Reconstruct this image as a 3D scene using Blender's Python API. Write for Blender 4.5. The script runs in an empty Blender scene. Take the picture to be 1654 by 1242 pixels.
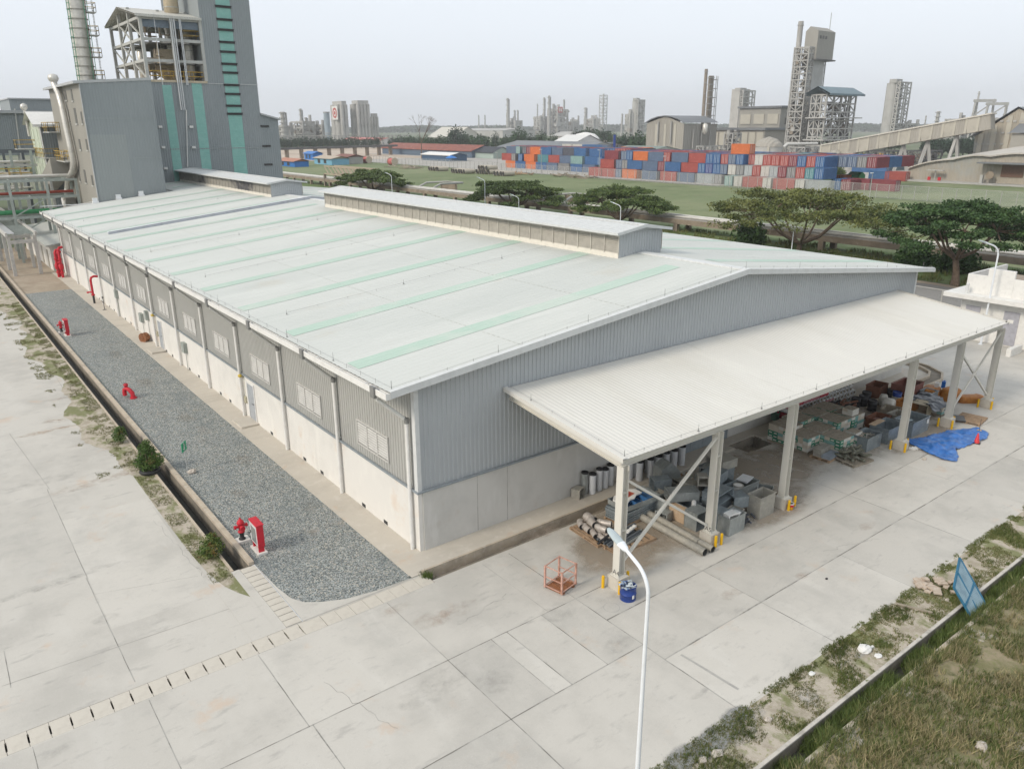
import bpy, math, random
import numpy as np
from mathutils import Vector, Matrix
R=math.radians
S=bpy.context.scene
# ---------------------------------------------------------------- camera
F,YAW,PIT,ROL=1247.794,0.65784,0.32167,-0.00273
CAM=np.array([-12.85981,-22.21192,15.05644])
_d=np.array([math.cos(PIT)*math.sin(YAW),math.cos(PIT)*math.cos(YAW),-math.sin(PIT)])
_r=np.array([math.cos(YAW),-math.sin(YAW),0.0]); _u=np.cross(_r,_d)
_r,_u=math.cos(ROL)*_r+math.sin(ROL)*_u, -math.sin(ROL)*_r+math.cos(ROL)*_u
cd=bpy.data.cameras.new('camera'); cam=bpy.data.objects.new('camera',cd); S.collection.objects.link(cam)
cd.sensor_width=36; cd.lens=36*F/1654; cd.clip_start=.1; cd.clip_end=20000
M3=Matrix((_r,_u,-_d)).transposed().to_4x4(); M3.translation=Vector(CAM); cam.matrix_world=M3
S.camera=cam
# ---------------------------------------------------------------- sky, sun, exposure
SUN_EL,SUN_AZ=R(36),R(-88)          # azimuth from +Y towards +X
w=bpy.data.worlds.new('World'); S.world=w; w.use_nodes=True
nt=w.node_tree; nt.nodes.clear()
sky=nt.nodes.new('ShaderNodeTexSky'); sky.sky_type='NISHITA'; sky.sun_disc=False
sky.sun_elevation=SUN_EL; sky.sun_rotation=SUN_AZ; sky.air_density=1.0; sky.dust_density=4.0; sky.ozone_density=1.0
hs=nt.nodes.new('ShaderNodeHueSaturation'); hs.inputs['Saturation'].default_value=.30
mx=nt.nodes.new('ShaderNodeMix'); mx.data_type='RGBA'; mx.inputs['Factor'].default_value=.72
mx.inputs['B'].default_value=(8.6,9.2,9.95,1)
bg=nt.nodes.new('ShaderNodeBackground'); bg.inputs['Strength'].default_value=.10
ow=nt.nodes.new('ShaderNodeOutputWorld')
nt.links.new(sky.outputs[0],hs.inputs['Color']); nt.links.new(hs.outputs[0],mx.inputs['A'])
nt.links.new(mx.outputs['Result'],bg.inputs[0]); nt.links.new(bg.outputs[0],ow.inputs[0])
sl=bpy.data.lights.new('sun','SUN'); sl.energy=1.6; sl.angle=R(13); sl.color=(1,.9,.76)
so=bpy.data.objects.new('sun',sl); S.collection.objects.link(so)
sd=Vector((math.sin(SUN_AZ)*math.cos(SUN_EL),math.cos(SUN_AZ)*math.cos(SUN_EL),math.sin(SUN_EL)))
so.rotation_euler=sd.to_track_quat('Z','Y').to_euler()
S.view_settings.view_transform='Standard'; S.view_settings.look='None'; S.view_settings.exposure=.38; S.view_settings.gamma=1
S.render.engine='CYCLES'
# ---------------------------------------------------------------- where a photo pixel meets a real plane
def ray(x,y): return _r*(x-827)/F-_u*(y-621)/F+_d
def G(x,y,z=0.0):
    v=ray(x,y); t=(z-CAM[2])/v[2]; q=CAM+t*v; return (float(q[0]),float(q[1]))
def PX(x,y,X):
    v=ray(x,y); t=(X-CAM[0])/v[0]; q=CAM+t*v; return (float(q[1]),float(q[2]))
def PY(x,y,Y):
    v=ray(x,y); t=(Y-CAM[1])/v[1]; q=CAM+t*v; return (float(q[0]),float(q[2]))
def FAR(x,D,ytop):      # foot on the ground and height of a far thing at distance D
    v=ray(x,ytop); n=math.hypot(v[0],v[1]); gx,gy=CAM[0]+D*v[0]/n,CAM[1]+D*v[1]/n
    return float(gx),float(gy),float(CAM[2]+D*v[2]/math.hypot(v[0],v[1]))
PXM=lambda D: D/F       # metres per photo pixel at distance D
# ---------------------------------------------------------------- materials
def lin(c): return tuple((v/12.92 if v<=.04045 else ((v+.055)/1.055)**2.4) for v in c)
MATS={}
def mat(name,c,layers=(),rough=.75,metal=0.0,bump=None,ribs=None,spec=.3,alpha=None):
    if name in MATS: return MATS[name]
    m=bpy.data.materials.new(name); m.use_nodes=True; n=m.node_tree; b=n.nodes['Principled BSDF']
    b.inputs['Roughness'].default_value=rough; b.inputs['Metallic'].default_value=metal
    b.inputs['Specular IOR Level'].default_value=spec
    tc=n.nodes.new('ShaderNodeTexCoord'); src=tc.outputs['Object']
    rgb=n.nodes.new('ShaderNodeRGB'); rgb.outputs[0].default_value=(*c,1); col=rgb.outputs[0]
    for L in layers:
        lc,sc,lo,hi,amt=L[:5]; st=L[5] if len(L)>5 else (1,1,1); typ=L[6] if len(L)>6 else 'n'
        mp=n.nodes.new('ShaderNodeMapping'); mp.inputs['Scale'].default_value=st
        mp.inputs['Location'].default_value=(sc*1.7+lo*9,sc*.9,lo*3)
        n.links.new(src,mp.inputs[0])
        if typ=='v':
            t=n.nodes.new('ShaderNodeTexVoronoi'); t.inputs['Scale'].default_value=sc
            sep=n.nodes.new('ShaderNodeSeparateColor'); n.links.new(mp.outputs[0],t.inputs['Vector'])
            n.links.new(t.outputs['Color'],sep.inputs[0]); val=sep.outputs[0]
        else:
            t=n.nodes.new('ShaderNodeTexNoise'); t.inputs['Scale'].default_value=sc; t.inputs['Detail'].default_value=6; t.inputs['Roughness'].default_value=.62
            n.links.new(mp.outputs[0],t.inputs['Vector']); val=t.outputs['Fac']
        mr=n.nodes.new('ShaderNodeMapRange'); mr.interpolation_type='SMOOTHSTEP'; mr.inputs['From Min'].default_value=lo; mr.inputs['From Max'].default_value=hi
        mr.inputs['To Max'].default_value=amt; n.links.new(val,mr.inputs['Value'])
        mi=n.nodes.new('ShaderNodeMix'); mi.data_type='RGBA'; n.links.new(mr.outputs[0],mi.inputs['Factor'])
        n.links.new(col,mi.inputs['A']); mi.inputs['B'].default_value=(*lc,1); col=mi.outputs['Result']
    n.links.new(col,b.inputs['Base Color'])
    nrm=None
    if bump:
        t=n.nodes.new('ShaderNodeTexNoise'); t.inputs['Scale'].default_value=bump[0]; t.inputs['Detail'].default_value=4
        n.links.new(src,t.inputs['Vector']); bp=n.nodes.new('ShaderNodeBump'); bp.inputs['Strength'].default_value=bump[1]; bp.inputs['Distance'].default_value=bump[2] if len(bump)>2 else .02
        n.links.new(t.outputs['Fac'],bp.inputs['Height']); nrm=bp.outputs[0]
    if ribs:
        ax,pitch,stn=ribs; wv=n.nodes.new('ShaderNodeTexWave'); wv.bands_direction=ax; wv.inputs['Scale'].default_value=.314159/pitch
        n.links.new(src,wv.inputs['Vector']); bp=n.nodes.new('ShaderNodeBump'); bp.inputs['Strength'].default_value=stn; bp.inputs['Distance'].default_value=pitch*.3
        n.links.new(wv.outputs['Fac'],bp.inputs['Height'])
        if nrm: n.links.new(nrm,bp.inputs['Normal'])
        nrm=bp.outputs[0]
    if nrm: n.links.new(nrm,b.inputs['Normal'])
    if alpha is not None: b.inputs['Alpha'].default_value=alpha
    MATS[name]=m; return m
def simple(name,c,rough=.6,metal=0.0,v=.12,sc=3.0,**k):
    return mat(name,c,[(tuple(x*(1-v*2) for x in c),sc,.4,.7,.8),(tuple(min(1,x*(1+v)+.01) for x in c),sc*5,.5,.75,.5)],rough,metal,**k)
# ---------------------------------------------------------------- mesh builder
class MB:
    def __init__(s): s.v=[]; s.f=[]; s.m=[]; s.sm=[]
    def add(s,vs,fs,mi=0,sm=False):
        o=len(s.v); s.v+= [tuple(map(float,x)) for x in vs]
        for f in fs: s.f.append(tuple(o+i for i in f)); s.m.append(mi); s.sm.append(sm)
    def box(s,x0,x1,y0,y1,z0,z1,mi=0):
        s.add([(x0,y0,z0),(x1,y0,z0),(x1,y1,z0),(x0,y1,z0),(x0,y0,z1),(x1,y0,z1),(x1,y1,z1),(x0,y1,z1)],
              [(3,2,1,0),(4,5,6,7),(0,1,5,4),(1,2,6,5),(2,3,7,6),(3,0,4,7)],mi); return s
    def cbox(s,cx,cy,z0,sx,sy,sz,rot=0,mi=0):
        c,sn=math.cos(rot),math.sin(rot); P=[]
        for z in (z0,z0+sz):
            for a,b in ((-1,-1),(1,-1),(1,1),(-1,1)):
                x,y=a*sx/2,b*sy/2; P.append((cx+c*x-sn*y,cy+sn*x+c*y,z))
        s.add(P,[(3,2,1,0),(4,5,6,7),(0,1,5,4),(1,2,6,5),(2,3,7,6),(3,0,4,7)],mi); return s
    def beam(s,p,q,w,h=None,mi=0,up=(0,0,1)):
        h=h or w; p=Vector(p); q=Vector(q); d=q-p
        if d.length<1e-6: return s
        d.normalize(); u=Vector(up)
        if abs(d.dot(u))>.98: u=Vector((0,1,0))
        a=d.cross(u).normalized(); b=a.cross(d).normalized(); P=[]
        for o in (p,q):
            for i,j in ((-1,-1),(1,-1),(1,1),(-1,1)): P.append(o+a*(i*w/2)+b*(j*h/2))
        s.add(P,[(3,2,1,0),(4,5,6,7),(0,1,5,4),(1,2,6,5),(2,3,7,6),(3,0,4,7)],mi); return s
    def cyl(s,p,q,r,r2=None,n=12,mi=0,caps=True,sm=True):
        r2=r if r2 is None else r2; p=Vector(p); q=Vector(q); d=(q-p).normalized(); u=Vector((0,0,1)) if abs(d.z)<.95 else Vector((1,0,0))
        a=d.cross(u).normalized(); b=a.cross(d); P=[]
        for o,rr in ((p,r),(q,r2)):
            for i in range(n):
                t=2*math.pi*i/n; P.append(o+a*(rr*math.cos(t))+b*(rr*math.sin(t)))
        s.add(P,[(i,(i+1)%n,n+(i+1)%n,n+i) for i in range(n)],mi,sm)
        if caps: s.add(P,[tuple(range(n-1,-1,-1)),tuple(range(n,2*n))],mi)
        return s
    def tube(s,path,r,n=8,mi=0,caps=True,rads=None):
        path=[Vector(p) for p in path]; P=[]; prev=None
        for i,p in enumerate(path):
            d=(path[min(i+1,len(path)-1)]-path[max(i-1,0)]).normalized()
            if prev is None:
                u=Vector((0,0,1)) if abs(d.z)<.9 else Vector((1,0,0)); a=d.cross(u).normalized()
            else: a=(prev-d*prev.dot(d)).normalized()
            prev=a; b=a.cross(d); rr=rads[i] if rads else r
            for k in range(n):
                t=2*math.pi*k/n; P.append(p+a*(rr*math.cos(t))+b*(rr*math.sin(t)))
        m=len(path); s.add(P,[(j*n+i,j*n+(i+1)%n,(j+1)*n+(i+1)%n,(j+1)*n+i) for j in range(m-1) for i in range(n)],mi,True)
        if caps: s.add(P,[tuple(range(n-1,-1,-1)),tuple(range((m-1)*n,m*n))],mi)
        return s
    def lathe(s,cx,cy,prof,n=16,mi=0,sm=True):
        P=[]
        for r,z in prof:
            for i in range(n):
                t=2*math.pi*i/n; P.append((cx+r*math.cos(t),cy+r*math.sin(t),z))
        m=len(prof); s.add(P,[(j*n+i,j*n+(i+1)%n,(j+1)*n+(i+1)%n,(j+1)*n+i) for j in range(m-1) for i in range(n)],mi,sm)
        s.add(P,[tuple(range(n-1,-1,-1)),tuple(range((m-1)*n,m*n))],mi); return s
    def prism(s,poly,z0,z1,mi=0):
        n=len(poly); P=[(x,y,z0) for x,y in poly]+[(x,y,z1) for x,y in poly]
        s.add(P,[tuple(range(n-1,-1,-1)),tuple(range(n,2*n))]+[(i,(i+1)%n,n+(i+1)%n,n+i) for i in range(n)],mi); return s
    def ext(s,poly,ax,a,b,mi=0):   # polygon in the plane across axis ax, pushed from a to b
        n=len(poly); mk=(lambda t,u,v:(t,u,v)) if ax=='x' else (lambda t,u,v:(u,t,v))
        P=[mk(a,u,v) for u,v in poly]+[mk(b,u,v) for u,v in poly]
        s.add(P,[tuple(range(n-1,-1,-1)),tuple(range(n,2*n))]+[(i,(i+1)%n,n+(i+1)%n,n+i) for i in range(n)],mi); return s
    def quad(s,a,b,c,d,mi=0): s.add([a,b,c,d],[(0,1,2,3)],mi); return s
    def sheet(s,x0,x1,y0,y1,z,mi=0): s.add([(x0,y0,z),(x1,y0,z),(x1,y1,z),(x0,y1,z)],[(0,1,2,3)],mi); return s
    def rot(s,c,rz,rx=0,ry=0):
        m=Matrix.Rotation(rz,3,'Z')@Matrix.Rotation(ry,3,'Y')@Matrix.Rotation(rx,3,'X'); c=Vector(c)
        s.v=[tuple(c+m@(Vector(v)-c)) for v in s.v]; return s
    def build(s,name,mats,parent=None):
        o0=Vector((0,0,0)); q=parent
        while q is not None:
            o0+=q.location; q=q.parent
        me=bpy.data.meshes.new(name); me.from_pydata([tuple(Vector(v)-o0) for v in s.v],[],s.f)
        if not isinstance(mats,(list,tuple)): mats=[mats]
        for m in mats: me.materials.append(m)
        me.polygons.foreach_set('material_index',s.m); me.polygons.foreach_set('use_smooth',s.sm); me.update()
        o=bpy.data.objects.new(name,me); S.collection.objects.link(o)
        if parent is not None: o.parent=parent
        return o
def thing(name,loc,label,cat,group=None):
    o=bpy.data.objects.new(name,None); o.empty_display_size=.3; S.collection.objects.link(o)
    o.location=(loc[0],loc[1],loc[2] if len(loc)>2 else 0); o['label']=label; o['category']=cat
    if group: o['group']=group
    return o
def tag(o,label,cat,group=None,kind=None):
    o['label']=label; o['category']=cat
    if group: o['group']=group
    if kind: o['kind']=kind
    return o
def solo(name,mb,mats,loc,label,cat,group=None):   # a thing that is one mesh, its origin at loc
    lv=Vector((loc[0],loc[1],loc[2] if len(loc)>2 else 0)); mb.v=[tuple(Vector(v)-lv) for v in mb.v]
    o=mb.build(name,mats); o.location=lv; return tag(o,label,cat,group)
def struct(name,mb,mats,kind='structure'):
    o=mb.build(name,mats); o['kind']=kind; return o
def dup(root,loc,rz=0,label=None):
    def cp(o,par):
        c=o.copy(); S.collection.objects.link(c)
        if par is not None: c.parent=par
        for ch in list(o.children): cp(ch,c)
        return c
    r=cp(root,None); r.location=(loc[0],loc[1],loc[2] if len(loc)>2 else 0); r.rotation_euler=(0,0,rz)
    if label: r['label']=label
    return r
def ribbed(mb,u0,u1,pitch,depth,fn,mi=0,wr=.4):
    """trapezoid ribs running between fn(u,off,0) and fn(u,off,1)"""
    u=u0; pts=[]
    while u<u1-1e-6:
        a=min(u+pitch*(1-wr)*.8,u1); pts+=[(u,0),(a,0)]
        b=min(a+pitch*.1,u1); c=min(b+pitch*wr*.8,u1); e=min(u+pitch,u1); pts+=[(b,depth),(c,depth)]; u=e if e>u else u1
    pts.append((u1,0)); cl=[pts[0]]
    for q in pts[1:]:
        if q[0]>cl[-1][0]+1e-5: cl.append(q)
    V=[]; 
    for q in cl: V.append(fn(q[0],q[1],0)); V.append(fn(q[0],q[1],1))
    mb.add(V,[(2*i,2*i+2,2*i+3,2*i+1) for i in range(len(cl)-1)],mi)
def npmesh(name,V,Fc,mats,parent=None,mi=None):
    """many same-sized faces at once (leaves, grass)"""
    o0=Vector((0,0,0)); q=parent
    while q is not None: o0+=q.location; q=q.parent
    V=np.asarray(V,dtype=np.float32)-np.array(o0,dtype=np.float32); n=len(Fc); k=Fc.shape[1]
    me=bpy.data.meshes.new(name); me.vertices.add(len(V)); me.vertices.foreach_set('co',V.ravel())
    me.loops.add(n*k); me.loops.foreach_set('vertex_index',Fc.ravel().astype(np.int32))
    me.polygons.add(n); me.polygons.foreach_set('loop_start',np.arange(0,n*k,k,dtype=np.int32))
    for m in (mats if isinstance(mats,(list,tuple)) else [mats]): me.materials.append(m)
    if mi is not None: me.polygons.foreach_set('material_index',mi.astype(np.int32))
    me.update(calc_edges=True); o=bpy.data.objects.new(name,me); S.collection.objects.link(o)
    if parent is not None: o.parent=parent
    return o
rng=np.random.default_rng(7); random.seed(7)
def leafquads(C,size,flat=.0,asp=.6):
    """a leaf-sized quad round each centre"""
    n=len(C); a=rng.normal(size=(n,3)); a[:,2]*=(1-flat); a/=np.linalg.norm(a,axis=1)[:,None]
    b=rng.normal(size=(n,3)); b[:,2]*=(1-flat); b-=a*(a*b).sum(1)[:,None]; b/=np.linalg.norm(b,axis=1)[:,None]
    s=size*(.6+.8*rng.random((n,1))); a*=s; b*=s*asp
    V=np.stack([C-a,C-b,C+a,C+b],1).reshape(-1,3); return V,np.arange(4*n).reshape(n,4)
# ================================================================ GROUND
def bump_kw(*a): return dict(bump=a)
m_conc=mat('concrete_pavement',(.505,.482,.435),[((.40,.382,.345),.35,.42,.68,.75),((.54,.52,.475),.9,.5,.75,.6,(1,.35,1)),((.33,.315,.29),2.2,.56,.72,.55,(.5,1.4,1)),((.52,.38,.27),.55,.60,.72,.5),((.33,.32,.30),9,.58,.75,.35),((.60,.58,.55),30,.5,.7,.3),((.27,.27,.26),1.1,.7,.78,.5,(1,.4,1))],.85,bump=(40,.25,.01))
m_conc2=mat('weathered_apron',(.50,.46,.395),[((.41,.375,.32),.6,.42,.7,.7,(.3,1,1)),((.58,.54,.48),2.5,.5,.75,.6),((.52,.36,.24),.8,.6,.72,.4),((.30,.27,.23),14,.6,.75,.4)],.85,bump=(40,.2,.01))
m_slab=mat('drain_slab',(.53,.495,.43),[((.45,.415,.36),3,.4,.7,.7),((.36,.33,.28),20,.58,.75,.5)],.85,bump=(30,.2,.01))
m_kerb=mat('kerb',(.47,.40,.31),[((.34,.29,.23),1.4,.42,.7,.8),((.55,.50,.43),5,.5,.7,.6),((.18,.16,.13),9,.62,.75,.5)],.9,bump=(20,.3,.01))
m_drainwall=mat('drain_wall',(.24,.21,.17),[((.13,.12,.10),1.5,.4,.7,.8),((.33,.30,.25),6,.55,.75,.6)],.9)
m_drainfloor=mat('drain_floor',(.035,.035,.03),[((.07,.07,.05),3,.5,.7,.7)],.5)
m_gravel=mat('gravel',(.225,.238,.222),[((.38,.405,.395),26,.45,.6,1,(1,1,1),'v'),((.075,.09,.095),31,.62,.8,1,(1,1,1),'v'),((.46,.43,.37),22,.86,.9,1,(1,1,1),'v'),((.30,.26,.21),.8,.60,.74,.5),((.13,.16,.17),.45,.5,.7,.35)],.9,bump=(24,1.0,.05))
m_sand=mat('sandy_verge',(.44,.39,.32),[((.30,.26,.20),2.2,.42,.65,.8),((.15,.165,.06),1.0,.47,.58,.85,(1.0,.6,1)),((.22,.24,.10),7,.55,.68,.7),((.50,.46,.40),11,.6,.7,.7),((.52,.50,.46),1.7,.70,.76,.4)],.95,bump=(18,.6,.03))
m_wild=mat('rough_grass_soil',(.17,.16,.08),[((.30,.25,.17),.9,.45,.62,.9),((.07,.08,.03),2.5,.52,.7,.8),((.48,.44,.39),.7,.60,.68,.85),((.17,.19,.07),9,.5,.7,.6)],.95,bump=(12,.8,.05))
m_field=mat('field_grass',(.15,.185,.085),[((.19,.215,.11),.02,.42,.6,.9),((.10,.135,.055),.09,.46,.66,.8),((.20,.195,.12),.25,.5,.68,.5),((.21,.22,.12),.03,.58,.72,.6,(.5,2,1)),((.06,.09,.03),1.2,.5,.8,.6)],.95)
m_dirt=mat('brown_dirt',(.36,.30,.23),[((.25,.20,.15),.4,.42,.68,.8),((.43,.38,.30),1.6,.5,.75,.7),((.18,.17,.13),5,.6,.75,.5)],.95,bump=(10,.4,.03))
m_asph=mat('road_asphalt',(.19,.185,.18),[((.13,.13,.125),.5,.45,.7,.7),((.25,.24,.23),3,.55,.75,.5)],.9)
m_farsand=mat('pale_sand_flat',(.46,.385,.31),[((.35,.28,.21),.02,.42,.65,.8,(2,.5,1)),((.22,.20,.12),.05,.6,.7,.7,(2,.5,1)),((.52,.46,.40),.12,.55,.7,.6)],.95)
m_farland=mat('far_land',(.11,.14,.07),[((.17,.17,.12),.006,.45,.6,.8),((.07,.10,.05),.02,.5,.7,.7),((.30,.28,.25),.004,.62,.7,.7)],.95)
m_yardfar=mat('container_yard_ground',(.36,.34,.31),[((.26,.25,.23),.1,.45,.7,.7)],.9)
b=MB(); H=3100.0
for r in ((-H,-40,-H,H),(56,H,-H,H),(-40,56,-H,-45),(-40,56,100,H)): b.sheet(*r,0)
struct('terrain',b,m_farland)
b=MB()
for r in ((-40,56,-12.5,-2.05),(-.7,17.4,-2.05,-1.88),(17.4,19.3,-2.05,-1.9),(19.3,56,-2.05,-1.25),(9.2,17.4,-1.88,-1.25),(-40,-6.9,-1.35,100),(37,56,-1.25,100),(-6.1,-5.8,-1.35,3.0),(0,37,0,74.7)): b.sheet(*r,0)
struct('concrete_yard',b,m_conc)
# rounded corner of the pavement and the pale fillet that closes the gravel
b=MB(); cc=[(-6.9,8.4),(-6.86,5.2),(-6.78,3.5),(-6.58,2.2),(-6.35,1.55),(-6.1,1.05),(-6.1,-1.35),(-6.9,-1.35)]
b.add([(x,y,.005) for x,y in cc],[tuple(range(len(cc)-1,-1,-1))])
cg=[(-5.25,3.0),(-5.22,2.2),(-5.17,1.0),(-5.05,.1),(-4.8,-.38),(-4.33,-.72),(-3.63,-1.06),(-2.6,-1.26),(-1.2,-1.33),(-1.2,-1.35),(-5.25,-1.35)]
b.add([(x,y,.02) for x,y in cg],[tuple(range(len(cg)))])
struct('pavement_corner',b,m_conc)
b=MB(); b.sheet(-5.25,-1.2,-1.35,64,0); struct('gravel_bed',b,m_gravel)
b=MB(); b.sheet(-5.25,-1.2,64,100,0); b.sheet(-1.2,37,75.2,100,0); struct('bare_dirt',b,m_dirt)
b=MB()
for r in ((-1.2,17.27,-1.16,0),(17.27,19.43,-.69,0),(19.43,37,-1.16,0),(-1.2,0,0,75.2)): b.box(*r,-.3,.035)
b.sheet(9.3,17.27,-1.26,-1.16,.02); b.sheet(19.43,37,-1.26,-1.16,.02); b.sheet(-1.2,-.82,-1.33,-1.16,.03)
b.box(-.82,-.7,-1.33,-1.28,-.3,.02)
b.box(35.9,37,.0,74,-.3,.03)
struct('apron',b,m_conc2)
b=MB(); b.sheet(-6.9,-6.1,-1.35,100,0); b.sheet(-40,56,-13.9,-12.5,0); struct('verge',b,m_sand)
b=MB(); b.sheet(-40,56,-45,-14.62,0); struct('rough_ground',b,m_wild)
# ragged soil spilling over the slab edges
def ragged(name,pts,m,z=.008,j=.18,seg=.35):
    P=[]
    for i,a in enumerate(pts):
        c=pts[(i+1)%len(pts)]; L=math.hypot(c[0]-a[0],c[1]-a[1]); k=max(1,int(L/seg))
        for t in range(k):
            f=t/k; P.append((a[0]+(c[0]-a[0])*f+random.uniform(-j,j),a[1]+(c[1]-a[1])*f+random.uniform(-j,j),z))
    b=MB(); cx=sum(p[0] for p in P)/len(P); cy=sum(p[1] for p in P)/len(P)
    n=len(P); b.add(P+[(cx,cy,z)],[(i,(i+1)%n,n) for i in range(n)]); return b
def strip(name,left,right,m,z):
    b=MB(); n=len(left); P=[]
    for (x,y),(x2,y2) in zip(left,right): P+=[(x,y,z),(x2,y2,z)]
    b.add(P,[(2*i,2*i+1,2*i+3,2*i+2) for i in range(n-1)]); return struct(name,b,m)
_y=np.arange(13.5,99,.3); _w=.15+.55*(1-np.exp(-(_y-13.5)/3))*(.7+.5*np.sin(_y*.35)+.25*np.sin(_y*1.3+1))+rng.normal(0,.05,len(_y)) if False else None
_y=[13.5+.3*i for i in range(285)]
_l=[(-6.88-max(.02,(.15+.75*(1-math.exp(-(y-13.5)/3)))*(.7+.5*math.sin(y*.35)+.25*math.sin(y*1.3+1))+random.uniform(-.07,.07)),y) for y in _y]
strip('verge',_l,[(-6.88,y) for y in _y],m_sand,.008)
# slabs of slightly different pours
for nm,dc,rects in (('a',.94,((2.5,7.25,-7.3,-5.2),(-2.62,-1.03,-8.87,-5.8),(7.25,16.95,-9.75,-7.3),(-20,-10.1,-5.8,-2.1),(21.9,26.8,-12.4,-9.75),(-40,-10.2,6,14))),('b',1.04,((-1.03,-.42,-8.87,-5.8),(2.5,7.25,-12.4,-9.75),(16.95,31.6,-9.75,-7.3),(-7.0,-2.62,-5.8,-2.1),(7.25,12.1,-12.4,-9.75),(-10.2,-7.0,2,11))),('c',.97,((1.0,2.5,-8.87,-5.8),(12.1,16.95,-12.4,-9.75),(-6.9,-2.62,-12.4,-8.87),(31.6,54,-9.75,-2.2)))):
    k=lambda *c:tuple(v*dc for v in c)
    mm=mat('concrete_pour_'+nm,k(.505,.482,.435),[(k(.40,.385,.35),.4,.42,.68,.75),(k(.55,.53,.485),1.1,.5,.75,.6,(1,.35,1)),(k(.35,.335,.31),2.4,.56,.72,.5,(.5,1.4,1)),((.50,.38,.28),.6,.60,.72,.4),((.30,.29,.27),9,.58,.75,.35),((.60,.58,.55),30,.5,.7,.3)],.85,bump=(40,.25,.01))
    b=MB()
    for r in rects: b.sheet(*r,.0022)
    struct('concrete_slab',b,mm)
# joints of the slabs
m_joint=mat('joint',(.20,.19,.17),[((.36,.35,.32),1.1,.42,.58,1)],.95)
m_tar=mat('patched_joint',(.38,.37,.34),[((.31,.30,.28),4,.4,.7,.9)],.95)
jb=MB()
def joint(a,c,w=.028,mi=0):
    L=math.hypot(c[0]-a[0],c[1]-a[1]); n=max(2,int(L/.5)); nx,ny=-(c[1]-a[1])/L,(c[0]-a[0])/L; P=[]
    for i in range(n+1):
        f=i/n; x,y=a[0]+(c[0]-a[0])*f,a[1]+(c[1]-a[1])*f; o=random.uniform(-.006,.006); h=w*random.uniform(.35,.62)
        P+= [(x+nx*(o-h),y+ny*(o-h),.004),(x+nx*(o+h),y+ny*(o+h),.004)]
    jb.add(P,[(2*i,2*i+2,2*i+3,2*i+1) for i in range(n)],mi)
for y,x0,x1,w_ in ((-5.8,-40,4.4,.03),(-8.87,-40,2.5,.035),(-7.3,2.5,54,.045),(-9.75,2.5,54,.045)): joint((x0,y),(x1,y),w_)
for x,y0,y1,w_ in ((2.5,-12.4,-2.1,.035),(7.25,-12.4,-7.3,.03),(16.95,-12.5,-5.2,.03),(12.1,-12.4,-9.75,.012),(21.9,-9.75,-5,.015),(26.8,-12.4,-9.75,.02),(31.6,-12.4,-7.3,.02),(-2.62,-5.8,-2.1,.014),(-2.62,-12.4,-5.8,.03),(-1.03,-8.87,-5.8,.02),(-.42,-8.87,-5.8,.028),(1.0,-8.87,-5.8,.028),(-7.0,-5.8,-2.1,.03),(-6.9,-12,-5.8,.028),(-10.1,-5.8,-2.1,.02),(-12.9,-5.8,-2.1,.02),(1.3,-5.8,-2.1,.01)): joint((x,y0),(x,y1),w_)
for a,c,w_ in (((139,933),(218,1101),.022),((3,1108),(408,970),.016),((6,1051),(18,1110),.02),((76,790),(142,935),.018),((15,700),(80,790),.014),((150,705),(60,560),.012),((320,930),(150,960),.010)): joint(G(*a),G(*c),w_)
joint((3.0,-7.45),(3.05,-10.9),.16,1) if False else None
joint((3.05,-9.9),(3.15,-11.9),.10,1)
def crack(p,q,w=.012,n=14,j=.09):
    p=Vector((*p,0));q=Vector((*q,0)); P=[p+(q-p)*(i/n)+Vector((random.uniform(-j,j),random.uniform(-j,j),0)) for i in range(n+1)]
    for i in range(n): joint(P[i][:2],P[i+1][:2],w)
for px in (((520,1100),(640,1180)),((20,830),(110,800)),((250,840),(330,930)),((1330,890),(1420,870)),((740,1010),(820,960))): crack(G(*px[0]),G(*px[1]))
for y in (3.5,9.5,): joint((37,y),(56,y),.02)
for x in (41,45.5,50): joint((x,-2),(x,30),.02)
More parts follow.
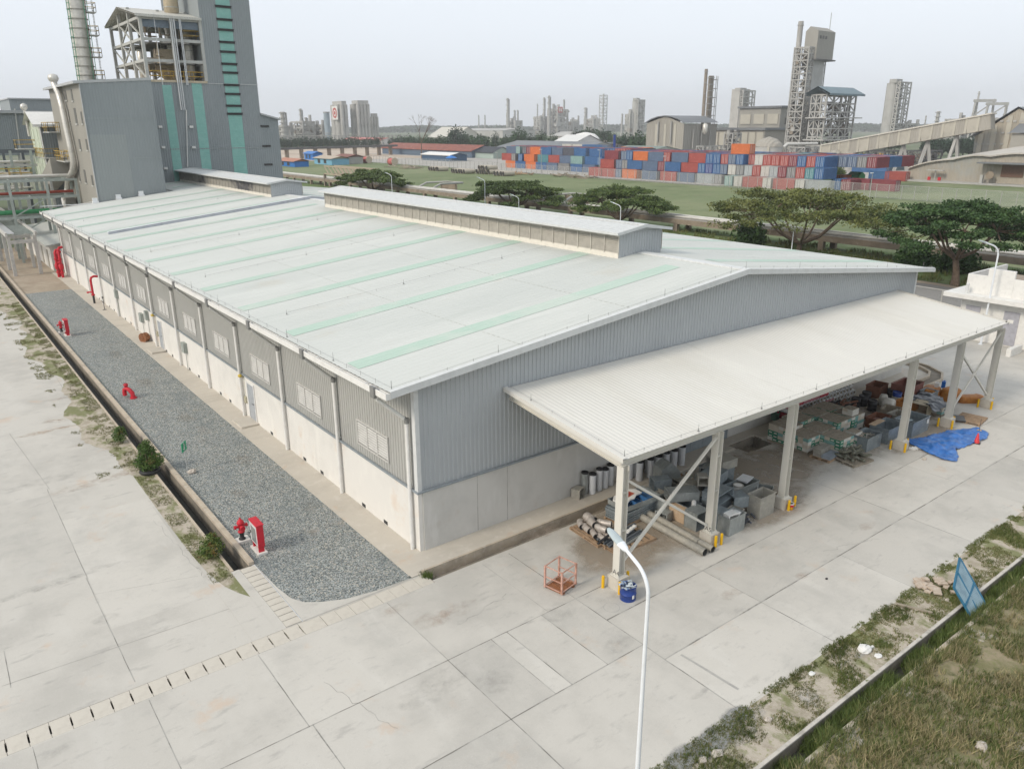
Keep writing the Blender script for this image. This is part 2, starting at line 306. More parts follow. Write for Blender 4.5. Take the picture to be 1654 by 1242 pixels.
def soft_patch(spots,col,name='stain',sc=2.0,lo=.35,hi=.6,z=.006,amt=1.0):
    m=bpy.data.materials.new(name); m.use_nodes=True; n=m.node_tree; b_=n.nodes['Principled BSDF']; b_.inputs['Base Color'].default_value=(*col,1); b_.inputs['Roughness'].default_value=.9
    at=n.nodes.new('ShaderNodeAttribute'); at.attribute_name='fade'; tc=n.nodes.new('ShaderNodeTexCoord'); no=n.nodes.new('ShaderNodeTexNoise'); no.inputs['Scale'].default_value=sc; no.inputs['Detail'].default_value=7; no.inputs['Roughness'].default_value=.65
    n.links.new(tc.outputs['Object'],no.inputs['Vector']); mu=n.nodes.new('ShaderNodeMath'); mu.operation='MULTIPLY'; n.links.new(at.outputs['Fac'],mu.inputs[0]); n.links.new(no.outputs['Fac'],mu.inputs[1])
    mr=n.nodes.new('ShaderNodeMapRange'); mr.interpolation_type='SMOOTHSTEP'; mr.inputs['From Min'].default_value=lo*.6; mr.inputs['From Max'].default_value=hi; mr.inputs['To Max'].default_value=amt; n.links.new(mu.outputs[0],mr.inputs['Value']); n.links.new(mr.outputs[0],b_.inputs['Alpha'])
    b=MB(); fade=[]
    for si,(cx,cy,rx,ry,ro) in enumerate(spots):
        P=[(cx,cy,z+si*.0006)]; fade.append(1.0); N=20; c,s_=math.cos(ro),math.sin(ro)
        for k,f in ((.5,.85),(1.0,0.0)):
            for i in range(N): t=2*math.pi*i/N; u,v=rx*k*math.cos(t),ry*k*math.sin(t); P.append((cx+c*u-s_*v,cy+s_*u+c*v,z+si*.0006)); fade.append(f)
        b.add(P,[(0,1+i,1+(i+1)%N) for i in range(N)]+[(1+i,1+N+i,1+N+(i+1)%N,1+(i+1)%N) for i in range(N)])
    o=struct(name,b,m); at_=o.data.attributes.new('fade','FLOAT','POINT'); at_.data.foreach_set('value',fade); return o
S_=lambda px,py,rx,ry,ro=0:(*G(px,py),rx,ry,ro)
soft_patch([(1.0,-12.7,1.3,.55,.1),(2.2,-12.5,.8,.4,0),(0,-12.6,.9,.5,0)],(.27,.275,.27),'gravel_spill',4,.25,.5,.010,.85)
soft_patch([S_(460,640+0,.1,.1)]+[S_(230,755,2.0,.8,.2),S_(105,690,1.2,.35),S_(85,680,1,.4),S_(60,700,1.5,.5)],(.50,.40,.31),'dust_and_shade',2.2,.45,.75,.006,.75)
soft_patch([S_(150,780,3.2,.7,.1),S_(90,645,1.3,.35,0),S_(100,680,1.0,.3,0),S_(125,720,.9,.3,0),S_(740,985,1.6,.6,0),S_(700,1000,1.2,.7,0),S_(640,985,1.0,.5,0),S_(880,860,1.5,.5,0),S_(1180,960,.8,.4,0),S_(1295,930,.6,.3,0),S_(1400,850,1.0,.4,0),S_(1240,820,.9,.35,0),S_(1390,755,1.2,.5,0)],(.50,.41,.34),'dust_and_shade',1.9,.5,.85,.006,.6)
soft_patch([S_(1045,905,1.3,.30,.55),S_(1100,885,1.6,.3,.1),S_(980,965,.9,.5,0),S_(700,1110,2.2,.9,.1),S_(800,1100,1.0,.9,0),S_(900,990,1.2,.8,0),S_(1000,1040,1,.6,0),S_(1130,1120,.6,.2,0),S_(1215,1100,.7,.25,0),S_(100,1210,.8,.3,.2),S_(170,1000,.7,.5,0),S_(60,950,3.5,.35,.1),S_(130,930,2.6,.3,.1),S_(60,780,3.2,.8,0),S_(110,640,.8,.8,0),S_(1350,690,1.5,.6,0),S_(1250,760,1.2,.8,0),S_(1340,760,1.6,.4,0),S_(1545,680,1.5,.8,0)],(.31,.30,.28),'stain',2.6,.5,.9,.006,.38)
soft_patch([(9,-3.6,6,3.2,0),(16,-3.4,5,3.2,0),(22,-3.6,6,3.3,0),(29,-3.6,5,3,0),(13,-5.8,4,1.6,0),(6,-4.5,3,2.2,0),(26,-6.2,4,1.3,0)],(.34,.28,.21),'dust_and_shade',1.1,.2,.5,.005,.62)  # brown floor dust, with the canopy's shade also painted into its colour
soft_patch([(1.8,-13.0,1.1,.5,0),(2.7,-12.75,.7,.4,0),(7.4,-13.2,.7,.25,0),(12.5,-12.9,1.0,.35,0),(4.4,-13.3,.6,.5,.6)],(.48,.47,.44),'grit',6,.45,.75,.009,.7)
soft_patch([(-1.9,30,.5,1.2,0),(-2.6,17.5,.5,1.4,0),(-4,25,.5,.8,0),(-2.5,39,.7,.5,0),(-3.1,16.1,.5,.5,0),(-2.4,46,.8,.4,0)],(.42,.40,.36),'dust_and_shade',5,.5,.8,.005,.7)
soft_patch([(-2.3,12.5,.7,1.2,0),(-2.8,20,.8,1.5,0),(-3.7,9,.5,.9,0),(-1.8,6,.5,.8,0),(-3,28,.8,2,0),(-3,36,.7,2,0)],(.27,.22,.16),'dust_and_shade',4,.5,.85,.004,.6)
struct('pavement_joint',jb,[m_joint,m_tar])
# faint tyre arc beside the first column
b=MB(); cx,cy=3.1,-6.9
P=[];n=30
for i in range(n+1):
    t=i*2*math.pi/n
    for r in (.26,.275): P.append((cx+r*math.cos(t),cy+r*math.sin(t),.005))
b.add(P,[(2*i,2*i+2,2*i+3,2*i+1) for i in range(n)]); struct('rubber_mark',b,mat('rubber',(.33,.32,.30)))
# --- drains
def channel(name,x0,x1,y0,y1,dep,label,kw=None):
    t=thing(name,((x0+x1)/2,(y0+y1)/2,-dep),label,'drain')
    a=MB(); a.box(x0-.12,x0,y0,y1,-dep,-.01); a.box(x1,x1+.12,y0,y1,-dep,-.01); a.box(x0,x1,y0-.1,y0,-dep,-.01); a.box(x0,x1,y1,y1+.1,-dep,-.01); a.build('wall',m_drainwall,t)
    a=MB(); a.box(x0,x1,y0,y1,-dep-.1,-dep); a.build('floor',m_drainfloor,t); return t
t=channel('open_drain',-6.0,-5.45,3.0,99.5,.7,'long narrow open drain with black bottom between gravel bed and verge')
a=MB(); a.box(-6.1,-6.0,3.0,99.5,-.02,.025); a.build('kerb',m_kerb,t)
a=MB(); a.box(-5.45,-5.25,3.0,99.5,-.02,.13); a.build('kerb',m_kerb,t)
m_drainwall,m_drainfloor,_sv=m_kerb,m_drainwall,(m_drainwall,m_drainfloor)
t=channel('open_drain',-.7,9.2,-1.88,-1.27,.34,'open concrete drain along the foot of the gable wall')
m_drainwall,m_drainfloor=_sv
a=MB(); a.box(-.7,9.2,-1.26,-1.17,-.005,.06); a.build('kerb',m_kerb,t)
channel('open_drain',17.4,19.3,-1.9,-.8,.6,'short square pit under the canopy near the carton pallets')
t=channel('open_drain',-40,56,-14.5,-14.0,.4,'grass-choked roadside ditch at the right edge of the yard')
a=MB(); a.box(-40,56,-14.0,-13.9,-.005,.04); a.build('kerb',mat('ditch_kerb',(.50,.47,.42),[((.33,.31,.27),2,.45,.65,.9),((.15,.16,.08),1.2,.62,.68,1)],.9),t)
a=MB(); a.box(-40,56,-14.62,-14.5,-.005,.012); a.build('kerb',m_sand,t)
# covers
b=MB(); b.box(-40,-.83,-1.358,-1.332,-.3,.008); b.box(-5.2,-.83,-1.408,-1.358,-.3,.006); struct('pavement_edge',b,m_conc)
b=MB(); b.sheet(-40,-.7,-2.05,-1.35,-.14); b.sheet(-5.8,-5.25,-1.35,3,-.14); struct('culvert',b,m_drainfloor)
ORD='nearest second third fourth fifth sixth seventh eighth ninth tenth eleventh twelfth thirteenth fourteenth fifteenth sixteenth seventeenth eighteenth'.split()
ordn=lambda k: ORD[k-1]
def covers(xs,ys,along,n,pitch,start,lab,slot,grp,cnt=1):
    for i in range(n):
        g=random.uniform(.004,.008); s0=start+i*pitch+g; s1=start+(i+1)*pitch-g; a=MB(); z=random.uniform(-.006,.004)
        if along=='x':
            y0,y1=xs; m=(y0+y1)/2; h=slot/2; k=.018
            a.prism([(s0,y0+.01),(s1,y0+.01),(s1,m-h),(s1-k,m-h),(s1-k,m+h),(s1,m+h),(s1,y1-.01),(s0,y1-.01),(s0,m+h),(s0+k,m+h),(s0+k,m-h),(s0,m-h)] if slot else [(s0,y0+.01),(s1,y0+.01),(s1,y1-.01),(s0,y1-.01)],-.10,z); c=((s0+s1)/2,m,-.1)
        else:
            x0,x1=xs; a.box(x0+.012,x1-.012,s0+g*2,s1-g*2,-.10,z); c=((x0+x1)/2,(s0+s1)/2,-.1)
        solo('drain_cover',a,m_slab,c,lab%ordn(n-i if cnt<0 else i+1),'drain cover',grp)
b=MB(); b.sheet(-40,-14.45,-2.05,-1.35,0); struct('concrete_yard',b,m_conc)
covers((-2.05,-1.35),None,'x',18,.5,-14.45,'beige drain slab with dark slots, %s left of the broad corner slab',.38,'slotted drain covers across the pavement',-1)
b=MB(); b.box(-5.44,-4.72,-2.04,-1.36,-.1,.0); solo('drain_cover',b,m_slab,(-5.1,-1.7,-.1),'broad corner slab where the two rows of drain covers meet','drain cover')
covers((-2.05,-1.40),None,'x',8,.5,-4.71,'plain beige drain slab below the gravel, %s right of the broad corner slab',0,'drain covers below the gravel')
covers((-5.8,-5.25),None,'y',12,.355,-1.3,'short beige drain slab left of the gravel, %s above the broad corner slab',0,'drain covers left of the gravel')
# curved kerb channel beyond the canopy
def arcpts(off):
    base=[(29,-1.95),(32,-2.1),(34.3,-2.5),(36.2,-2.5),(37.6,-1.9),(38.5,-.6),(38.9,1.2),(38.9,6)]; out=[]
    for i,p in enumerate(base):
        a=base[max(0,i-1)]; c=base[min(len(base)-1,i+1)]; L=math.hypot(c[0]-a[0],c[1]-a[1]); out.append((p[0]-(c[1]-a[1])/L*off,p[1]+(c[0]-a[0])/L*off))
    return out
t=thing('kerbed_gutter',(36.2,-2.5,0),'curved concrete gutter bending round the far corner of the warehouse','gutter')
for off,h in ((0,.14),(.75,.2)):
    a=MB(); P=arcpts(off); Q=arcpts(off+.14); n=len(P)
    a.add([(x,y,.0) for x,y in P]+[(x,y,.0) for x,y in Q]+[(x,y,h) for x,y in P]+[(x,y,h) for x,y in Q],[(2*n+i,2*n+i+1,3*n+i+1,3*n+i) for i in range(n-1)]+[(i,i+1,2*n+i+1,2*n+i) for i in range(n-1)]+[(n+i+1,n+i,3*n+i,3*n+i+1) for i in range(n-1)]); a.build('kerb',m_kerb,t)
a=MB(); P=arcpts(.14); Q=arcpts(.75); n=len(P); a.add([(x,y,.006) for x,y in P]+[(x,y,.006) for x,y in Q],[(i,i+1,n+i+1,n+i) for i in range(n-1)]); a.build('gutter_floor',m_drainwall,t)
# --- far ground
b=MB(); b.sheet(84,157,-60,300,.02); b.sheet(110,157,300,330,.02); struct('grass_field',b,m_field)
b=MB(); b.sheet(68.5,84,-60,320,.015); struct('rough_ground',b,mat('trestle_grass',(.10,.15,.045),[((.16,.19,.08),.3,.45,.65,.8),((.05,.08,.025),1,.5,.7,.8),((.30,.27,.2),.2,.62,.7,.7)],.95))
b=MB(); b.sheet(57.5,67,-60,200,.012); struct('road',b,m_asph)
b=MB(); b.sheet(67,68.2,-60,200,.012); b.sheet(56.5,57.5,-60,200,.012); struct('road_shoulder',b,m_dirt)
b=MB(); b.sheet(160,350,70,560,.02); struct('container_yard',b,m_yardfar)
b=MB(); b.sheet(158,218,-20,112,.035); struct('grass_field',b,m_field)
b=MB(); b.sheet(100,215,335,420,.04); b.sheet(60,620,415,640,.05); struct('sand_flat',b,m_farsand)
# ================================================================ WAREHOUSE
W,L0,L1=35.874,74.6,86.0; HE,HR,OV=6.655,8.67,1.19; SL=(HR-HE)/(W/2+OV)
rz=lambda x: HE+(min(x,W-x)+OV)*SL
m_roof=mat('roof_sheet',(.54,.552,.52),[((.485,.503,.475),.12,.42,.65,.8,(.3,1,1)),((.59,.60,.565),.5,.5,.7,.6,(.15,1,1)),((.43,.455,.42),1.5,.55,.72,.5,(.08,1,1)),((.49,.46,.39),.3,.58,.75,.4),((.40,.40,.36),3,.66,.75,.4,(.05,1,1))],.65,spec=.25)
m_sky=mat('green_skylight',(.41,.525,.445),[((.46,.55,.48),.5,.4,.7,.8,(.2,1,1)),((.35,.50,.41),3,.55,.75,.5,(.2,1,1)),((.50,.55,.49),.25,.5,.62,.7)],.55,spec=.25)
m_sideL=mat('grey_siding',(.385,.383,.36),[((.335,.333,.312),.4,.45,.7,.6),((.425,.42,.395),3,.5,.75,.5,(1,1,.2))],.55,spec=.35)
m_sideG=mat('gable_siding',(.40,.42,.43),[((.36,.38,.395),.3,.45,.7,.6),((.44,.455,.46),3,.5,.75,.4,(1,1,.2))],.5,spec=.35)
m_plL=mat('whitewashed_plinth',(.66,.64,.60),[((.56,.545,.51),.5,.45,.7,.6),((.72,.70,.65),2,.5,.7,.6,(1,1,.3)),((.60,.46,.34),.45,.58,.72,.45,(1,1,1.2)),((.45,.42,.37),5,.64,.75,.4,(1,1,.25))],.85,bump=(10,.15,.01))
m_plG=mat('rendered_plinth',(.56,.545,.51),[((.47,.46,.43),.6,.42,.7,.7),((.62,.61,.58),2,.5,.7,.6,(1,1,.25)),((.44,.38,.32),1,.6,.75,.35),((.17,.17,.17),1.3,.735,.75,.7,(3,1,.35))],.85,bump=(12,.15,.01))
m_trim=simple('pale_trim',(.60,.61,.60),.45,v=.06)
m_white=simple('white_paint',(.70,.69,.66),.5,v=.06)
m_louv=simple('louvre_metal',(.52,.51,.48),.5,v=.08)
m_dark=simple('dark_gap',(.05,.05,.05),.8)
m_bgrey=simple('blue_grey_steel',(.26,.29,.31),.5,v=.08)
m_iron=simple('dark_iron',(.10,.10,.10),.6)
wh=thing('warehouse',(W/2,L0/2,0),'long pale-roofed corrugated warehouse with green skylight strips and two ridge vents','warehouse')
a=MB(); a.box(-.05,.12,-.02,L0,0,2.45); a.build('plinth_wall',m_plL,wh)
a=MB(); a.box(.13,W,-.06,.13,0,2.45); a.build('plinth_wall',m_plG,wh)
a=MB(); a.box(W-.1,W+.05,0,L0,0,2.45); a.build('plinth_wall',m_plL,wh)
for x in (2.55,4.0,10,16,22,28): 
    pass
a=MB()
for x in (2.55,4.0,13.6,23.5,28.5): a.box(x,x+.018,-.063,-.05,.05,2.4)
a.build('wall_joint',m_joint,wh)
a=MB(); ribbed(a,0,L0,.2,.03,lambda u,o,k:(-.0-o,u,2.47 if k==0 else rz(0)-.02)); a.add([(.02,0,2.47),(.02,L0,2.47),(.02,L0,rz(0)),(.02,0,rz(0))],[(0,1,2,3)]); a.build('siding',m_sideL,wh)
a=MB(); ribbed(a,0,W,.2,.03,lambda u,o,k:(u,-o,2.47 if k==0 else rz(u)-.03)); a.build('siding',m_sideG,wh)
a=MB(); ribbed(a,0,L0,.2,.03,lambda u,o,k:(W+o,u,2.47 if k==0 else rz(0)-.02)); a.build('siding',m_sideG,wh)
a=MB(); a.box(-.13,-.04,-.13,L0,2.43,2.50); a.box(-.04,W,-.13,-.06,2.43,2.50); a.build('drip_trim',m_bgrey,wh)
a=MB(); a.prism([(-.07,-.07),(.10,-.07),(.10,-.0),(-.0,-.0),(-.0,.16),(-.07,.16)],2.5,rz(0)-.05); a.build('corner_trim',m_trim,wh)
a=MB(); a.box(W-.1,W+.06,-.06,0,2.5,rz(0)-.05); a.build('corner_trim',m_trim,wh)
# roof slopes with low ribs
a=MB(); Y0=-.5
def slope(y0,y1,xa,xb):
    ribbed(a,y0,y1,.33,.012,lambda u,o,k:((xa if k==0 else xb),u,rz(xa if k==0 else xb)+o))
slope(Y0,L0,-OV,W/2); slope(Y0,L0,W/2,W+OV); slope(L0,L1,12.5,W/2); slope(L0,L1,W/2,W+OV)
a.build('roof',m_roof,wh)
a=MB(); a.add([(-OV,Y0,HE-.06),(W/2,Y0,HR-.06),(W+OV,Y0,HE-.06),(W+OV,L1,HE-.06),(W/2,L1,HR-.06),(-OV,L0,HE-.06)],[(0,1,4,5),(1,2,3,4)]); a.build('soffit',m_sideL,wh)
a=MB()
a.box(W/2-.25,W/2+.25,Y0,6.3,HR-.02,HR+.045); a.build('ridge_cap',m_trim,wh); a=MB(); a.box(W/2-.25,W/2+.25,42,54.4,HR-.02,HR+.045); a.build('ridge_cap',m_trim,wh)
for k in range(12):
    y=2.95+5.95*k
    if y>72: continue
    a=MB()
    for xa,xb in ((-OV+.35,W/2-1.3),(W/2+1.6,W+OV-.3)):
        ribbed(a,y-.46,y+.46,.33,.012,lambda u,o,kk:((xa if kk==0 else xb),u,rz(xa if kk==0 else xb)+o+.012))
    a.build('skylight_strip',m_sky,wh)
for y in (78.6,84):
    a=MB(); ribbed(a,y-.3,y+.3,.33,.022,lambda u,o,kk:((13.4 if kk==0 else W/2-1.4),u,rz(13.4 if kk==0 else W/2-1.4)+o+.012)); a.build('skylight_strip',m_sky,wh)
m_lap=simple('sheet_lap',(.50,.515,.485),.6)
for xl in (4.6,10.4,W-4.6,W-10.4):
    a=MB(); a.box(xl-.012,xl+.012,Y0+.1,48.3,rz(xl)+.006,rz(xl)+.015); a.build('sheet_lap',m_lap,wh)
# raised parapet across the roof
a=MB(); y=48.55
for xa,xb in ((.1,W/2),(W/2,W-.1)):
    a.add([(xa,y-.12,rz(xa)),(xb,y-.12,rz(xb)),(xb,y-.12,rz(xb)+.24),(xa,y-.12,rz(xa)+.2),(xa,y+.12,rz(xa)),(xb,y+.12,rz(xb)),(xb,y+.12,rz(xb)+.24),(xa,y+.12,rz(xa)+.2)],[(0,1,2,3),(3,2,6,7),(5,4,7,6),(4,0,3,7)])
a.build('parapet',simple('parapet_sheet',(.46,.48,.52),.5),wh)
a=MB(); a.add([(.05,y-.17,rz(0)+.22),(W/2,y-.17,HR+.26),(W/2,y+.17,HR+.26),(.05,y+.17,rz(0)+.22)],[(0,1,2,3)]); a.add([(W/2,y-.17,HR+.26),(W,y-.17,rz(0)+.22),(W,y+.17,rz(0)+.22),(W/2,y+.17,HR+.26)],[(0,1,2,3)]); a.build('parapet_cap',simple('cap_sheet',(.76,.78,.80),.4,v=.05),wh)
# fascia, gutter
a=MB()
for xa,xb in ((-OV-.02,W/2),(W/2,W+OV+.02)):
    za,zb=rz(xa),rz(xb)
    a.add([(xa,Y0-.03,za-.2),(xb,Y0-.03,zb-.2),(xb,Y0-.03,zb+.05),(xa,Y0-.03,za+.05),(xa,Y0+.14,za+.07),(xb,Y0+.14,zb+.07)],[(0,1,2,3),(3,2,5,4)])
a.build('barge_flashing',m_trim,wh)
a=MB(); a.box(-OV-.2,-OV-.17,Y0,L0,HE-.22,HE+.0); a.box(-OV-.17,-OV+.02,Y0,L0,HE-.22,HE-.19); a.box(-OV-.2,-OV+.02,Y0-.02,Y0,HE-.22,HE); a.box(-OV-.03,-OV-.0,Y0,L0,HE-.20,HE-.03)
for k in range(38): a.box(-OV-.19,-OV+.0,1+2*k-.02,1+2*k+.02,HE-.01,HE+.012)
a.build('gutter',m_white,wh)
a=MB(); a.box(W+OV-.02,W+OV+.18,Y0,L1,HE-.22,HE-.02); a.build('gutter',m_white,wh)
for k in range(13):
    y=.35 if k==0 else 6.287+6*(k-1); a=MB()
    if y>L0-.3: continue
    a.cyl((-.17,y,.02 if k else .03),(-.17,y,5.2),.08,n=10); a.cyl((-.17,y,5.2),(-OV-.08,y,6.22),.07,n=8); a.cyl((-OV-.08,y,6.2),(-OV-.08,y,6.45),.05,n=8)
    for z in (1.2,2.6,4.0): a.box(-.25,-.04,y-.02,y+.02,z,z+.05)
    d=a.build('downpipe',m_white,wh)
    a=MB(); a.cyl((-.17,y,5.08),(-.17,y,5.27),.096,n=10); a.cyl((-.21,y,5.24),(-.27,y,5.31),.075,n=10); a.box(-OV-.27,-OV-.16,y-.14,y+.14,HE-.34,HE+.06); a.build('pipe_collar',simple('pipe_collar_dark',(.22,.22,.21),.6),d)
for k in range(12):
    yc=3.33+6*k; wn=thing('window',(-.05,yc,2.95),'','') ; del wn['label'],wn['category']; wn.parent=wh; wn.location=(-.05-W/2,yc-L0/2,2.95)
    a=MB(); y0,y1,z0,z1=yc-1.22,yc+1.22,2.94,3.9
    for q in ((y0-.06,y1+.06,z0-.06,z0),(y0-.06,y1+.06,z1,z1+.06),(y0-.06,y0,z0,z1),(y1,y1+.06,z0,z1),(yc-.44,yc-.38,z0,z1),(yc+.38,yc+.44,z0,z1)): a.box(-.075,.0,q[0],q[1],q[2],q[3])
    a.build('frame',m_louv,wn)
    a=MB()
    for i in range(8):
        z=z0+.06+i*.11; a.add([(-.07,y0,z),(-.07,y1,z),(-.028,y1,z+.072),(-.028,y0,z+.072)],[(0,3,2,1)])
    a.build('louvre',m_louv,wn)
    a=MB(); a.box(-.034,-.031,y0,y1,z0,z1); a.build('pane',simple('window_dark',(.17,.17,.165),.5),wn)
yv=[2.62,4.48,8.56,10.47,14.6,20.91,22.59,26.79,28.73,32.7,34.2,38.6,40.4,44.6,46.5,50.6,52.4,56.6]
for y in yv:
    a=MB(); a.box(-.053,-.045,y-.16,y+.16,.05,.21); v=a.build('wall_vent',m_dark,wh)
for y in (17.1,35.05):
    a=MB(); a.box(-.075,-.05,y-.46,y+.46,.13,2.12); d=a.build('door',simple('grey_door',(.36,.38,.40),.5),wh)
    a=MB(); a.box(-.1,-.05,y-.54,y-.46,.13,2.2); a.box(-.1,-.05,y+.46,y+.54,.13,2.2); a.box(-.1,-.05,y-.46,y+.46,2.12,2.2); a.build('door_frame',m_white,d)
    a=MB(); a.cyl((-.075,y-.35,1.1),(-.14,y-.35,1.1),.02,n=6); a.box(-.15,-.13,y-.36,y-.22,1.08,1.12); a.build('handle',m_iron,d)
    a=MB(); a.box(-1.0,-.05,y-.75,y+.75,.035,.13); a.build('door_step',m_conc2,wh)
    a=MB(); a.cyl((-.05,y+.95,.9),(-.05,y+.95,2.35),.018,n=6); a.cyl((-.08,y+.95,2.3),(-.25,y+.95,2.42),.05,n=8); a.box(-.14,-.05,y+.8,y+1.02,.85,1.2); d=a.build('wall_lamp',simple('yellow_grey_fitting',(.45,.42,.30),.5),wh)
    a=MB(); a.lathe(-.25,y+.95,[(.02,2.5),(.1,2.46),(.11,2.38),(.06,2.32)],10); a.build('lamp_head',simple('yellow_lamp',(.62,.45,.08),.4),d)
for y,z,s_ in ((28.9,1.6,.3),(40.0,1.5,.3),(38.2,2.0,.24),(48.0,2.0,.26)):
    a=MB(); a.box(-.28,-.05,y-s_,y+s_,z-.35,z+.3); a.cyl((-.12,y,.05),(-.12,y,z-.3),.02,n=6); a.build('junction_box',simple('box_grey_green',(.33,.36,.33),.5),wh)
# gable under the canopy: sliding door
a=MB(); a.box(14.2,18.0,-.12,-.07,.05,3.4); 
for k in range(5): a.box(14.2+k*.93,14.26+k*.93,-.14,-.12,.05,3.4)
a.build('sliding_door',m_bgrey,wh)
a=MB(); a.box(13.9,24,-.2,-.07,3.42,3.55); a.build('door_rail',m_iron,wh)
# ridge vents
def ridge_vent(y0,y1,dark):
    rv=thing('ridge_vent',(W/2,y0,8.5),'',''); del rv['label'],rv['category']; rv.parent=wh; rv.location=(0,y0-L0/2,8.5)
    x0,x1=W/2-1.62,W/2+1.62; zb=rz(x0); zt=9.78
    a=MB(); a.ext([(x0,zb-.05),(x1,zb-.05),(x1,zt),(W/2,zt+.28),(x0,zt)],'y',y0,y0+.05); a.build('end_wall',m_sideG,rv); a=MB(); a.ext([(x0,zb-.05),(x1,zb-.05),(x1,zt),(W/2,zt+.28),(x0,zt)],'y',y1-.05,y1)
    a.build('end_wall',m_sideG,rv); a=MB(); ribbed(a,x0,x1,.2,.025,lambda u,o,k:(u,y0-.003-o,zb-.02 if k==0 else zt)); a.build('cladding',m_sideG,rv)
    a=MB(); a.ext([(x0-.06,zb-.06),(x0+.02,zb-.06),(x0+.02,zb+.26),(x0-.02,zb+.26)],'y',y0,y1); a.ext([(x1-.02,zb-.06),(x1+.06,zb-.06),(x1,zb+.26),(x1-.02,zb+.26)],'y',y0,y1); a.build('upstand',simple('cream_flashing',(.66,.62,.54),.5,v=.05),rv)
    mlv=simple('vent_slats',(.47,.445,.39),.6,v=.10) if not dark else mat('sooty_slats',(.36,.34,.30),[((.10,.10,.11),.12,.52,.62,.9),((.45,.42,.36),2,.5,.7,.6)],.7)
    for sx in (-1,1):
        xx=W/2+sx*1.60; a=MB(); z=zb+.27
        while z<zt-.14:
            a.add([(xx+sx*.045,y0+.05,z),(xx+sx*.045,y1-.05,z),(xx-sx*.03,y1-.05,z+.085),(xx-sx*.03,y0+.05,z+.085)],[(0,1,2,3)]); z+=.092
        a.box(min(xx-sx*.12,xx-sx*.14),max(xx-sx*.12,xx-sx*.14),y0,y1,zb,zt)
        a.box(min(xx,xx+sx*.05),max(xx,xx+sx*.05),y0,y1,zt-.17,zt)
        n=int((y1-y0)/1.02)
        for i in range(n+1):
            y=y0+(y1-y0)*i/n; a.box(min(xx+sx*.03,xx+sx*.065),max(xx+sx*.03,xx+sx*.065),y-.03,y+.03,zb+.2,zt-.1)
        a.build('louvre',mlv,rv)
    a=MB()
    for sx in (-1,1):
        ribbed(a,y0-.35,y1+.35,.33,.02,lambda u,o,k:((W/2+sx*2.05) if k==0 else W/2,u,(zt+.07 if k==0 else zt+.36)+o))
        a.quad((W/2+sx*2.05,y0-.35,zt+.03),(W/2+sx*2.05,y1+.35,zt+.03),(W/2,y1+.35,zt+.32),(W/2,y0-.35,zt+.32))
        a.box(min(W/2+sx*2.05,W/2+sx*2.08),max(W/2+sx*2.05,W/2+sx*2.08),y0-.35,y1+.35,zt-.03,zt+.09)
        for yy in (y0-.36,y1+.33): a.add([(W/2+sx*2.08,yy,zt-.05),(W/2,yy,zt+.24),(W/2,yy,zt+.40),(W/2+sx*2.08,yy,zt+.10),(W/2+sx*2.08,yy+.03,zt-.05),(W/2,yy+.03,zt+.24),(W/2,yy+.03,zt+.40),(W/2+sx*2.08,yy+.03,zt+.10)],[(0,1,2,3),(7,6,5,4),(3,2,6,7),(4,5,1,0)])
    a.box(W/2-.2,W/2+.2,y0-.35,y1+.35,zt+.345,zt+.40)
    a.build('roof',simple('vent_roof_sheet',(.56,.57,.56),.5,v=.06),rv)
ridge_vent(6.4,42.0,False); ridge_vent(54.4,85.6,True)
# lightning conductors: short rods joined by a wire
a=MB()
def conductor(P,step,h=.16,r=.006):
    for i in range(len(P)-1):
        p,q=Vector(P[i]),Vector(P[i+1]); n=max(1,int((q-p).length/step)); a.beam(p+Vector((0,0,h*.7)),q+Vector((0,0,h*.7)),.007)
        for k in range(n+1):
            c=p+(q-p)*(k/n); a.beam(c,c+Vector((0,0,h)),.010); 
            if k%4==0: a.beam(c,c+Vector((0,0,h*2.2)),.010); a.cbox(c.x,c.y,c.z,.05,.05,.04)
conductor([(-OV+.12,-.35,HE+.02),(-OV+.12,L0-.3,HE+.02)],1.1)
conductor([(-OV+.12,-.35,HE+.02),(W/2,-.35,HR+.03),(W+OV-.1,-.35,HE+.02)],1.1)
for y in (11.9,23.9,36,60): conductor([(.3,y,rz(.3)+.03),(W/2-2,y,rz(W/2-2)+.03)],1.5,.1)
a.build('lightning_conductor',simple('conductor_grey',(.30,.30,.29),.5),wh)
# pale vent cowls on the far edge of the roof
a=MB()
for x in (4.1,6.5,8.9): a.box(x-.25,x+.25,L0-.1,L0+.1,rz(x),rz(x)+.55); a.box(x-.3,x+.3,L0-.3,L0+.12,rz(x),rz(x)+.2)
a.box(-OV,12.5,L0-.04,L0+.1,7.15,7.2)
a.build('roof_outlet',simple('white_sheet',(.74,.75,.75),.4,v=.04),wh)
# clutter of the canopy-side wall is part of the canopy
# ================================================================ CANOPY
cxs=[4.13,9.02,13.75,23.63,28.58,33.36]; CYc=-6.16; ZF,ZB,XL,XR,YF=4.93,5.64,4.02,33.4,-6.07
m_crm=mat('cream_steel',(.60,.58,.52),[((.54,.52,.47),.8,.45,.7,.5),((.45,.42,.37),6,.62,.75,.35)],.5)
m_croof=mat('canopy_sheet',(.62,.605,.56),[((.57,.55,.495),.25,.42,.65,.8,(1,.2,1)),((.67,.655,.60),1,.5,.7,.5,(1,.2,1)),((.47,.45,.39),2.2,.60,.75,.4,(1,.12,1))],.6,spec=.2)
cn=thing('canopy',(18.7,-6.1,0),'wide cream steel canopy on tall columns leaning against the gable wall','canopy')
YF2=YF-.32
zc=lambda y: ZB+(ZF-ZB)*(y/YF)
a=MB(); ribbed(a,XL-.15,XR+.15,.2,.009,lambda u,o,k:(u,YF2 if k==0 else -.06,zc(YF2 if k==0 else 0)+o),wr=.45)
a.build('roof',m_croof,cn)
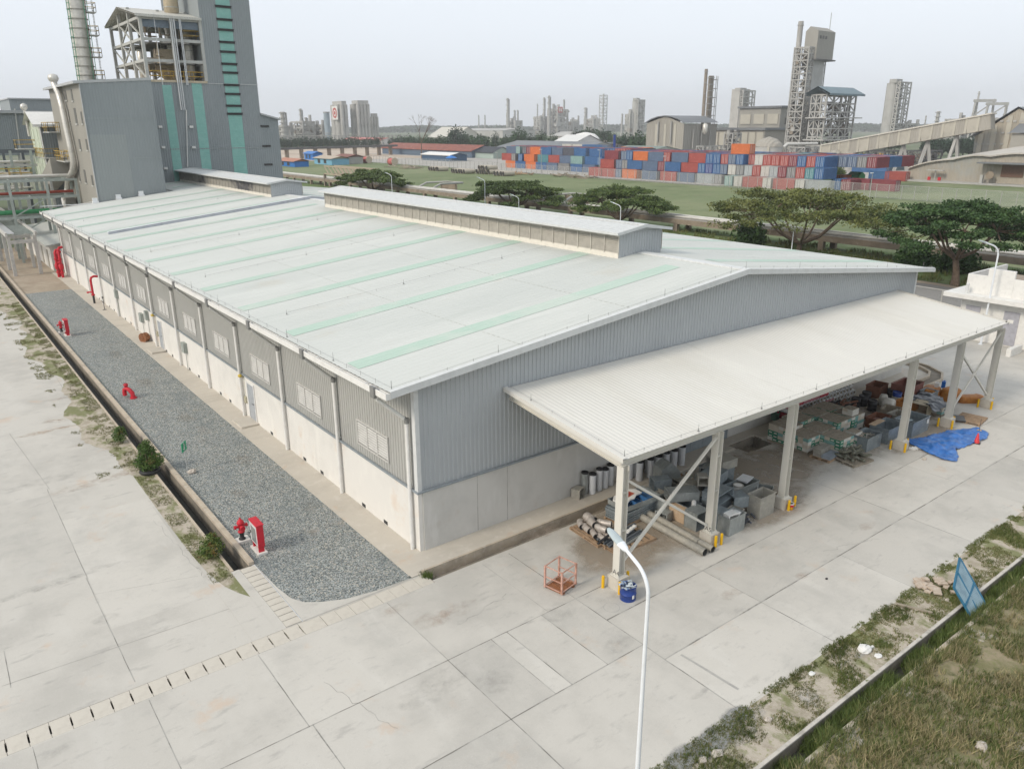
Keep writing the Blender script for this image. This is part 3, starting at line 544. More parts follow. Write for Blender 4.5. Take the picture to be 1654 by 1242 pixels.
a=MB(); a.quad((XL-.15,YF2,zc(YF2)-.012),(XR+.15,YF2,zc(YF2)-.012),(XR+.15,-.06,zc(0)-.012),(XL-.15,-.06,zc(0)-.012)); a.build('soffit',m_croof,cn)
def ibeam(a,p,q,w,h,up=(0,0,1)):
    p=Vector(p);q=Vector(q); d=(q-p).normalized(); u=Vector(up); u=(u-d*u.dot(d)).normalized()
    a.beam(p,q,.025,h-.04,up=up)
    for s_ in (-1,1): a.beam(p+u*(s_*(h/2-.01)),q+u*(s_*(h/2-.01)),w,.022,up=up)
a=MB()
ibeam(a,(XL,CYc,ZF-.22),(XR,CYc,ZF-.22),.16,.30); ibeam(a,(XL,-.3,ZB-.22),(XR,-.3,ZB-.22),.14,.25)
a.build('beam',m_crm,cn); a=MB()
for y in np.linspace(-5.3,-1,5): a.box(XL,XR,y-.03,y+.03,zc(y)-.14,zc(y)-.015)
a.build('purlin',m_crm,cn)
for x in cxs: 
    a=MB(); ibeam(a,(x,CYc+.05,ZF-.30),(x,-.1,ZB-.28),.15,.32); a.build('rafter',m_crm,cn)
a=MB(); a.add([(XL-.18,YF2-.02,zc(YF2)-.1),(XL-.18,-.06,zc(0)-.1),(XL-.18,-.06,zc(0)+.06),(XL-.18,YF2-.02,zc(YF2)+.06),(XL-.0,YF2-.02,zc(YF2)+.065),(XL-.0,-.06,zc(0)+.065)],[(0,1,2,3),(3,2,5,4)]); a.add([(XR+.18,YF2-.02,zc(YF2)-.1),(XR+.18,-.06,zc(0)-.1),(XR+.18,-.06,zc(0)+.06),(XR+.18,YF2-.02,zc(YF2)+.06)],[(0,1,2,3)]); a.build('flashing',m_croof,cn)
for i,x in enumerate(cxs):
    a=MB(); z0=.5
    for s_ in (-1,1): a.box(x-.14+ (0 if s_<0 else .26),x-.12+(0 if s_<0 else .26),CYc-.15,CYc+.15,z0,ZF-.37)
    a.box(x-.12,x+.12,CYc-.012,CYc+.012,z0,ZF-.37)
    for z in (2.2,3.6): a.box(x-.12,x+.12,CYc-.13,CYc+.13,z,z+.015)
    a.box(x-.2,x+.2,CYc-.2,CYc+.2,z0-.03,z0); 
    for sx in (-1,1):
        for sy in (-1,1): a.cyl((x+sx*.16,CYc+sy*.16,z0),(x+sx*.16,CYc+sy*.16,z0+.06),.016,n=6)
    c=a.build('column',m_crm,cn)
    a=MB(); a.box(x-.25,x+.25,CYc-.27,CYc+.27,.0,z0-.03); a.build('footing',m_slab,c)
    a=MB(); a.ext([(x-.14,z0),(x-.05,z0+.02),(x+.0,z0+.13),(x-.06,z0+.22),(x-.10,z0+.12)],'y',CYc-.158,CYc-.152); a.ext([(x+.01,z0+.04),(x+.06,z0+.02),(x+.10,z0+.18),(x+.05,z0+.24)],'y',CYc-.158,CYc-.152)
    if i<2: 
        cu=bpy.data.curves.new('stencil','FONT'); cu.body='A4' if i==0 else 'A5'; cu.size=.26; cu.extrude=.001
        o=bpy.data.objects.new('stencil',cu); S.collection.objects.link(o); o.rotation_euler=(R(90),0,-R(90)); o.location=(x-.143,CYc+.13,z0+.04)
        dg=bpy.context.evaluated_depsgraph_get(); me=bpy.data.meshes.new_from_object(o.evaluated_get(dg)); mw=o.matrix_basis.copy()
        bpy.data.objects.remove(o); me.transform(mw); me.transform(Matrix.Translation(-cn.location)); me.materials.clear(); me.materials.append(m_dark)
        oo=bpy.data.objects.new('stencil_mark',me); S.collection.objects.link(oo); oo.parent=c
def brace(xa,za,xb,zb,dy): 
    a=MB(); a.beam((xa,CYc+dy,za),(xb,CYc+dy,zb),.09,.09); a.build('brace',m_crm,cn)
brace(cxs[0]+.14,1.0,cxs[1]-.14,ZF-.55,-.05); brace(cxs[0]+.14,ZF-.9,cxs[1]-.14,.75,.05)
brace(cxs[4]+.14,1.0,cxs[5]-.14,ZF-.55,-.05); brace(cxs[4]+.14,ZF-.9,cxs[5]-.14,.75,.05)
a=MB(); conductor([(XL,YF2+.1,zc(YF2)+.03),(XR,YF2+.1,zc(YF2)+.03)],.9,.12); conductor([(XR,YF2+.1,zc(YF2)+.03),(XR,-.3,zc(0)+.03)],1.2,.12); conductor([(XL,YF2+.1,zc(YF2)+.03),(XL,-.3,zc(0)+.03)],1.2,.12)
a.build('lightning_conductor',simple('conductor_grey',(.30,.30,.29),.5),cn)
# ================================================================ GROUND OBJECTS, LEFT STRIP
m_red=mat('fire_red_paint',(.52,.02,.035),[((.40,.015,.03),4,.45,.7,.6),((.45,.09,.07),9,.58,.72,.5),((.25,.03,.03),2.5,.6,.72,.5)],.55,spec=.35)
m_blk=simple('black_rubber',(.03,.03,.032),.6); m_pad=simple('white_concrete_pad',(.66,.64,.60),.85,v=.08)
def hydrant(x,y,s,label,rotz=0):
    t=thing('fire_hydrant',(x,y,0),label,'hydrant'); c,n=math.cos(rotz),math.sin(rotz)
    a=MB(); a.cbox(x,y,.0,.5*s,.42*s,.09*s,rotz); a.build('pad',m_pad,t)
    a=MB(); a.lathe(x,y,[(.13*s,.09*s),(.13*s,.13*s),(.08*s,.14*s),(.08*s,.36*s),(.12*s,.37*s),(.12*s,.40*s)],14); a.build('spool',m_blk,t)
    a=MB(); a.lathe(x,y,[(.13*s,.40*s),(.13*s,.44*s),(.09*s,.46*s),(.095*s,.72*s),(.14*s,.74*s),(.14*s,.78*s),(.11*s,.86*s),(.06*s,.92*s),(.03*s,.93*s),(.03*s,1.0*s)],16); a.build('barrel',m_red,t)
    for dx,dy,r,L in ((c,n,.065,.2),(-c,-n,.065,.2),(n,-c,.08,.22)):
        a=MB(); z=.64*s; a.cyl((x,y,z),(x+dx*L*s,y+dy*L*s,z),r*s*.8,n=12); a.cyl((x+dx*(L-.02)*s,y+dy*(L-.02)*s,z),(x+dx*(L+.05)*s,y+dy*(L+.05)*s,z),r*s*1.15,n=12); a.build('outlet',m_red,t)
    return t
def cabinet(x,y,rotz,s,label):
    t=thing('hose_cabinet',(x,y,0),label,'cabinet'); c,n=math.cos(rotz),math.sin(rotz); T=lambda u,v:(x+c*u-n*v,y+n*u+c*v)
    a=MB(); a.cbox(x,y,0,.38*s,.9*s,.08*s,rotz); a.build('pad',m_pad,t)
    for v in (-.3,.3):
        a=MB(); p=T(0,v*s); a.cbox(p[0],p[1],.08*s,.22*s,.06*s,.30*s,rotz); a.build('leg',m_red,t)
    a=MB(); a.cbox(x,y,.33*s,.26*s,.78*s,.92*s,rotz); p=T(0,0); a.cbox(p[0],p[1],1.25*s,.32*s,.84*s,.03*s,rotz); a.build('case',m_red,t)
    a=MB(); p=T(-.135*s,0); a.cbox(p[0],p[1],.37*s,.02*s,.70*s,.82*s,rotz,0); d=a.build('door',m_trim,t)
    a=MB(); p=T(-.147*s,-.02*s); a.cbox(p[0],p[1],.43*s,.012*s,.50*s,.66*s,rotz); a.build('pane',simple('wired_glass',(.20,.22,.22),.15,v=.05),d)
    a=MB(); p=T(-.16*s,.3*s); a.cbox(p[0],p[1],.72*s,.03*s,.03*s,.12*s,rotz); a.build('handle',m_iron,d)
    return t
hydrant(-5.0,4.92,1.0,'bright red fire hydrant on a white pad beside the nearest hose cabinet')
cabinet(-4.75,3.85,R(0),.95,'red fire hose cabinet with glazed white door near the drain end')
hydrant(-4.93,45.1,1.0,'far red fire hydrant on the gravel, half hidden by the distant hose cabinet')
cabinet(-4.72,43.9,R(0),1.0,'distant red fire hose cabinet standing alone on the gravel bed')
# red standpipe elbow (monitor)
x,y=G(207,642); t=thing('fire_standpipe',(x,y,0),'stout red double-bend fire standpipe rising from the gravel','standpipe')
a=MB(); a.tube([(x+.22,y-.35,.0),(x+.2,y-.33,.32),(x+.10,y-.2,.50),(x-.02,y,.58),(x-.1,y+.1,.5),(x-.12,y+.14,.3),(x-.12,y+.14,.12)],.12,12); a.cyl((x+.22,y-.35,0),(x+.22,y-.35,.07),.19,n=14); a.build('pipe',m_red,t)
a=MB(); a.lathe(x-.02,y,[(.1,.60),(.09,.74),(.14,.75),(.14,.79),(.05,.8),(.05,.88)],12); a.cyl((x-.14,y,.84),(x+.1,y,.84),.025,n=6); a.build('valve',m_red,t)
# exit sign on a pole with a stone at its foot
x,y=G(303,762); t=thing('safety_sign',(x,y,0),'small green assembly sign on a thin pole standing in the gravel','sign')
a=MB(); a.cyl((x,y,0),(x,y,1.45),.018,n=6); a.build('pole',simple('galvanised_pole',(.42,.44,.44),.4),t)
a=MB(); a.cbox(x,y,1.05,.5,.02,.42,R(52)); sg=a.build('sign_plate',simple('sign_green',(.01,.30,.15),.4,v=.05),t)
a=MB(); 
for u,z,sx,sz in ((0,1.2,.08,.16),(0,1.37,.06,.06),(-.1,1.17,.09,.03),(.1,1.3,.09,.03)):
    c,n=math.cos(R(52)),math.sin(R(52))
    for k in (-1,1): a.cbox(x+c*u+n*.012*k,y+n*u-c*.012*k,z-sz/2,sx,.003,sz,R(52))
a.build('pictogram',m_white,sg)
def rock(x,y,r,m,label,z=0,sq=.7,name='stone',cat='stone',group=None,seed=0):
    rr=random.Random(seed or int(x*97+y*31)); a=MB(); n=9; m_=5; P=[]
    for j in range(m_+1):
        ph=math.pi*j/m_
        for i in range(n):
            th=2*math.pi*i/n; k=r*(.78+.4*rr.random()); P.append((x+k*math.sin(ph)*math.cos(th)*1.25,y+k*math.sin(ph)*math.sin(th)*.9,z+max(-.02,r*sq*.6-k*math.cos(ph)*sq)))
    a.add(P,[(j*n+i,j*n+(i+1)%n,(j+1)*n+(i+1)%n,(j+1)*n+i) for j in range(m_) for i in range(n)]); return solo(name,a,m,(x,y,z),label,cat,group)
m_rock=mat('pale_stone',(.50,.45,.39),[((.36,.31,.26),6,.4,.7,.8),((.62,.6,.56),14,.55,.7,.7)],.9,bump=(20,.5,.02))
x,y=G(310,764); rock(x,y,.17,m_rock,'tan stone lying beside the foot of the green sign')
# bushes along the drain
m_leafA=mat('bush_leaf',(.075,.14,.03),[((.045,.09,.02),3,.4,.65,.9),((.13,.17,.04),6,.5,.7,.7),((.20,.10,.045),2.2,.6,.72,.7)],.6,spec=.25)
m_leafB=mat('yellow_bush_leaf',(.10,.155,.035),[((.06,.10,.025),3,.4,.65,.9),((.30,.12,.05),1.8,.55,.70,.8),((.20,.20,.05),6,.5,.7,.7)],.6,spec=.25)
m_twig=simple('bark',(.14,.10,.07),.9,v=.2)
def bush(x,y,h,r,n,m,label,lobes):
    t=thing('bush',(x,y,0),label,'bush'); a=MB()
    for k in range(6):
        th=k*1.05; a.tube([(x,y,0),(x+.1*r*math.cos(th),y+.1*r*math.sin(th),h*.3),(x+.5*r*math.cos(th),y+.5*r*math.sin(th),h*.7)],.015,5)
    a.build('stem',m_twig,t); C=[]
    for (dx,dy,dz,rr,hh) in lobes:
        k=int(n*rr*rr/sum(l[3]**2 for l in lobes)); u=rng.normal(size=(k,3)); u/=np.linalg.norm(u,axis=1)[:,None]; q=rng.random((k,1))**.38
        bump_=1+.22*np.sin(u[:,:1]*7+dx*9)*np.cos(u[:,1:2]*6+u[:,2:]*5)
        C.append(u*q*bump_*np.array([rr,rr,hh])+np.array([x+dx,y+dy,dz]))
    C=np.concatenate(C); V,Fc=leafquads(C,.035); npmesh('foliage',V,Fc,m,t)
x,y=G(195,715); bush(x,y,.7,.38,1700,m_leafA,'small round green bush, upper one beside the drain',[(0,0,.42,.38,.38),(.05,-.05,.68,.25,.22)])
x,y=G(243,763); bush(x,y,1.5,.6,5200,m_leafA,'large dark green bush growing out of an old tyre by the drain',[(0,0,.58,.52,.48),(-.05,.12,1.1,.36,.38),(.3,-.2,.62,.36,.34),(-.28,.15,.55,.34,.34),(.05,.1,1.42,.2,.22),(.2,.2,.95,.24,.24)])
a=MB(); cx,cy=x,y; P=[]
for i in range(20):
    th=2*math.pi*i/20
    for j in range(8):
        ph=2*math.pi*j/8; rr=.36+.11*math.cos(ph); P.append((cx+rr*math.cos(th),cy+rr*math.sin(th),.11+.1*math.sin(ph)))
a.add(P,[(i*8+j,((i+1)%20)*8+j,((i+1)%20)*8+(j+1)%8,i*8+(j+1)%8) for i in range(20) for j in range(8)],0,True); solo('old_tyre',a,m_blk,(cx,cy,0),'old black tyre round the foot of the large bush','tyre')
x,y=G(345,900); bush(x,y,.8,.45,2300,m_leafB,'low reddish green bush beside the near end of the drain',[(0,0,.42,.45,.36),(.05,.1,.7,.26,.28),(-.25,.1,.3,.28,.22)])
# rusty reel and other things at the wall
x,y=G(235,552); t=thing('cable_drum',(x,y,0),'rusty round drum leaning by the wall at the gravel edge','drum')
a=MB(); m_rust=mat('rust',(.26,.11,.05),[((.14,.06,.035),5,.4,.7,.8),((.35,.22,.14),9,.55,.7,.7)],.85)
a.cyl((x-.15,y-.1,.34),(x+.15,y+.1,.34),.34,n=18); a.build('shell',m_rust,t); a=MB(); a.cyl((x-.2,y-.13,.34),(x-.15,y-.1,.34),.36,n=18); a.cyl((x-.23,y-.15,.34),(x-.2,y-.13,.34),.1,n=10); a.build('end_cap',m_rust,t)
for (px,py,h,lab) in ((160,500,2.6,'tall hooked red sprinkler riser beside the wall halfway along the warehouse'),):
    y,_=PX(152,485,-.75); x=-.75; t=thing('sprinkler_riser',(x,y,0),lab,'fire pipe')
    a=MB(); a.tube([(x,y,.03),(x,y,.8)],.09,10); a.build('foot_pipe',m_blk,t)
    a=MB(); a.tube([(x,y,.8),(x,y,2.1),(x+.06,y,2.35),(x+.3,y,2.45),(x+.62,y,2.4)],.1,10); a.tube([(x,y,1.0),(x-.1,y+.5,1.0),(x-.3,y+.6,.95)],.07,8); a.cyl((x,y,.75),(x,y,.85),.16,n=12); a.build('pipe',m_red,t)
    a=MB(); a.lathe(x-.3,y+.6,[(.1,.9),(.1,1.02),(.02,1.03)],10); a.build('valve',m_red,t)
y0,_=PX(103,443,-.7); t=thing('sprinkler_riser',(-.75,y0+.4,0),'cluster of red sprinkler valves by the wall at the far end of the warehouse','fire pipe')
for k,(dx,dy,z) in enumerate(((0,0,2.9),(-.3,.5,2.6),(-.1,1.0,2.3))):
    a=MB(); x,y=-.75+dx,y0+.4+dy; a.tube([(x,y,.0),(x,y,z),(x+.1,y,z+.25),(x+.45,y,z+.3)],.13,10); a.lathe(x,y,[(.2,.9),(.24,1.1),(.24,1.35),(.16,1.5)],10); a.cyl((x,y,.5),(x,y,.6),.22,n=10); a.cyl((x,y,1.9),(x,y,2.0),.2,n=10); a.build('riser',m_red,t)
a=MB(); a.cyl((-.9,y0+.2,1.6),(-.9,y0+1.6,1.6),.09,n=8); a.lathe(-.98,y0+.9,[(.2,1.5),(.2,1.56)],12); a.build('cross_pipe',m_red,t)
y,_=PX(172,505,-.5); a=MB(); a.cbox(-.6,y,.0,.3,.3,.05); a.cyl((-.6,y,.05),(-.6,y,1.1),.03,n=6); a.cyl((-.6,y,.6),(-.75,y-.1,.9),.02,n=6); a.cbox(-.6,y,1.05,.1,.18,.14); solo('hose_post',a,m_iron,(-.6,y,0),'small dark tap post on the apron left of the rusty drum','post')
# ================================================================ UNDER THE CANOPY
m_gal=mat('galvanised',(.34,.36,.35),[((.25,.27,.265),3,.4,.65,.8),((.44,.46,.45),7,.5,.7,.7,(1,1,.4)),((.38,.34,.28),1.4,.6,.74,.5)],.42,.35,spec=.5)
m_gal2=mat('galvanised_blue',(.27,.31,.33),[((.20,.23,.25),3,.4,.65,.8),((.36,.40,.41),7,.5,.7,.7)],.42,.35,spec=.5)
m_gal3=mat('dusty_galvanised',(.37,.35,.30),[((.28,.27,.24),3,.4,.65,.8),((.45,.43,.38),7,.5,.7,.7)],.6,.15)
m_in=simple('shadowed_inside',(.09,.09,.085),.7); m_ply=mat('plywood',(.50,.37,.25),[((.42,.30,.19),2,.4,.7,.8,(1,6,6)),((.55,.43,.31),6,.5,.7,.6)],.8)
m_wood=mat('pallet_wood',(.36,.25,.16),[((.24,.16,.10),4,.4,.7,.8),((.45,.34,.24),9,.5,.7,.6)],.85)
m_grwood=mat('weathered_wood',(.30,.26,.20),[((.2,.17,.13),4,.4,.7,.8)],.9)
m_foil=mat('white_wrap',(.66,.67,.68),[((.52,.54,.56),1.5,.45,.7,.6,(4,4,.5)),((.72,.72,.71),6,.5,.7,.4)],.4,spec=.5)
m_alu=mat('foil_insulation',(.50,.46,.42),[((.40,.35,.31),9,.42,.62,.9),((.66,.63,.59),16,.55,.7,.7)],.45,.3)
m_tray=simple('blue_tray',(.04,.13,.30),.5)
def T2(x,y,rot): 
    c,n=math.cos(rot),math.sin(rot); return lambda u,v:(x+c*u-n*v,y+n*u+c*v)
def open_box(x,y,z,sx,sy,sz,rot,m,label,face='top',name='duct_section',cat='duct',group='sheet metal duct sections piled under the canopy',flange=True,th=.015,inner=None):
    """sheet-metal box open on one side, walls of real thickness"""
    o=thing(name,(x,y,z),label,cat,group); P=T2(x,y,rot); a=MB()
    def bx(u0,u1,v0,v1,w0,w1,mi=0): 
        cx,cy=P((u0+u1)/2,(v0+v1)/2); a.cbox(cx,cy,z+w0,u1-u0,v1-v0,w1-w0,rot,mi)
    X,Y=sx/2,sy/2
    if face!='top': bx(-X,X,-Y,Y,sz-th,sz)
    bx(-X,X,-Y,Y,0,th)
    if face!='-y': bx(-X,X,-Y,-Y+th,th,sz-th)
    if face!='+y' and face!='y': bx(-X,X,Y-th,Y,th,sz-th)
    if face!='-x': bx(-X,-X+th,-Y+th,Y-th,th,sz-th)
    bx(X-th,X,-Y+th,Y-th,th,sz-th)
    a.build('shell',m,o)
    if flange:
        a2=MB(); f=.03; a=a2
        if face=='top':
            for q in ((-X-f,X+f,-Y-f,-Y),(-X-f,X+f,Y,Y+f),(-X-f,-X,-Y,Y),(X,X+f,-Y,Y)): bx(q[0],q[1],q[2],q[3],sz-.03,sz+.003)
        elif face=='-y':
            for q in ((-X-f,X+f,-f,.0),(-X-f,X+f,sz,sz+f),(-X-f,-X,0,sz),(X,X+f,0,sz)): bx(q[0],q[1],-Y-.003,-Y+.03,q[2],q[3])
        elif face in('y',):
            for yy in (-Y-.003,Y-.03):
                for q in ((-X-f,X+f,-f,.0),(-X-f,X+f,sz,sz+f),(-X-f,-X,0,sz),(X,X+f,0,sz)): bx(q[0],q[1],yy,yy+.033,q[2],q[3])
        elif face=='-x':
            for q in ((-Y-f,Y+f,-f,.0),(-Y-f,Y+f,sz,sz+f),(-Y-f,-Y,0,sz),(Y,Y+f,0,sz)): bx(-X-.003,-X+.03,q[0],q[1],q[2],q[3])
        a.build('flange',m,o)
    return o
# standing foil-wrapped rolls along the wall
RB=[(8.05,-.24,1),(8.35,-.42,0),(8.8,-.36,0),(9.18,-.33,0),(9.55,-.28,0),(10.68,-.36,0),(10.9,-.75,0),(11.22,-.42,0),(11.5,-.84,0),(11.8,-.45,0),(12.05,-.85,0),(12.35,-.40,0),(12.62,-.80,0),(12.85,-.4,1),(13.15,-.80,0),(13.4,-.42,0),(13.68,-.82,0),(11.0,-.28,0),(12.1,-.3,1),(13.9,-.5,0)]
names=['dull galvanised one, leftmost of all','wrinkled white one, second from the left','third from the left','fourth from the left','fifth from the left, at the gap']
for i,(x,y,g) in enumerate(RB):
    h=.98+random.uniform(-.06,.06); r=.15+random.uniform(-.012,.012)
    lab=('standing wrapped roll by the wall, '+names[i]) if i<5 else 'standing wrapped roll by the wall, %s past the gap at the column'%('first second third fourth fifth sixth seventh eighth ninth tenth eleventh twelfth thirteenth fourteenth fifteenth'.split()[sorted(range(5,len(RB)),key=lambda k:RB[k][0]).index(i)])
    t=thing('wrapped_roll',(x,y,.035),lab,'roll','wrapped rolls standing along the wall')
    a=MB(); a.lathe(x,y,[(r,.04),(r*1.01,.2),(r*.98,.5),(r,h-.04)],16); a.build('wrap',m_gal if g else m_foil,t)
    a=MB(); a.lathe(x,y,[(r+.012,h-.04),(r+.015,h+.02),(r-.02,h+.04),(r-.05,h-.06),(.01,h-.06)],16); a.build('rim',m_blk,t)
a=MB(); 
o=open_box(7.62,-.28,.035,.42,.42,.42,R(20),m_gal3,'small battered grey duct box on the apron beside the leftmost roll','-y',group=None)
# foil-insulated elbows on a pallet
def pallet(x,y,rot,sx,sy,label,m=m_wood,z=0,n=7,group=None,name='pallet'):
    t=thing(name,(x,y,z),label,'pallet',group); P=T2(x,y,rot)
    a=MB()
    for v in (-.5,0,.5): cx,cy=P(0,v*(sy-.1)); a.cbox(cx,cy,z,sx,.09,.09,rot)
    for u in (-.45,0,.45): cx,cy=P(u*sx,0); a.cbox(cx,cy,z+.002,.09,sy-.02,.02,rot)
    a.build('bearer',m,t); a=MB()
    for i in range(n):
        cx,cy=P((i-(n-1)/2)*(sx/n),0); a.cbox(cx,cy,z+.09,sx/n*.68,sy,.022,rot)
    a.build('deck',m,t); return t
pallet(6.0,-3.05,R(-4),1.15,1.75,'wooden pallet under the foil elbows beside the near column')
el=['lowest','front','left','right','upper','rear','top','big open']
k=0
for (x,y,z,r,a0,tl) in ((5.75,-3.7,.24,.11,-60,0),(6.05,-3.75,.25,.12,-50,0),(5.7,-3.3,.25,.12,-75,0),(6.05,-3.3,.26,.13,-40,0),(5.75,-2.85,.26,.13,-65,0),(6.1,-2.85,.28,.15,-50,0),(5.9,-3.5,.50,.12,-40,1),(5.9,-3.0,.54,.14,-70,1),(6.25,-2.5,.36,.19,-55,0),(5.8,-2.45,.26,.13,-80,0),(6.3,-3.3,.5,.13,-20,1)):
    th=R(a0-38); d=Vector((math.cos(th),math.sin(th),0)); p=Vector((x,y,z)); u=Vector((-d.y,d.x,0))
    path=[p-d*.28+u*.1+Vector((0,0,-.05)),p-d*.2+u*.02,p-d*.06,p+d*.1,p+d*.24]
    t=thing('foil_elbow',(x,y,0),'foil-wrapped duct elbow, %s on the pallet by the near column'%('nearest second third fourth fifth sixth'.split()[k] if k<6 else ['left upper','right upper','largest dark-mouthed','hindmost','rightmost upper'][k-6]),'duct elbow','foil-wrapped elbows on the pallet'); k+=1
    a=MB(); a.tube(path,r,14,caps=False,rads=[r*.96,r,r*.96,r,r*.96]); a.build('wrap',m_alu,t)
    a=MB(); q=path[-1]; a.cyl(q-d*.12,q-d*.1,r*.9,n=14); a.cyl(q-d*.1,q+d*.005,r*.9,r*.9,14,caps=False); a.build('bore',m_in,t)
# pallet of dark pipes and slats
pallet(6.55,-4.15,R(-3),2.1,1.25,'broken pallet carrying dark grey pipe lengths near the first column')
kk=0
for i in range(12):
    x0=5.65+random.uniform(-.15,.1); yy=-4.6+.085*i; L=random.uniform(1.5,1.95); z=.15+.03*(i%3); a=MB(); P=T2(x0,yy,R(8)); q=P(L,0)
    a.beam((x0,yy,z),(q[0],q[1],z+random.uniform(-.02,.03)),.075,.06); solo('metal_profile',a,simple('dark_blue_steel',(.12,.135,.15),.5,.2) if i%3 else m_gal,(x0,yy,z),'long dark steel profile, %s from the front in the pile on the broken pallet'%ORD[i].replace('nearest','first'),'steel profile','steel profiles on the broken pallet')
a=MB(); a.cyl((5.15,-4.1,.38),(6.2,-3.85,.42),.05,n=8); solo('black_pipe',a,m_blk,(5.15,-4.1,.38),'thick black pipe lying across the top of the profile pile','pipe')
a=MB()
for i in range(6): a.cbox(6.75+i*.11,-4.05+i*.03,.26,.1,.13,.05+.02*(i%2),R(14))
solo('foam_strip',a,m_white,(7.0,-4.0,.26),'lumpy white foam strip lying on the dark profiles','foam strip')
# stack of trays with foam and red board
pallet(8.15,-2.85,R(4),1.9,1.15,'small pallet under the stack of blue-lined trays')
for k in range(6):
    z=.12+.085*k; o=open_box(8.15+random.uniform(-.02,.02),-2.85+random.uniform(-.02,.02),z,1.85,1.05,.08,R(4),m_gal2,'shallow grey metal tray, %s from the bottom of the tray stack'%('first second third fourth fifth sixth'.split()[k]),name='metal_tray',cat='tray',group='shallow trays in the stack',flange=False)
o=open_box(8.3,-2.9,.64,1.95,1.0,.22,R(-2),m_gal,'deep tray with blue lining on top of the tray stack',name='metal_tray',cat='tray',group=None)
a=MB(); 
for u in (-.32,.32): P=T2(8.3,-2.9,R(-2)); q=P(u,0); a.cbox(q[0],q[1],.66,.04,.95,.2,R(-2))
for u in (-.65,0,.65): q=P(u,.1); a.cbox(q[0],q[1],.655,.5,.6,.012,R(-2))
a.build('lining',m_tray,o)
a=MB(); P=T2(7.95,-2.75,R(10)); out=[(-.75,-.3),(-.4,-.38),(-.1,-.3),(.1,-.36),(.4,-.25),(.72,-.3),(.8,.05),(.6,.28),(.3,.33),(.1,.27),(-.3,.36),(-.6,.2)]
a.prism([P(*q) for q in out],.88,.94); solo('foam_board',a,m_white,(7.95,-2.75,.88),'torn white foam board lying on top of the tray stack','foam board')
a=MB(); q=P(.1,0); a.cbox(q[0],q[1],.943,.62,.3,.02,R(10)); a.cbox(q[0],q[1],.963,.35,.18,.012,R(10),1); solo('red_panel',a,[simple('orange_red',(.42,.10,.05),.6),simple('deep_red',(.30,.03,.03),.6)],(q[0],q[1],.943),'orange red panel lying on the torn white foam board','panel')
# long spiral pipes
for i,(p,q) in enumerate((((8.28,-3.35,.15),(8.1,-6.72,.15)),((8.72,-3.25,.15),(8.50,-6.1,.15)),((8.62,-4.2,.15),(8.52,-6.75,.14)))):
    t=thing('spiral_pipe',(p[0],p[1],0),['long galvanised pipe, left one of the three beside the second column','middle galvanised pipe lying beside the second column, shorter than its neighbours','galvanised pipe tucked against the footing of the second column'][i],'pipe','long galvanised pipes')
    a=MB(); p=Vector(p);q=Vector(q); r=.145 if i<2 else .13; a.cyl(p,q,r,n=20,caps=False); n=int((q-p).length/.12)
    for k in range(n): c=p+(q-p)*((k+.5)/n); d=(q-p).normalized()*.008; a.cyl(c-d,c+d,r+.004,n=20,caps=False)
    a.build('shell',m_gal3,t); a=MB(); d=(q-p).normalized(); a.cyl(p+d*.05,q-d*.02,r-.012,n=20,caps=False); a.cyl(q-d*.4,q-d*.38,r-.013,n=20); a.build('bore',m_in,t)
# duct pieces: (x,y,z,sx,sy,sz,rot,mat,open,label)
D=[(9.75,-3.55,0,1.25,.62,.62,0,m_gal,'top','deep open duct box directly behind the long pipes, nearest the tray stack'),
(9.4,-4.15,0,.12,1.0,.60,0,m_ply,'top','plywood-faced panel box standing just behind the long pipes'),
(9.85,-4.3,0,.7,.95,.62,0,m_gal2,'top','dark open box between the plywood panel and the taller cabinet'),
(9.62,-5.05,0,.75,.62,.66,0,m_gal,'-y','square duct with its dark mouth facing the yard, left of the second column'),
(10.25,-5.65,0,.5,.6,.72,0,m_gal2,'-y','narrow dark duct half hidden behind the second column'),
(10.42,-6.1,0,.96,.56,.66,0,m_gal,'top','large greenish open box right of the second column, at the front'),
(12.5,-5.98,0,.98,.60,.84,0,m_gal3,'top','tall dusty open box at the right end of the duct pile'),
(12.9,-4.6,0,1.9,.62,.62,0,m_gal,'top','long open trough duct behind the tall dusty box'),
(11.0,-4.8,.0,1.1,.9,.7,R(3),m_gal2,'top','open box buried in the middle of the duct pile'),
(10.9,-5.0,.72,1.15,.75,.34,R(8),m_gal2,'-y','flat duct resting on top of the pile, mouth to the yard'),
(13.3,-3.1,0,1.2,1.0,.8,R(2),m_gal2,'top','big square duct box at the back right of the pile'),
(13.4,-3.25,.82,1.0,.9,.35,R(-4),m_gal3,'-x','closed grey duct lid on the back right box'),
(12.2,-3.9,0,1.3,.9,.7,R(-3),m_gal2,'top','blue grey open box in the rear of the duct pile'),
(12.0,-3.9,.72,1.15,.8,.4,R(14),m_gal2,'-x','tilted blue grey duct on the rear of the pile'),
(10.4,-3.1,.0,.9,.8,.6,R(5),m_gal3,'top','dusty open box behind the first trough near the wall apron'),
(9.9,-4.0,.64,.62,1.25,.34,R(60),m_gal,'y','long rectangular duct lying on the boxes above the long pipes'),
(10.75,-3.75,.6,.5,.8,.38,R(20),m_gal3,'y','short brownish duct lying in the middle of the pile'),
(11.6,-2.9,.0,1.0,.8,.55,R(-10),m_gal3,'-x','low brownish duct box near the back edge of the pile'),
(11.75,-5.35,.35,.7,.6,.42,R(-20),m_gal2,'-x','tilted blue grey duct in front of the long trough')]
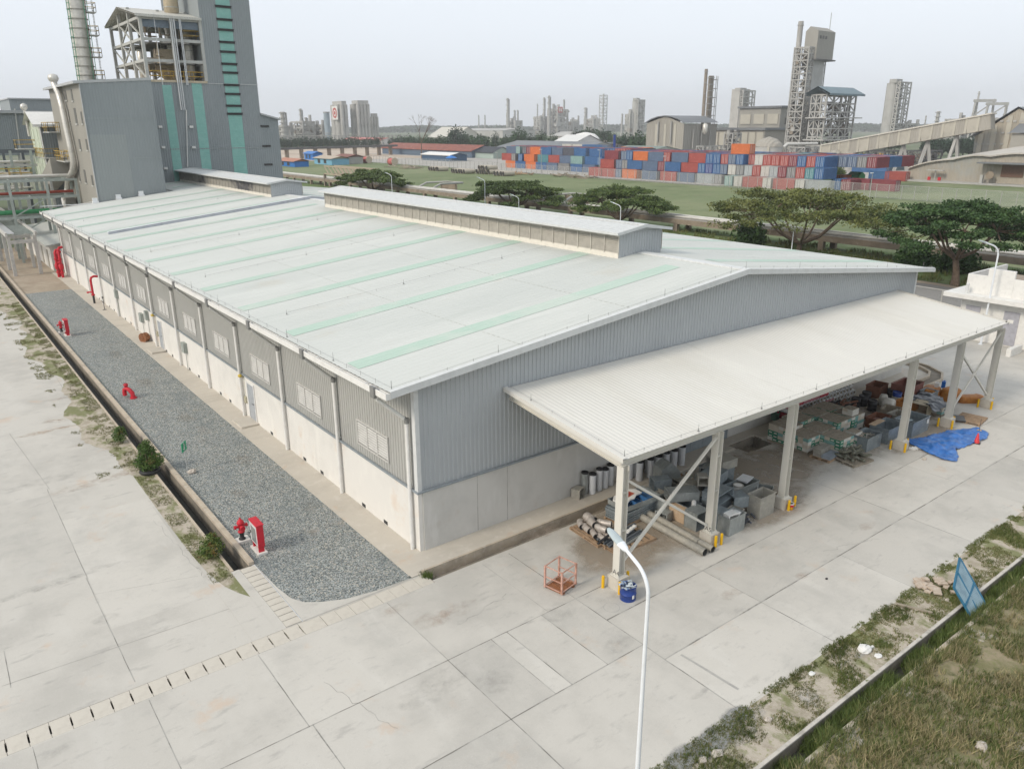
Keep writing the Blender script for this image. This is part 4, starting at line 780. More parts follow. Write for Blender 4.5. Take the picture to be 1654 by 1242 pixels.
D+=[(9.0,-3.9,.0,.5,.5,.35,R(12),m_gal,'-x','small duct box wedged between the plywood panel and the trough'),
(10.2,-2.6,.5,.8,.5,.4,R(-25),m_gal2,'-x','tilted duct on the dusty box near the wall apron'),
(11.4,-4.3,.72,.7,.5,.3,R(35),m_gal,'y','short duct lying askew on the middle box behind the second column'),
(12.7,-3.2,.55,.8,.6,.4,R(20),m_gal,'-x','grey duct piece between the two rear boxes'),
(11.1,-5.75,.0,.5,.5,.5,R(10),m_gal3,'top','small open box right of the greenish box'),
(9.3,-2.5,.0,1.0,.6,.5,R(-6),m_gal2,'top','low open box beside the tray stack at the rear'),
(13.9,-5.2,.0,.6,.6,.4,R(30),m_gal,'top','small square duct at the far right end of the trough'),
(12.0,-5.0,.0,.9,.6,.5,R(5),m_gal3,'top','dusty open box in front of the long trough'),
(10.9,-4.2,1.05,.5,.4,.3,R(50),m_gal3,'-x','little duct box perched highest on the pile')]
for (x,y,z,sx,sy,sz,ro,m,fc,lab) in [(q[0],q[1],q[2]*1.14,q[3],q[4],q[5]*1.14)+tuple(q[6:]) for q in D]: open_box(x,y,z,sx,sy,sz,ro,m,lab,fc)
open_box(10.3,-6.12,.60,.5,.42,.22,R(-8),m_white,'short white square duct lying in the greenish open box','-y',group=None)
a=MB(); a.lathe(10.75,-6.0,[(.24,.66),(.25,.70),(.05,.72)],20); solo('metal_disc',a,m_trim,(10.75,-6.0,.66),'pale round lid in the greenish open box','lid')
t=thing('white_pot',(12.75,-4.65,.30),'white round pot standing in the long trough duct','pot'); a=MB(); a.lathe(12.75,-4.65,[(.2,.3),(.21,.72)],18); a.build('side',m_white,t); a=MB(); a.lathe(12.75,-4.65,[(.18,.66),(.18,.67)],18); a.lathe(12.75,-4.65,[(.225,.70),(.225,.73),(.185,.73),(.18,.68)],18); a.build('rim',m_gal3,t)
open_box(13.55,-4.4,.66,.7,.5,.06,R(12),m_foil,'pale flat cover laid over the far end of the long trough','-x',group=None,flange=False)
# big curved elbow
x,y=11.15,-2.05; t=thing('duct_elbow',(x,y,0),'big square-section duct elbow standing behind the pile with peaked top','duct elbow'); a=MB()
pr=[(-.42,0),(.42,0),(.55,.25),(.5,.55),(.28,.85),(0,1.02),(-.42,.78)]
a.ext([(x+u,.35+v) for u,v in pr],'y',y-.35,y+.35); a.rot((x,y,0),R(-18)); a.build('shell',m_gal,t); a=MB(); a.cbox(x,y,0,1.0,.8,.36,R(-18)); a.build('support_box',m_gal3,t)
t=thing('duct_bend',(11.35,-3.35,.62),'rounded horizontal duct bend on top of the pile, left of the second column','duct bend'); a=MB()
N=9; P=[]
for i in range(N+1):
    th=math.pi*i/N
    for r_ in (.18,.55):
        for z in (.62,1.0): P.append((11.5+r_*math.cos(th)*1.2,-3.2-r_*math.sin(th)*.9,z))
a.add(P,[(4*i+2,4*i+3,4*i+7,4*i+6) for i in range(N)]+[(4*i+1,4*i,4*i+4,4*i+5) for i in range(N)]+[(4*i+3,4*i+1,4*i+5,4*i+7) for i in range(N)]+[(4*i,4*i+2,4*i+6,4*i+4) for i in range(N)]); a.build('shell',m_gal,t)
t=thing('round_table_cap',(10.45,-4.2,.6),'round metal roof cap on short legs in the duct pile','vent cap'); a=MB(); a.lathe(10.45,-4.2,[(.38,.88),(.36,.9),(.05,.98)],20); a.build('cap',m_gal3,t)
for k in range(4): a=MB(); th=k*1.57+.5; a.cyl((10.45+.26*math.cos(th),-4.2+.26*math.sin(th),.6),(10.45+.26*math.cos(th),-4.2+.26*math.sin(th),.89),.014,n=6); a.build('leg',m_gal,t)
a=MB(); a.cyl((9.75,-4.75,.72),(9.95,-4.6,.80),.09,n=12); solo('white_canister',a,m_white,(9.8,-4.7,.66),'small white canister lying on the ducts left of the second column','canister')
a=MB(); a.cyl((11.0,-3.55,.95),(11.25,-3.45,.98),.08,n=12); solo('shiny_collar',a,simple('bright_metal',(.75,.68,.58),.2,.8),(11.1,-3.5,.9),'small shiny metal collar lying on the middle of the pile','collar')
# loose black fittings in front of the tall box
a=MB()
for k in range(14):
    x,y=11.45+random.uniform(-.35,.35),-6.0+random.uniform(-.25,.25); th=random.uniform(0,6); a.cyl((x,y,.06+.12*random.random()),(x+.22*math.cos(th),y+.22*math.sin(th),.08+.25*random.random()),.045,n=8)
solo('scrap_heap',a,mat('dark_scrap',(.06,.065,.075),[((.45,.47,.5),3,.6,.66,.9)],.4),(11.45,-6.0,0),'heap of black pipe scrap between the two tall open boxes','scrap heap')
a=MB()
for k in range(22):
    x,y=12.0+random.uniform(-.6,.5),-2.2+random.uniform(-.5,.4); th=random.uniform(0,6); a.beam((x,y,.1+.45*random.random()),(x+.6*math.cos(th),y+.6*math.sin(th),.15+.45*random.random()),.05,.04)
solo('timber_heap',a,m_wood,(12,-2.2,0),'tangle of brown broken timber behind the duct pile','timber heap')
# stillage cage
x,y=G(905,948); t=thing('mesh_cage',(x,y,0),'rusty pink open-top steel cage standing alone on the yard','cage'); m_pink=mat('faded_pink_steel',(.50,.30,.24),[((.36,.17,.11),5,.42,.68,.8),((.60,.45,.38),9,.55,.7,.7)],.7)
P=T2(x,y,R(12)); sx,sy,h=.80,.72,.90
for u,v in ((-1,-1),(1,-1),(1,1),(-1,1)):
    a=MB(); q=P(u*sx/2,v*sy/2); a.cbox(q[0],q[1],.06,.06,.06,h-.06,R(12)); a.build('post',m_pink,t)
for z in (.12,.48,.88):
    for (u0,v0,u1,v1) in ((-1,-1,1,-1),(1,-1,1,1),(1,1,-1,1),(-1,1,-1,-1)):
        if z==.48 and (u0,v0)==(1,1): continue
        a=MB(); p=P(u0*sx/2,v0*sy/2); q=P(u1*sx/2,v1*sy/2); a.beam((p[0],p[1],z),(q[0],q[1],z),.032,.032); a.build('rail',m_pink,t)
a=MB(); q=P(0,0); a.cbox(q[0],q[1],.09,sx-.08,sy-.08,.02,R(12)); a.build('floor',m_rust,t)
a=MB()
for u in (-.28,.28): q=P(u,0); a.cbox(q[0],q[1],0,.1,sy+.02,.07,R(12))
for u in (-.2,0,.25): q=P(u,0); a.cbox(q[0],q[1],.115,.04,sy*.8,.03,R(12+u*60))
a.build('skid',m_rust,t)
# bollards at each footing
m_yel=simple('safety_yellow',(.72,.42,.01),.4,v=.07)
BO=[]
for i,cx in enumerate(cxs):
    cn_='first second third fourth fifth sixth'.split()[i]; L=[(-.45,.27,'left'),(-.28,-.36,'front'),(.42,-.12 if i else -.05,'right')]
    if i==1: L=[(-.1,-.38,'front'),(.22,-.4,'right')]
    if i==2: L=[(-.1,-.38,'front'),(.45,-.3,'right')]
    for dx,dy,wd in L:
        x,y=cx+dx,CYc+dy; t=thing('bollard',(x,y,0),'short yellow bollard at the %s side of the %s column from the left'%(wd,cn_),'bollard','yellow bollards round the canopy footings')
        a=MB(); a.lathe(x,y,[(.055,0),(.055,.44),(.045,.475),(.015,.485)],14); a.build('post',m_yel,t); a=MB(); a.lathe(x,y,[(.08,0),(.08,.012)],12); a.build('base_ring',m_slab,t)
# blue bin with rubbish
x,y=G(1014,966); t=thing('rubbish_drum',(x,y,0),'dark blue drum filled with crumpled plastic at the first column','drum')
a=MB(); a.lathe(x,y,[(.27,0),(.27,.02),(.27,.22),(.285,.23),(.285,.25),(.27,.26),(.27,.5),(.285,.51),(.24,.51),(.24,.45),(.01,.42)],20); a.build('shell',simple('navy_paint',(.02,.05,.22),.35),t)
a=MB(); 
for k in range(26):
    th=random.uniform(0,6.3); r=.3*random.random(); cx,cy=x+r*math.cos(th),y+r*math.sin(th); z=.46+.14*random.random(); P=[(cx+random.uniform(-.15,.15),cy+random.uniform(-.15,.15),z+random.uniform(-.05,.07)) for _ in range(4)]; a.add(P,[(0,1,2,3)])
a.build('rubbish',mat('crumpled_plastic',(.45,.50,.52),[((.10,.18,.35),5,.5,.62,.9),((.40,.30,.22),4,.6,.7,.9)],.35),t)
a=MB(); a.box(x-.08,x-.0,y-.285,y-.27,.14,.26); a.build('drum_mark',m_white,t)
x,y=G(1276,822); t=thing('paint_bucket',(x,y,0),'small yellow bucket with red band beside the third column','bucket')
a=MB(); a.lathe(x,y,[(.11,0),(.13,.14)],16); a.build('pail',simple('bucket_yellow',(.75,.36,.02),.35),t); a=MB(); a.lathe(x,y,[(.133,.14),(.138,.25)],16); a.build('band',m_red,t); a=MB(); a.lathe(x,y,[(.145,.25),(.145,.28),(.12,.28),(.12,.22),(.01,.22)],16); a.build('rim',m_white,t)
# carton pallets
m_cart=mat('carton',(.50,.44,.35),[((.58,.54,.46),4,.45,.65,.7),((.40,.34,.26),8,.55,.7,.6)],.8)
m_cgreen=simple('carton_green',(.05,.22,.135),.6); m_cteal=simple('carton_teal',(.20,.36,.33),.6); m_cwhite=simple('carton_white',(.62,.60,.54),.7)
m_ctop=mat('dusty_carton_top',(.32,.28,.22),[((.24,.21,.165),5,.42,.65,.8),((.42,.38,.31),9,.55,.7,.7)],.9)
def cartons(x0,y0,nx,ny,nz,label,name='carton_stack',z0=.1,cw=.31,cd=.28,ch=.17):
    sx,sy=nx*cw,ny*cd; t=thing(name,(x0+sx/2,y0+sy/2,0),label,'carton stack','green and white carton stacks')
    if z0<.2: a=MB(); 
    if z0<.2:
        for k in range(3): a.box(x0+k*(sx-.1)/2,x0+k*(sx-.1)/2+.1,y0,y0+sy,0,.07)
        a.box(x0,x0+sx,y0,y0+sy,.07,.095); a.build('pallet_base',m_grwood,t)
    rr=random.Random(int(x0*10+y0*7)); mats={0:MB(),1:MB(),2:MB(),3:MB(),4:MB()}
    for k in range(nz):
        for i in range(nx):
            for j in range(ny):
                if 0<i<nx-1 and 0<j<ny-1 and k<nz-1: continue
                j1,j2=rr.uniform(-.008,.008),rr.uniform(-.008,.008); X0,X1,Y0_,Y1=x0+i*cw+.004+j1,x0+(i+1)*cw-.004+j1,y0+j*cd+.004+j2,y0+(j+1)*cd-.004+j2; za,zb=z0+k*ch,z0+(k+1)*ch-.006
                sel=rr.choice([1,3,3,2,0,0,1]) if k>0 or rr.random()<.6 else 3
                mats[sel].box(X0,X1,Y0_,Y1,za,zb-.002 if k==nz-1 else zb)
                if k==nz-1: mats[4].box(X0+.002,X1-.002,Y0_+.002,Y1-.002,zb-.002,zb+.004)
                if sel==1 : 
                    mats[3].box(X0-.002,X0+.002,Y0_+.05,Y1-.05,za+.04,za+.10); mats[3].box(X0+.06,X1-.06,Y0_-.002,Y0_+.002,za+.04,za+.09)
    for s_,m_,nm in ((0,m_cart,'brown_carton'),(1,m_cgreen,'green_carton'),(2,m_cteal,'teal_carton'),(3,m_cwhite,'white_carton'),(4,m_ctop,'carton_top')):
        if mats[s_].f: mats[s_].build(nm,m_,t)
P_=[(19.42,-2.62,4,4,5,'farthest left carton stack, beside the square pit'),(19.42,-3.72,4,4,4,'carton stack at the left front corner, behind the third column'),
(20.74,-2.45,4,4,5,'carton stack second from the left in the back line'),(20.74,-3.62,4,4,4,'carton stack in the centre of the block, behind the slate pallet'),(20.45,-4.78,4,4,4,'front carton stack between the slate pallet and the grey bin'),
(22.06,-2.5,4,4,5,'central rear carton stack near the rack of rolls'),(22.06,-3.68,4,4,5,'inner carton stack touching the loose boxes'),(23.38,-2.5,4,4,5,'carton stack at the rear right by the black discs'),(23.38,-3.68,4,4,5,'carton stack at the right behind the grey bins'),(21.85,-4.85,3,3,3,'low carton stack left of the first grey bin')]
for q in P_: cartons(q[0],q[1],q[2],q[3],q[4],q[5])
cartons(23.5,-3.6,2,2,2,'two layers of loose green cartons on top of the right stack',z0=.96)
cartons(21.9,-4.75,2,2,1,'loose crumpled cartons lying on the low stack',z0=.62)
# slate pallet and elbow pallet
x,y=19.8,-4.45; pallet(x,y,R(4),1.1,1.0,'pallet carrying the row of blue grey tiles in front of the cartons')
P=T2(x,y,R(4)); m_tile=simple('blue_grey_tile',(.30,.34,.38),.5)
t=thing('tile_pack',(x,y,.11),'pack of ribbed blue grey tiles with upright back row on a pallet','tiles'); a=MB()
for i in range(9):
    q=P(-.42+i*.105,-.25); a.cbox(q[0],q[1],.112,.06,.42,.16,R(4))
a.build('lying_tile',m_tile,t); a=MB(); 
for i in range(9): q=P(-.42+i*.105,.2); a.cbox(q[0],q[1],.112,.07,.38,.38,R(4))
a.build('standing_tile',m_gal3,t)
x,y=20.5,-5.45; pallet(x,y,R(-6),1.5,1.25,'pallet loaded with dull green pipe bends beside the first grey bin',m_grwood)
m_olive=mat('olive_fitting',(.15,.15,.11),[((.10,.10,.08),5,.4,.65,.8),((.25,.25,.2),9,.55,.7,.7)],.6)
for k in range(16):
    x0,y0=x+random.uniform(-.55,.55),y+random.uniform(-.42,.42); th=random.uniform(0,6.28); z=.2+.12*(k//6); d=Vector((math.cos(th),math.sin(th),0)); u=Vector((-d.y,d.x,0)); p=Vector((x0,y0,z))
    a=MB(); path=[p-d*.22,p-d*.1+u*.02,p+u*.09,p+u*.2+d*.08+Vector((0,0,.05)),p+u*.3+d*.1+Vector((0,0,.1))]; a.tube(path,.07,10,caps=True); a.cyl(path[-1]-Vector((0,0,.02)),path[-1]+Vector((0,0,.02)),.1,n=10)
    solo('pipe_bend',a,m_olive,(x0,y0,z),'dull green pipe bend heaped on the pallet by the first grey bin','pipe bend','dull green pipe bends heaped on one pallet')
# rack of rolls on the wall
x0,x1=21.9,28.6; t=thing('roll_stack',((x0+x1)/2,-.55,0),'long stack of wrapped white rolls lying along the wall, ends outward','roll stack','x') ; del t['group']
mw=simple('roll_white',(.68,.68,.67),.6); a=MB(); bk=MB(); rd=MB(); pk=MB(); nr=5; r=.165; 
for k in range(nr):
    z=r+.04+k*r*1.82; n=int((x1-x0)/(2*r)); off=(k%2)*r
    for i in range(n-k//2):
        x=x0+r+i*2*r+off; left=x<25.6
        if left and (k in(1,3)): 
            continue
        a.cyl((x,-.98,z),(x,-.2,z),r*.97,n=14,caps=False); a.cyl((x,-.94,z),(x,-.9,z),r*.96,n=14)
        bk.cyl((x,-.985,z),(x,-.97,z),r*.5,n=12)
for k in (1,3):
    z=.03+k*r*1.82; x=x0
    while x<25.5:
        wd=random.uniform(.6,.95); (rd if random.random()<.6 else pk).box(x+.02,x+wd-.03,-.97,-.2,z,z+r*1.8); x+=wd
a.build('roll',mw,t); bk.build('roll_core',simple('core_dark',(.20,.17,.13),.8),t); rd.build('red_wrapped_bale',simple('bale_red',(.36,.045,.06),.6),t); pk.build('pink_wrapped_bale',simple('bale_pink',(.38,.15,.17),.6),t)
a=MB(); x=21.45; a.tube([(x,-.5,.75),(x+.2,-.6,.9),(x+.35,-.55,.7),(x+.2,-.6,.5),(x,-.5,.55)],.03,6); a.cbox(x+.1,-.45,.3,.3,.3,.35); solo('hose_reel',a,simple('green_reel',(.07,.14,.10),.6),(x,-.5,.3),'small dark green hose reel at the left end of the roll stack','hose reel')
# grey bins
def bin_(x,y,sx,sy,sz,lab,m,rot=0): return open_box(x,y,0,sx,sy,sz,rot,m,lab,'top',name='steel_bin',cat='bin',group='grey steel bins',th=.03)
bin_(22.55,-4.95,1.35,.85,.72,'grey steel bin full of scrap, left of the three bins by the fourth column',m_gal2)
a=MB()
for k in range(26):
    x,y=22.55+random.uniform(-.5,.5),-4.95+random.uniform(-.28,.28); th=random.uniform(0,6); z=.3+.3*random.random(); a.beam((x,y,z),(x+.3*math.cos(th),y+.25*math.sin(th),z+random.uniform(-.1,.2)),.06,.05)
solo('scrap_heap',a,m_gal3,(22.55,-4.95,.2),'jumble of metal scrap inside the left grey bin','scrap heap')
bin_(24.45,-5.0,1.6,1.0,.78,'blue grey steel bin with wooden lid board behind the fourth column',m_gal2)
a=MB(); a.cbox(24.1,-4.62,.80,1.1,.3,.03,R(2)); solo('plank',a,m_ply,(24.1,-4.62,.8),'pale wooden board across the bin behind the fourth column','board')
bin_(26.3,-5.35,1.75,.95,.80,'blue grey steel bin with a white notice, right of the fourth column',m_gal2)
a=MB(); a.cbox(26.95,-5.86,.45,.22,.004,.24); solo('paper_notice',a,m_white,(26.95,-5.86,.45),'white paper notice stuck on the right grey bin','notice')
a=MB()
for k in range(14):
    x,y=26.1+random.uniform(-.5,.5),-5.3+random.uniform(-.3,.3); a.add([(x+random.uniform(-.3,.3),y+random.uniform(-.2,.2),.6+.25*random.random()) for _ in range(4)],[(0,1,2,3)])
solo('plastic_sheet',a,simple('clear_sheet',(.36,.42,.44),.25),(26.1,-5.3,.6),'crumpled clear plastic heaped in the right grey bin','plastic sheet')
# black discs, drums, brown boxes, orange machine, tarpaulin
a=MB(); m_disc=mat('dark_disc',(.06,.045,.045),[((.35,.20,.16),2,.58,.68,.9)],.6)
kk=0
for k in range(20):
    x,y=25.2+random.uniform(-1.0,1.3),-2.9+random.uniform(-.9,.9); a=MB(); z=.04+.06*(k%6); a.lathe(x,y,[(.24,z),(.26,z+.03),(.23,z+.05),(.02,z+.06)],16); solo('valve_cover',a,m_disc if k%3 else simple('pinkish_disc',(.33,.2,.17),.7),(x,y,z),'flat round cover lying in the dark heap behind the cartons','cover','flat round covers heaped behind the cartons')
for i,(x,y,c,lab) in enumerate(((27.4,-1.7,0,'black drum nearest the roll stack'),(28.1,-1.75,0,'low black drum second from the roll stack'),(28.8,-1.55,0,'black drum by the wall behind the white sacks'),(29.9,-2.75,2,'dark blue drum with a pale band behind the fourth column'),(30.4,-2.2,0,'black drum behind the blue one'),(27.7,-2.5,0,'dark drum left of the white sack'))):
    t=thing('oil_drum',(x,y,0),lab,'drum','oil drums behind the bins'); a=MB(); h=.62 if c!=2 else .7; a.lathe(x,y,[(.24,0),(.24,h*.33),(.255,h*.35),(.24,h*.37),(.24,h*.66),(.255,h*.68),(.24,h*.7),(.25,h),(.22,h),(.22,h-.03),(.01,h-.03)],16); a.build('shell',m_blk if c!=2 else simple('navy_paint',(.02,.05,.22),.35),t)
    if c==2: a=MB(); a.lathe(x,y,[(.258,.2),(.258,.45)],16); a.build('band',m_cwhite,t)
def sack(x,y,sx,sy,sz,rot,m,lab,name='sack',cat='sack',z=0,bulge=.12,seed=1,group=None):
    rr=random.Random(seed); a=MB(); n=10; P=[]; N=6
    for j in range(N+1):
        f=j/N; k=1+bulge*math.sin(math.pi*f)
        for i in range(n*2):
            th=2*math.pi*i/(2*n); c_,s_=math.cos(th),math.sin(th); e=.45; u=math.copysign(abs(c_)**e,c_)*sx/2*k*(1+rr.uniform(-.05,.05)); v=math.copysign(abs(s_)**e,s_)*sy/2*k*(1+rr.uniform(-.05,.05))
            if j==N: u*=.8; v*=.8
            P.append((x+u*math.cos(rot)-v*math.sin(rot),y+u*math.sin(rot)+v*math.cos(rot),z+sz*f+rr.uniform(-.02,.02)*(j>0)))
    n2=2*n; a.add(P,[(j*n2+i,j*n2+(i+1)%n2,(j+1)*n2+(i+1)%n2,(j+1)*n2+i) for j in range(N) for i in range(n2)]+[tuple(range(N*n2,(N+1)*n2))],0,True); return solo(name,a,m,(x,y,z),lab,cat,group)
sack(28.6,-2.95,.62,.6,.62,.2,m_cwhite,'white bulk sack standing beside the blue drum',seed=3); sack(29.1,-2.4,.4,.4,.6,.5,m_cwhite,'narrow white sack leaning behind the bulk sack',seed=4)
m_brn=simple('brown_crate',(.20,.09,.055),.7); m_org=mat('orange_cover',(.42,.17,.035),[((.30,.11,.025),3,.42,.65,.8),((.5,.26,.08),7,.55,.7,.7)],.55)
open_box(31.3,-2.6,0,1.7,1.1,.95,R(2),simple('red_brown_steel',(.22,.09,.07),.6),'large red brown open box behind the fourth column','top',name='steel_bin',cat='bin',group=None,th=.04)
open_box(29.6,-3.6,0,1.4,.8,.55,R(0),m_org,'orange brown low box behind the fourth column','top',name='steel_bin',cat='bin',group=None,th=.04)
for i,(x,y,sx,sy,sz,ro,lab) in enumerate(((32.7,-3.4,1.3,.9,.55,.3,'lumpy orange cover nearest the large red brown box'),(33.0,-4.35,1.0,.9,.68,0,'tall square orange cover with a ridge in the middle of the orange group'),(33.6,-5.2,1.5,.7,.36,-.6,'long low orange cover lying near the fifth column'))): sack(x,y,sx,sy,sz,ro,m_org,lab,'orange_cover','covered machine',seed=i+9,bulge=.05,group='orange covered machines')
for (x,y,h,m,lab) in ((33.0,-3.5,.3,m_white,'small white jerrycan on the orange cover'),(33.3,-3.75,.38,simple('jug_blue',(.02,.13,.45),.35),'small bright blue jug among the orange covers'),(33.9,-4.0,.25,m_white,'second white canister to the right of the blue jug')):
    t=thing('jerrycan',(x,y,.5),lab,'canister'); a=MB(); a.cbox(x,y,.52,.26,.2,h,.3); a.build('body',m,t); a=MB(); a.cyl((x+.06,y,.52+h),(x+.06,y,.58+h),.03,n=8); a.tube([(x-.09,y,.52+h),(x-.07,y,.57+h),(x+.01,y,.57+h),(x+.03,y,.52+h)],.012,6); a.build('cap',m,t)
# black sheet over a crate
def cloth(name,poly,hf,m,label,cat,nx=26,ny=18):
    xs=[p[0] for p in poly]; ys=[p[1] for p in poly]; x0,x1,y0,y1=min(xs),max(xs),min(ys),max(ys)
    def inside(x,y):
        r=False; j=len(poly)-1
        for i in range(len(poly)):
            if (poly[i][1]>y)!=(poly[j][1]>y) and x<(poly[j][0]-poly[i][0])*(y-poly[i][1])/(poly[j][1]-poly[i][1])+poly[i][0]: r=not r
            j=i
        return r
    a=MB(); idx={}; V=[]; Fc=[]
    for i in range(nx+1):
        for j in range(ny+1):
            x,y=x0+(x1-x0)*i/nx,y0+(y1-y0)*j/ny; idx[(i,j)]=len(V); V.append((x,y,hf(x,y)))
    for i in range(nx):
        for j in range(ny):
            x,y=x0+(x1-x0)*(i+.5)/nx,y0+(y1-y0)*(j+.5)/ny
            if inside(x,y): Fc.append((idx[(i,j)],idx[(i+1,j)],idx[(i+1,j+1)],idx[(i,j+1)]))
    used=sorted({k for f in Fc for k in f}); mp={k:n for n,k in enumerate(used)}; a.add([V[k] for k in used],[tuple(mp[k] for k in f) for f in Fc],0,True)
    o=solo(name,a,m,(sum(xs)/len(xs),sum(ys)/len(ys),0),label,cat); so_=o.modifiers.new('thickness','SOLIDIFY'); so_.thickness=.006; return o
from mathutils import noise as NZ
fb=lambda x,y,s,k=0: NZ.fractal(Vector((x*s,y*s,k)),1.0,2.0,4)
m_tarp=mat('blue_tarpaulin',(.035,.16,.48),[((.02,.10,.33),3,.42,.65,.8),((.16,.33,.62),5,.55,.72,.7),((.38,.36,.34),2.2,.62,.74,.5)],.35,spec=.5)
tp=[(25.0,-5.75),(24.5,-6.3),(24.05,-7.2),(23.85,-8.1),(24.1,-8.62),(24.9,-8.35),(25.5,-7.95),(26.7,-8.1),(28.3,-8.25),(29.1,-8.0),(29.2,-7.3),(28.0,-6.65),(26.9,-6.4),(25.86,-6.15)]
cloth('tarpaulin',tp,lambda x,y:.02+.22*max(0,.55+fb(x,y,1.1))*max(.12,1-abs((y+7.25)/1.3))+.05*abs(fb(x,y,3.2,4)),m_tarp,'crumpled blue tarpaulin spread on the ground right of the fourth column','tarpaulin',70,46)
cloth('black_sheet',[(30.6,-3.2),(29.3,-3.6),(29.6,-4.3),(28.9,-5.3),(30.3,-5.4),(31.2,-4.6),(31.5,-3.6)],lambda x,y:.62+.12*fb(x,y,2.0,2)-.5*max(0,abs(y+4.2)-.6)**1.5,mat('black_plastic',(.035,.045,.06),[((.12,.14,.17),3,.55,.7,.8)],.3,spec=.6),'black plastic sheet draped over crates left of the fifth column','plastic sheet',34,30)
open_box(29.55,-4.35,.0,.9,.9,.6,R(3),mat('cream_crate',(.50,.44,.33),[((.42,.36,.26),5,.4,.7,.8)],.8),'cream strapped crate under the edge of the black sheet','-x',name='crate',cat='crate',group=None,flange=False)
cartons(29.75,-5.35,3,3,2,'dark red boxes stacked below the black sheet',name='carton_stack')
pallet(30.5,-6.55,R(8),1.55,1.25,'broken wooden pallet lying right of the fifth column'); a=MB(); a.cbox(29.95,-6.2,.13,.9,.5,.012,R(30)); solo('dark_board',a,m_iron,(29.95,-6.2,.13),'dark sheet lying on the left part of the broken pallet','board')
x,y=27.35,-8.15; t=thing('traffic_cone',(x,y,0),'red traffic cone standing at the right end of the blue tarpaulin','traffic cone'); a=MB(); a.lathe(x,y,[(.13,.03),(.035,.52),(.02,.53)],16); a.build('cone',simple('cone_red',(.62,.05,.06),.5),t); a=MB(); a.cbox(x,y,0,.34,.34,.03,.3); a.build('base',m_blk,t)
x,y=28.95,-7.6; t=thing('marker_stick',(x,y,0),'thin stick in a yellow block at the far corner of the tarpaulin','marker'); a=MB(); a.cyl((x,y,.1),(x,y,.75),.012,n=5); a.build('stick',m_iron,t); a=MB(); a.cbox(x,y,0,.2,.2,.12,.4); a.build('block',m_yel,t)
a=MB()
for k in range(5): a.cbox(24.05+.17*k,-6.55-.06*k,.0,.14,.3,.07,.3)
solo('foam_strip',a,m_white,(24.4,-6.6,0),'row of white blocks beside the tarpaulin at the fourth column','blocks')
rock(*G(1493,742),.1,m_rock,'small tan stone just below the tarpaulin edge')
for i,(x,y,sx,sy,sz,ro,m,lab) in enumerate(((25.7,-3.9,1.2,.8,.55,.05,m_brn,'brown slatted crate behind the blue grey bin'),(26.9,-4.35,1.0,.7,.6,-.05,m_gal3,'dusty grey box behind the bin with the notice'),(27.6,-3.6,.9,.8,.5,.2,m_grwood,'weathered timber box in front of the drums'),(30.4,-1.3,1.2,.8,.7,.1,m_brn,'dark brown box by the wall behind the drums'),(31.9,-3.6,.8,.7,.6,0,m_gal2,'blue grey box between the brown box and the orange covers'))): open_box(x,y,0,sx,sy,sz,ro,m,lab,'top',name='crate',cat='crate',group=None,th=.03)
for i,(x,y,ro) in enumerate(((24.9,-2.0,.3),(26.2,-1.6,.1),(25.6,-1.4,-.2))):
    a=MB()
    for k in range(14): th=random.uniform(-.4,.4)+ro; cx,cy=x+random.uniform(-.6,.6),y+random.uniform(-.4,.4); a.beam((cx-.6*math.cos(th),cy-.6*math.sin(th),.05+.04*k),(cx+.6*math.cos(th),cy+.6*math.sin(th),.07+.04*k),.1,.06)
    solo('hose_heap',a,m_blk if i!=1 else m_brn,(x,y,0),('black hose and strip heap just behind the carton block','dark brown offcut heap by the roll stack','black strip heap between cartons and roll stack')[i],'heap')
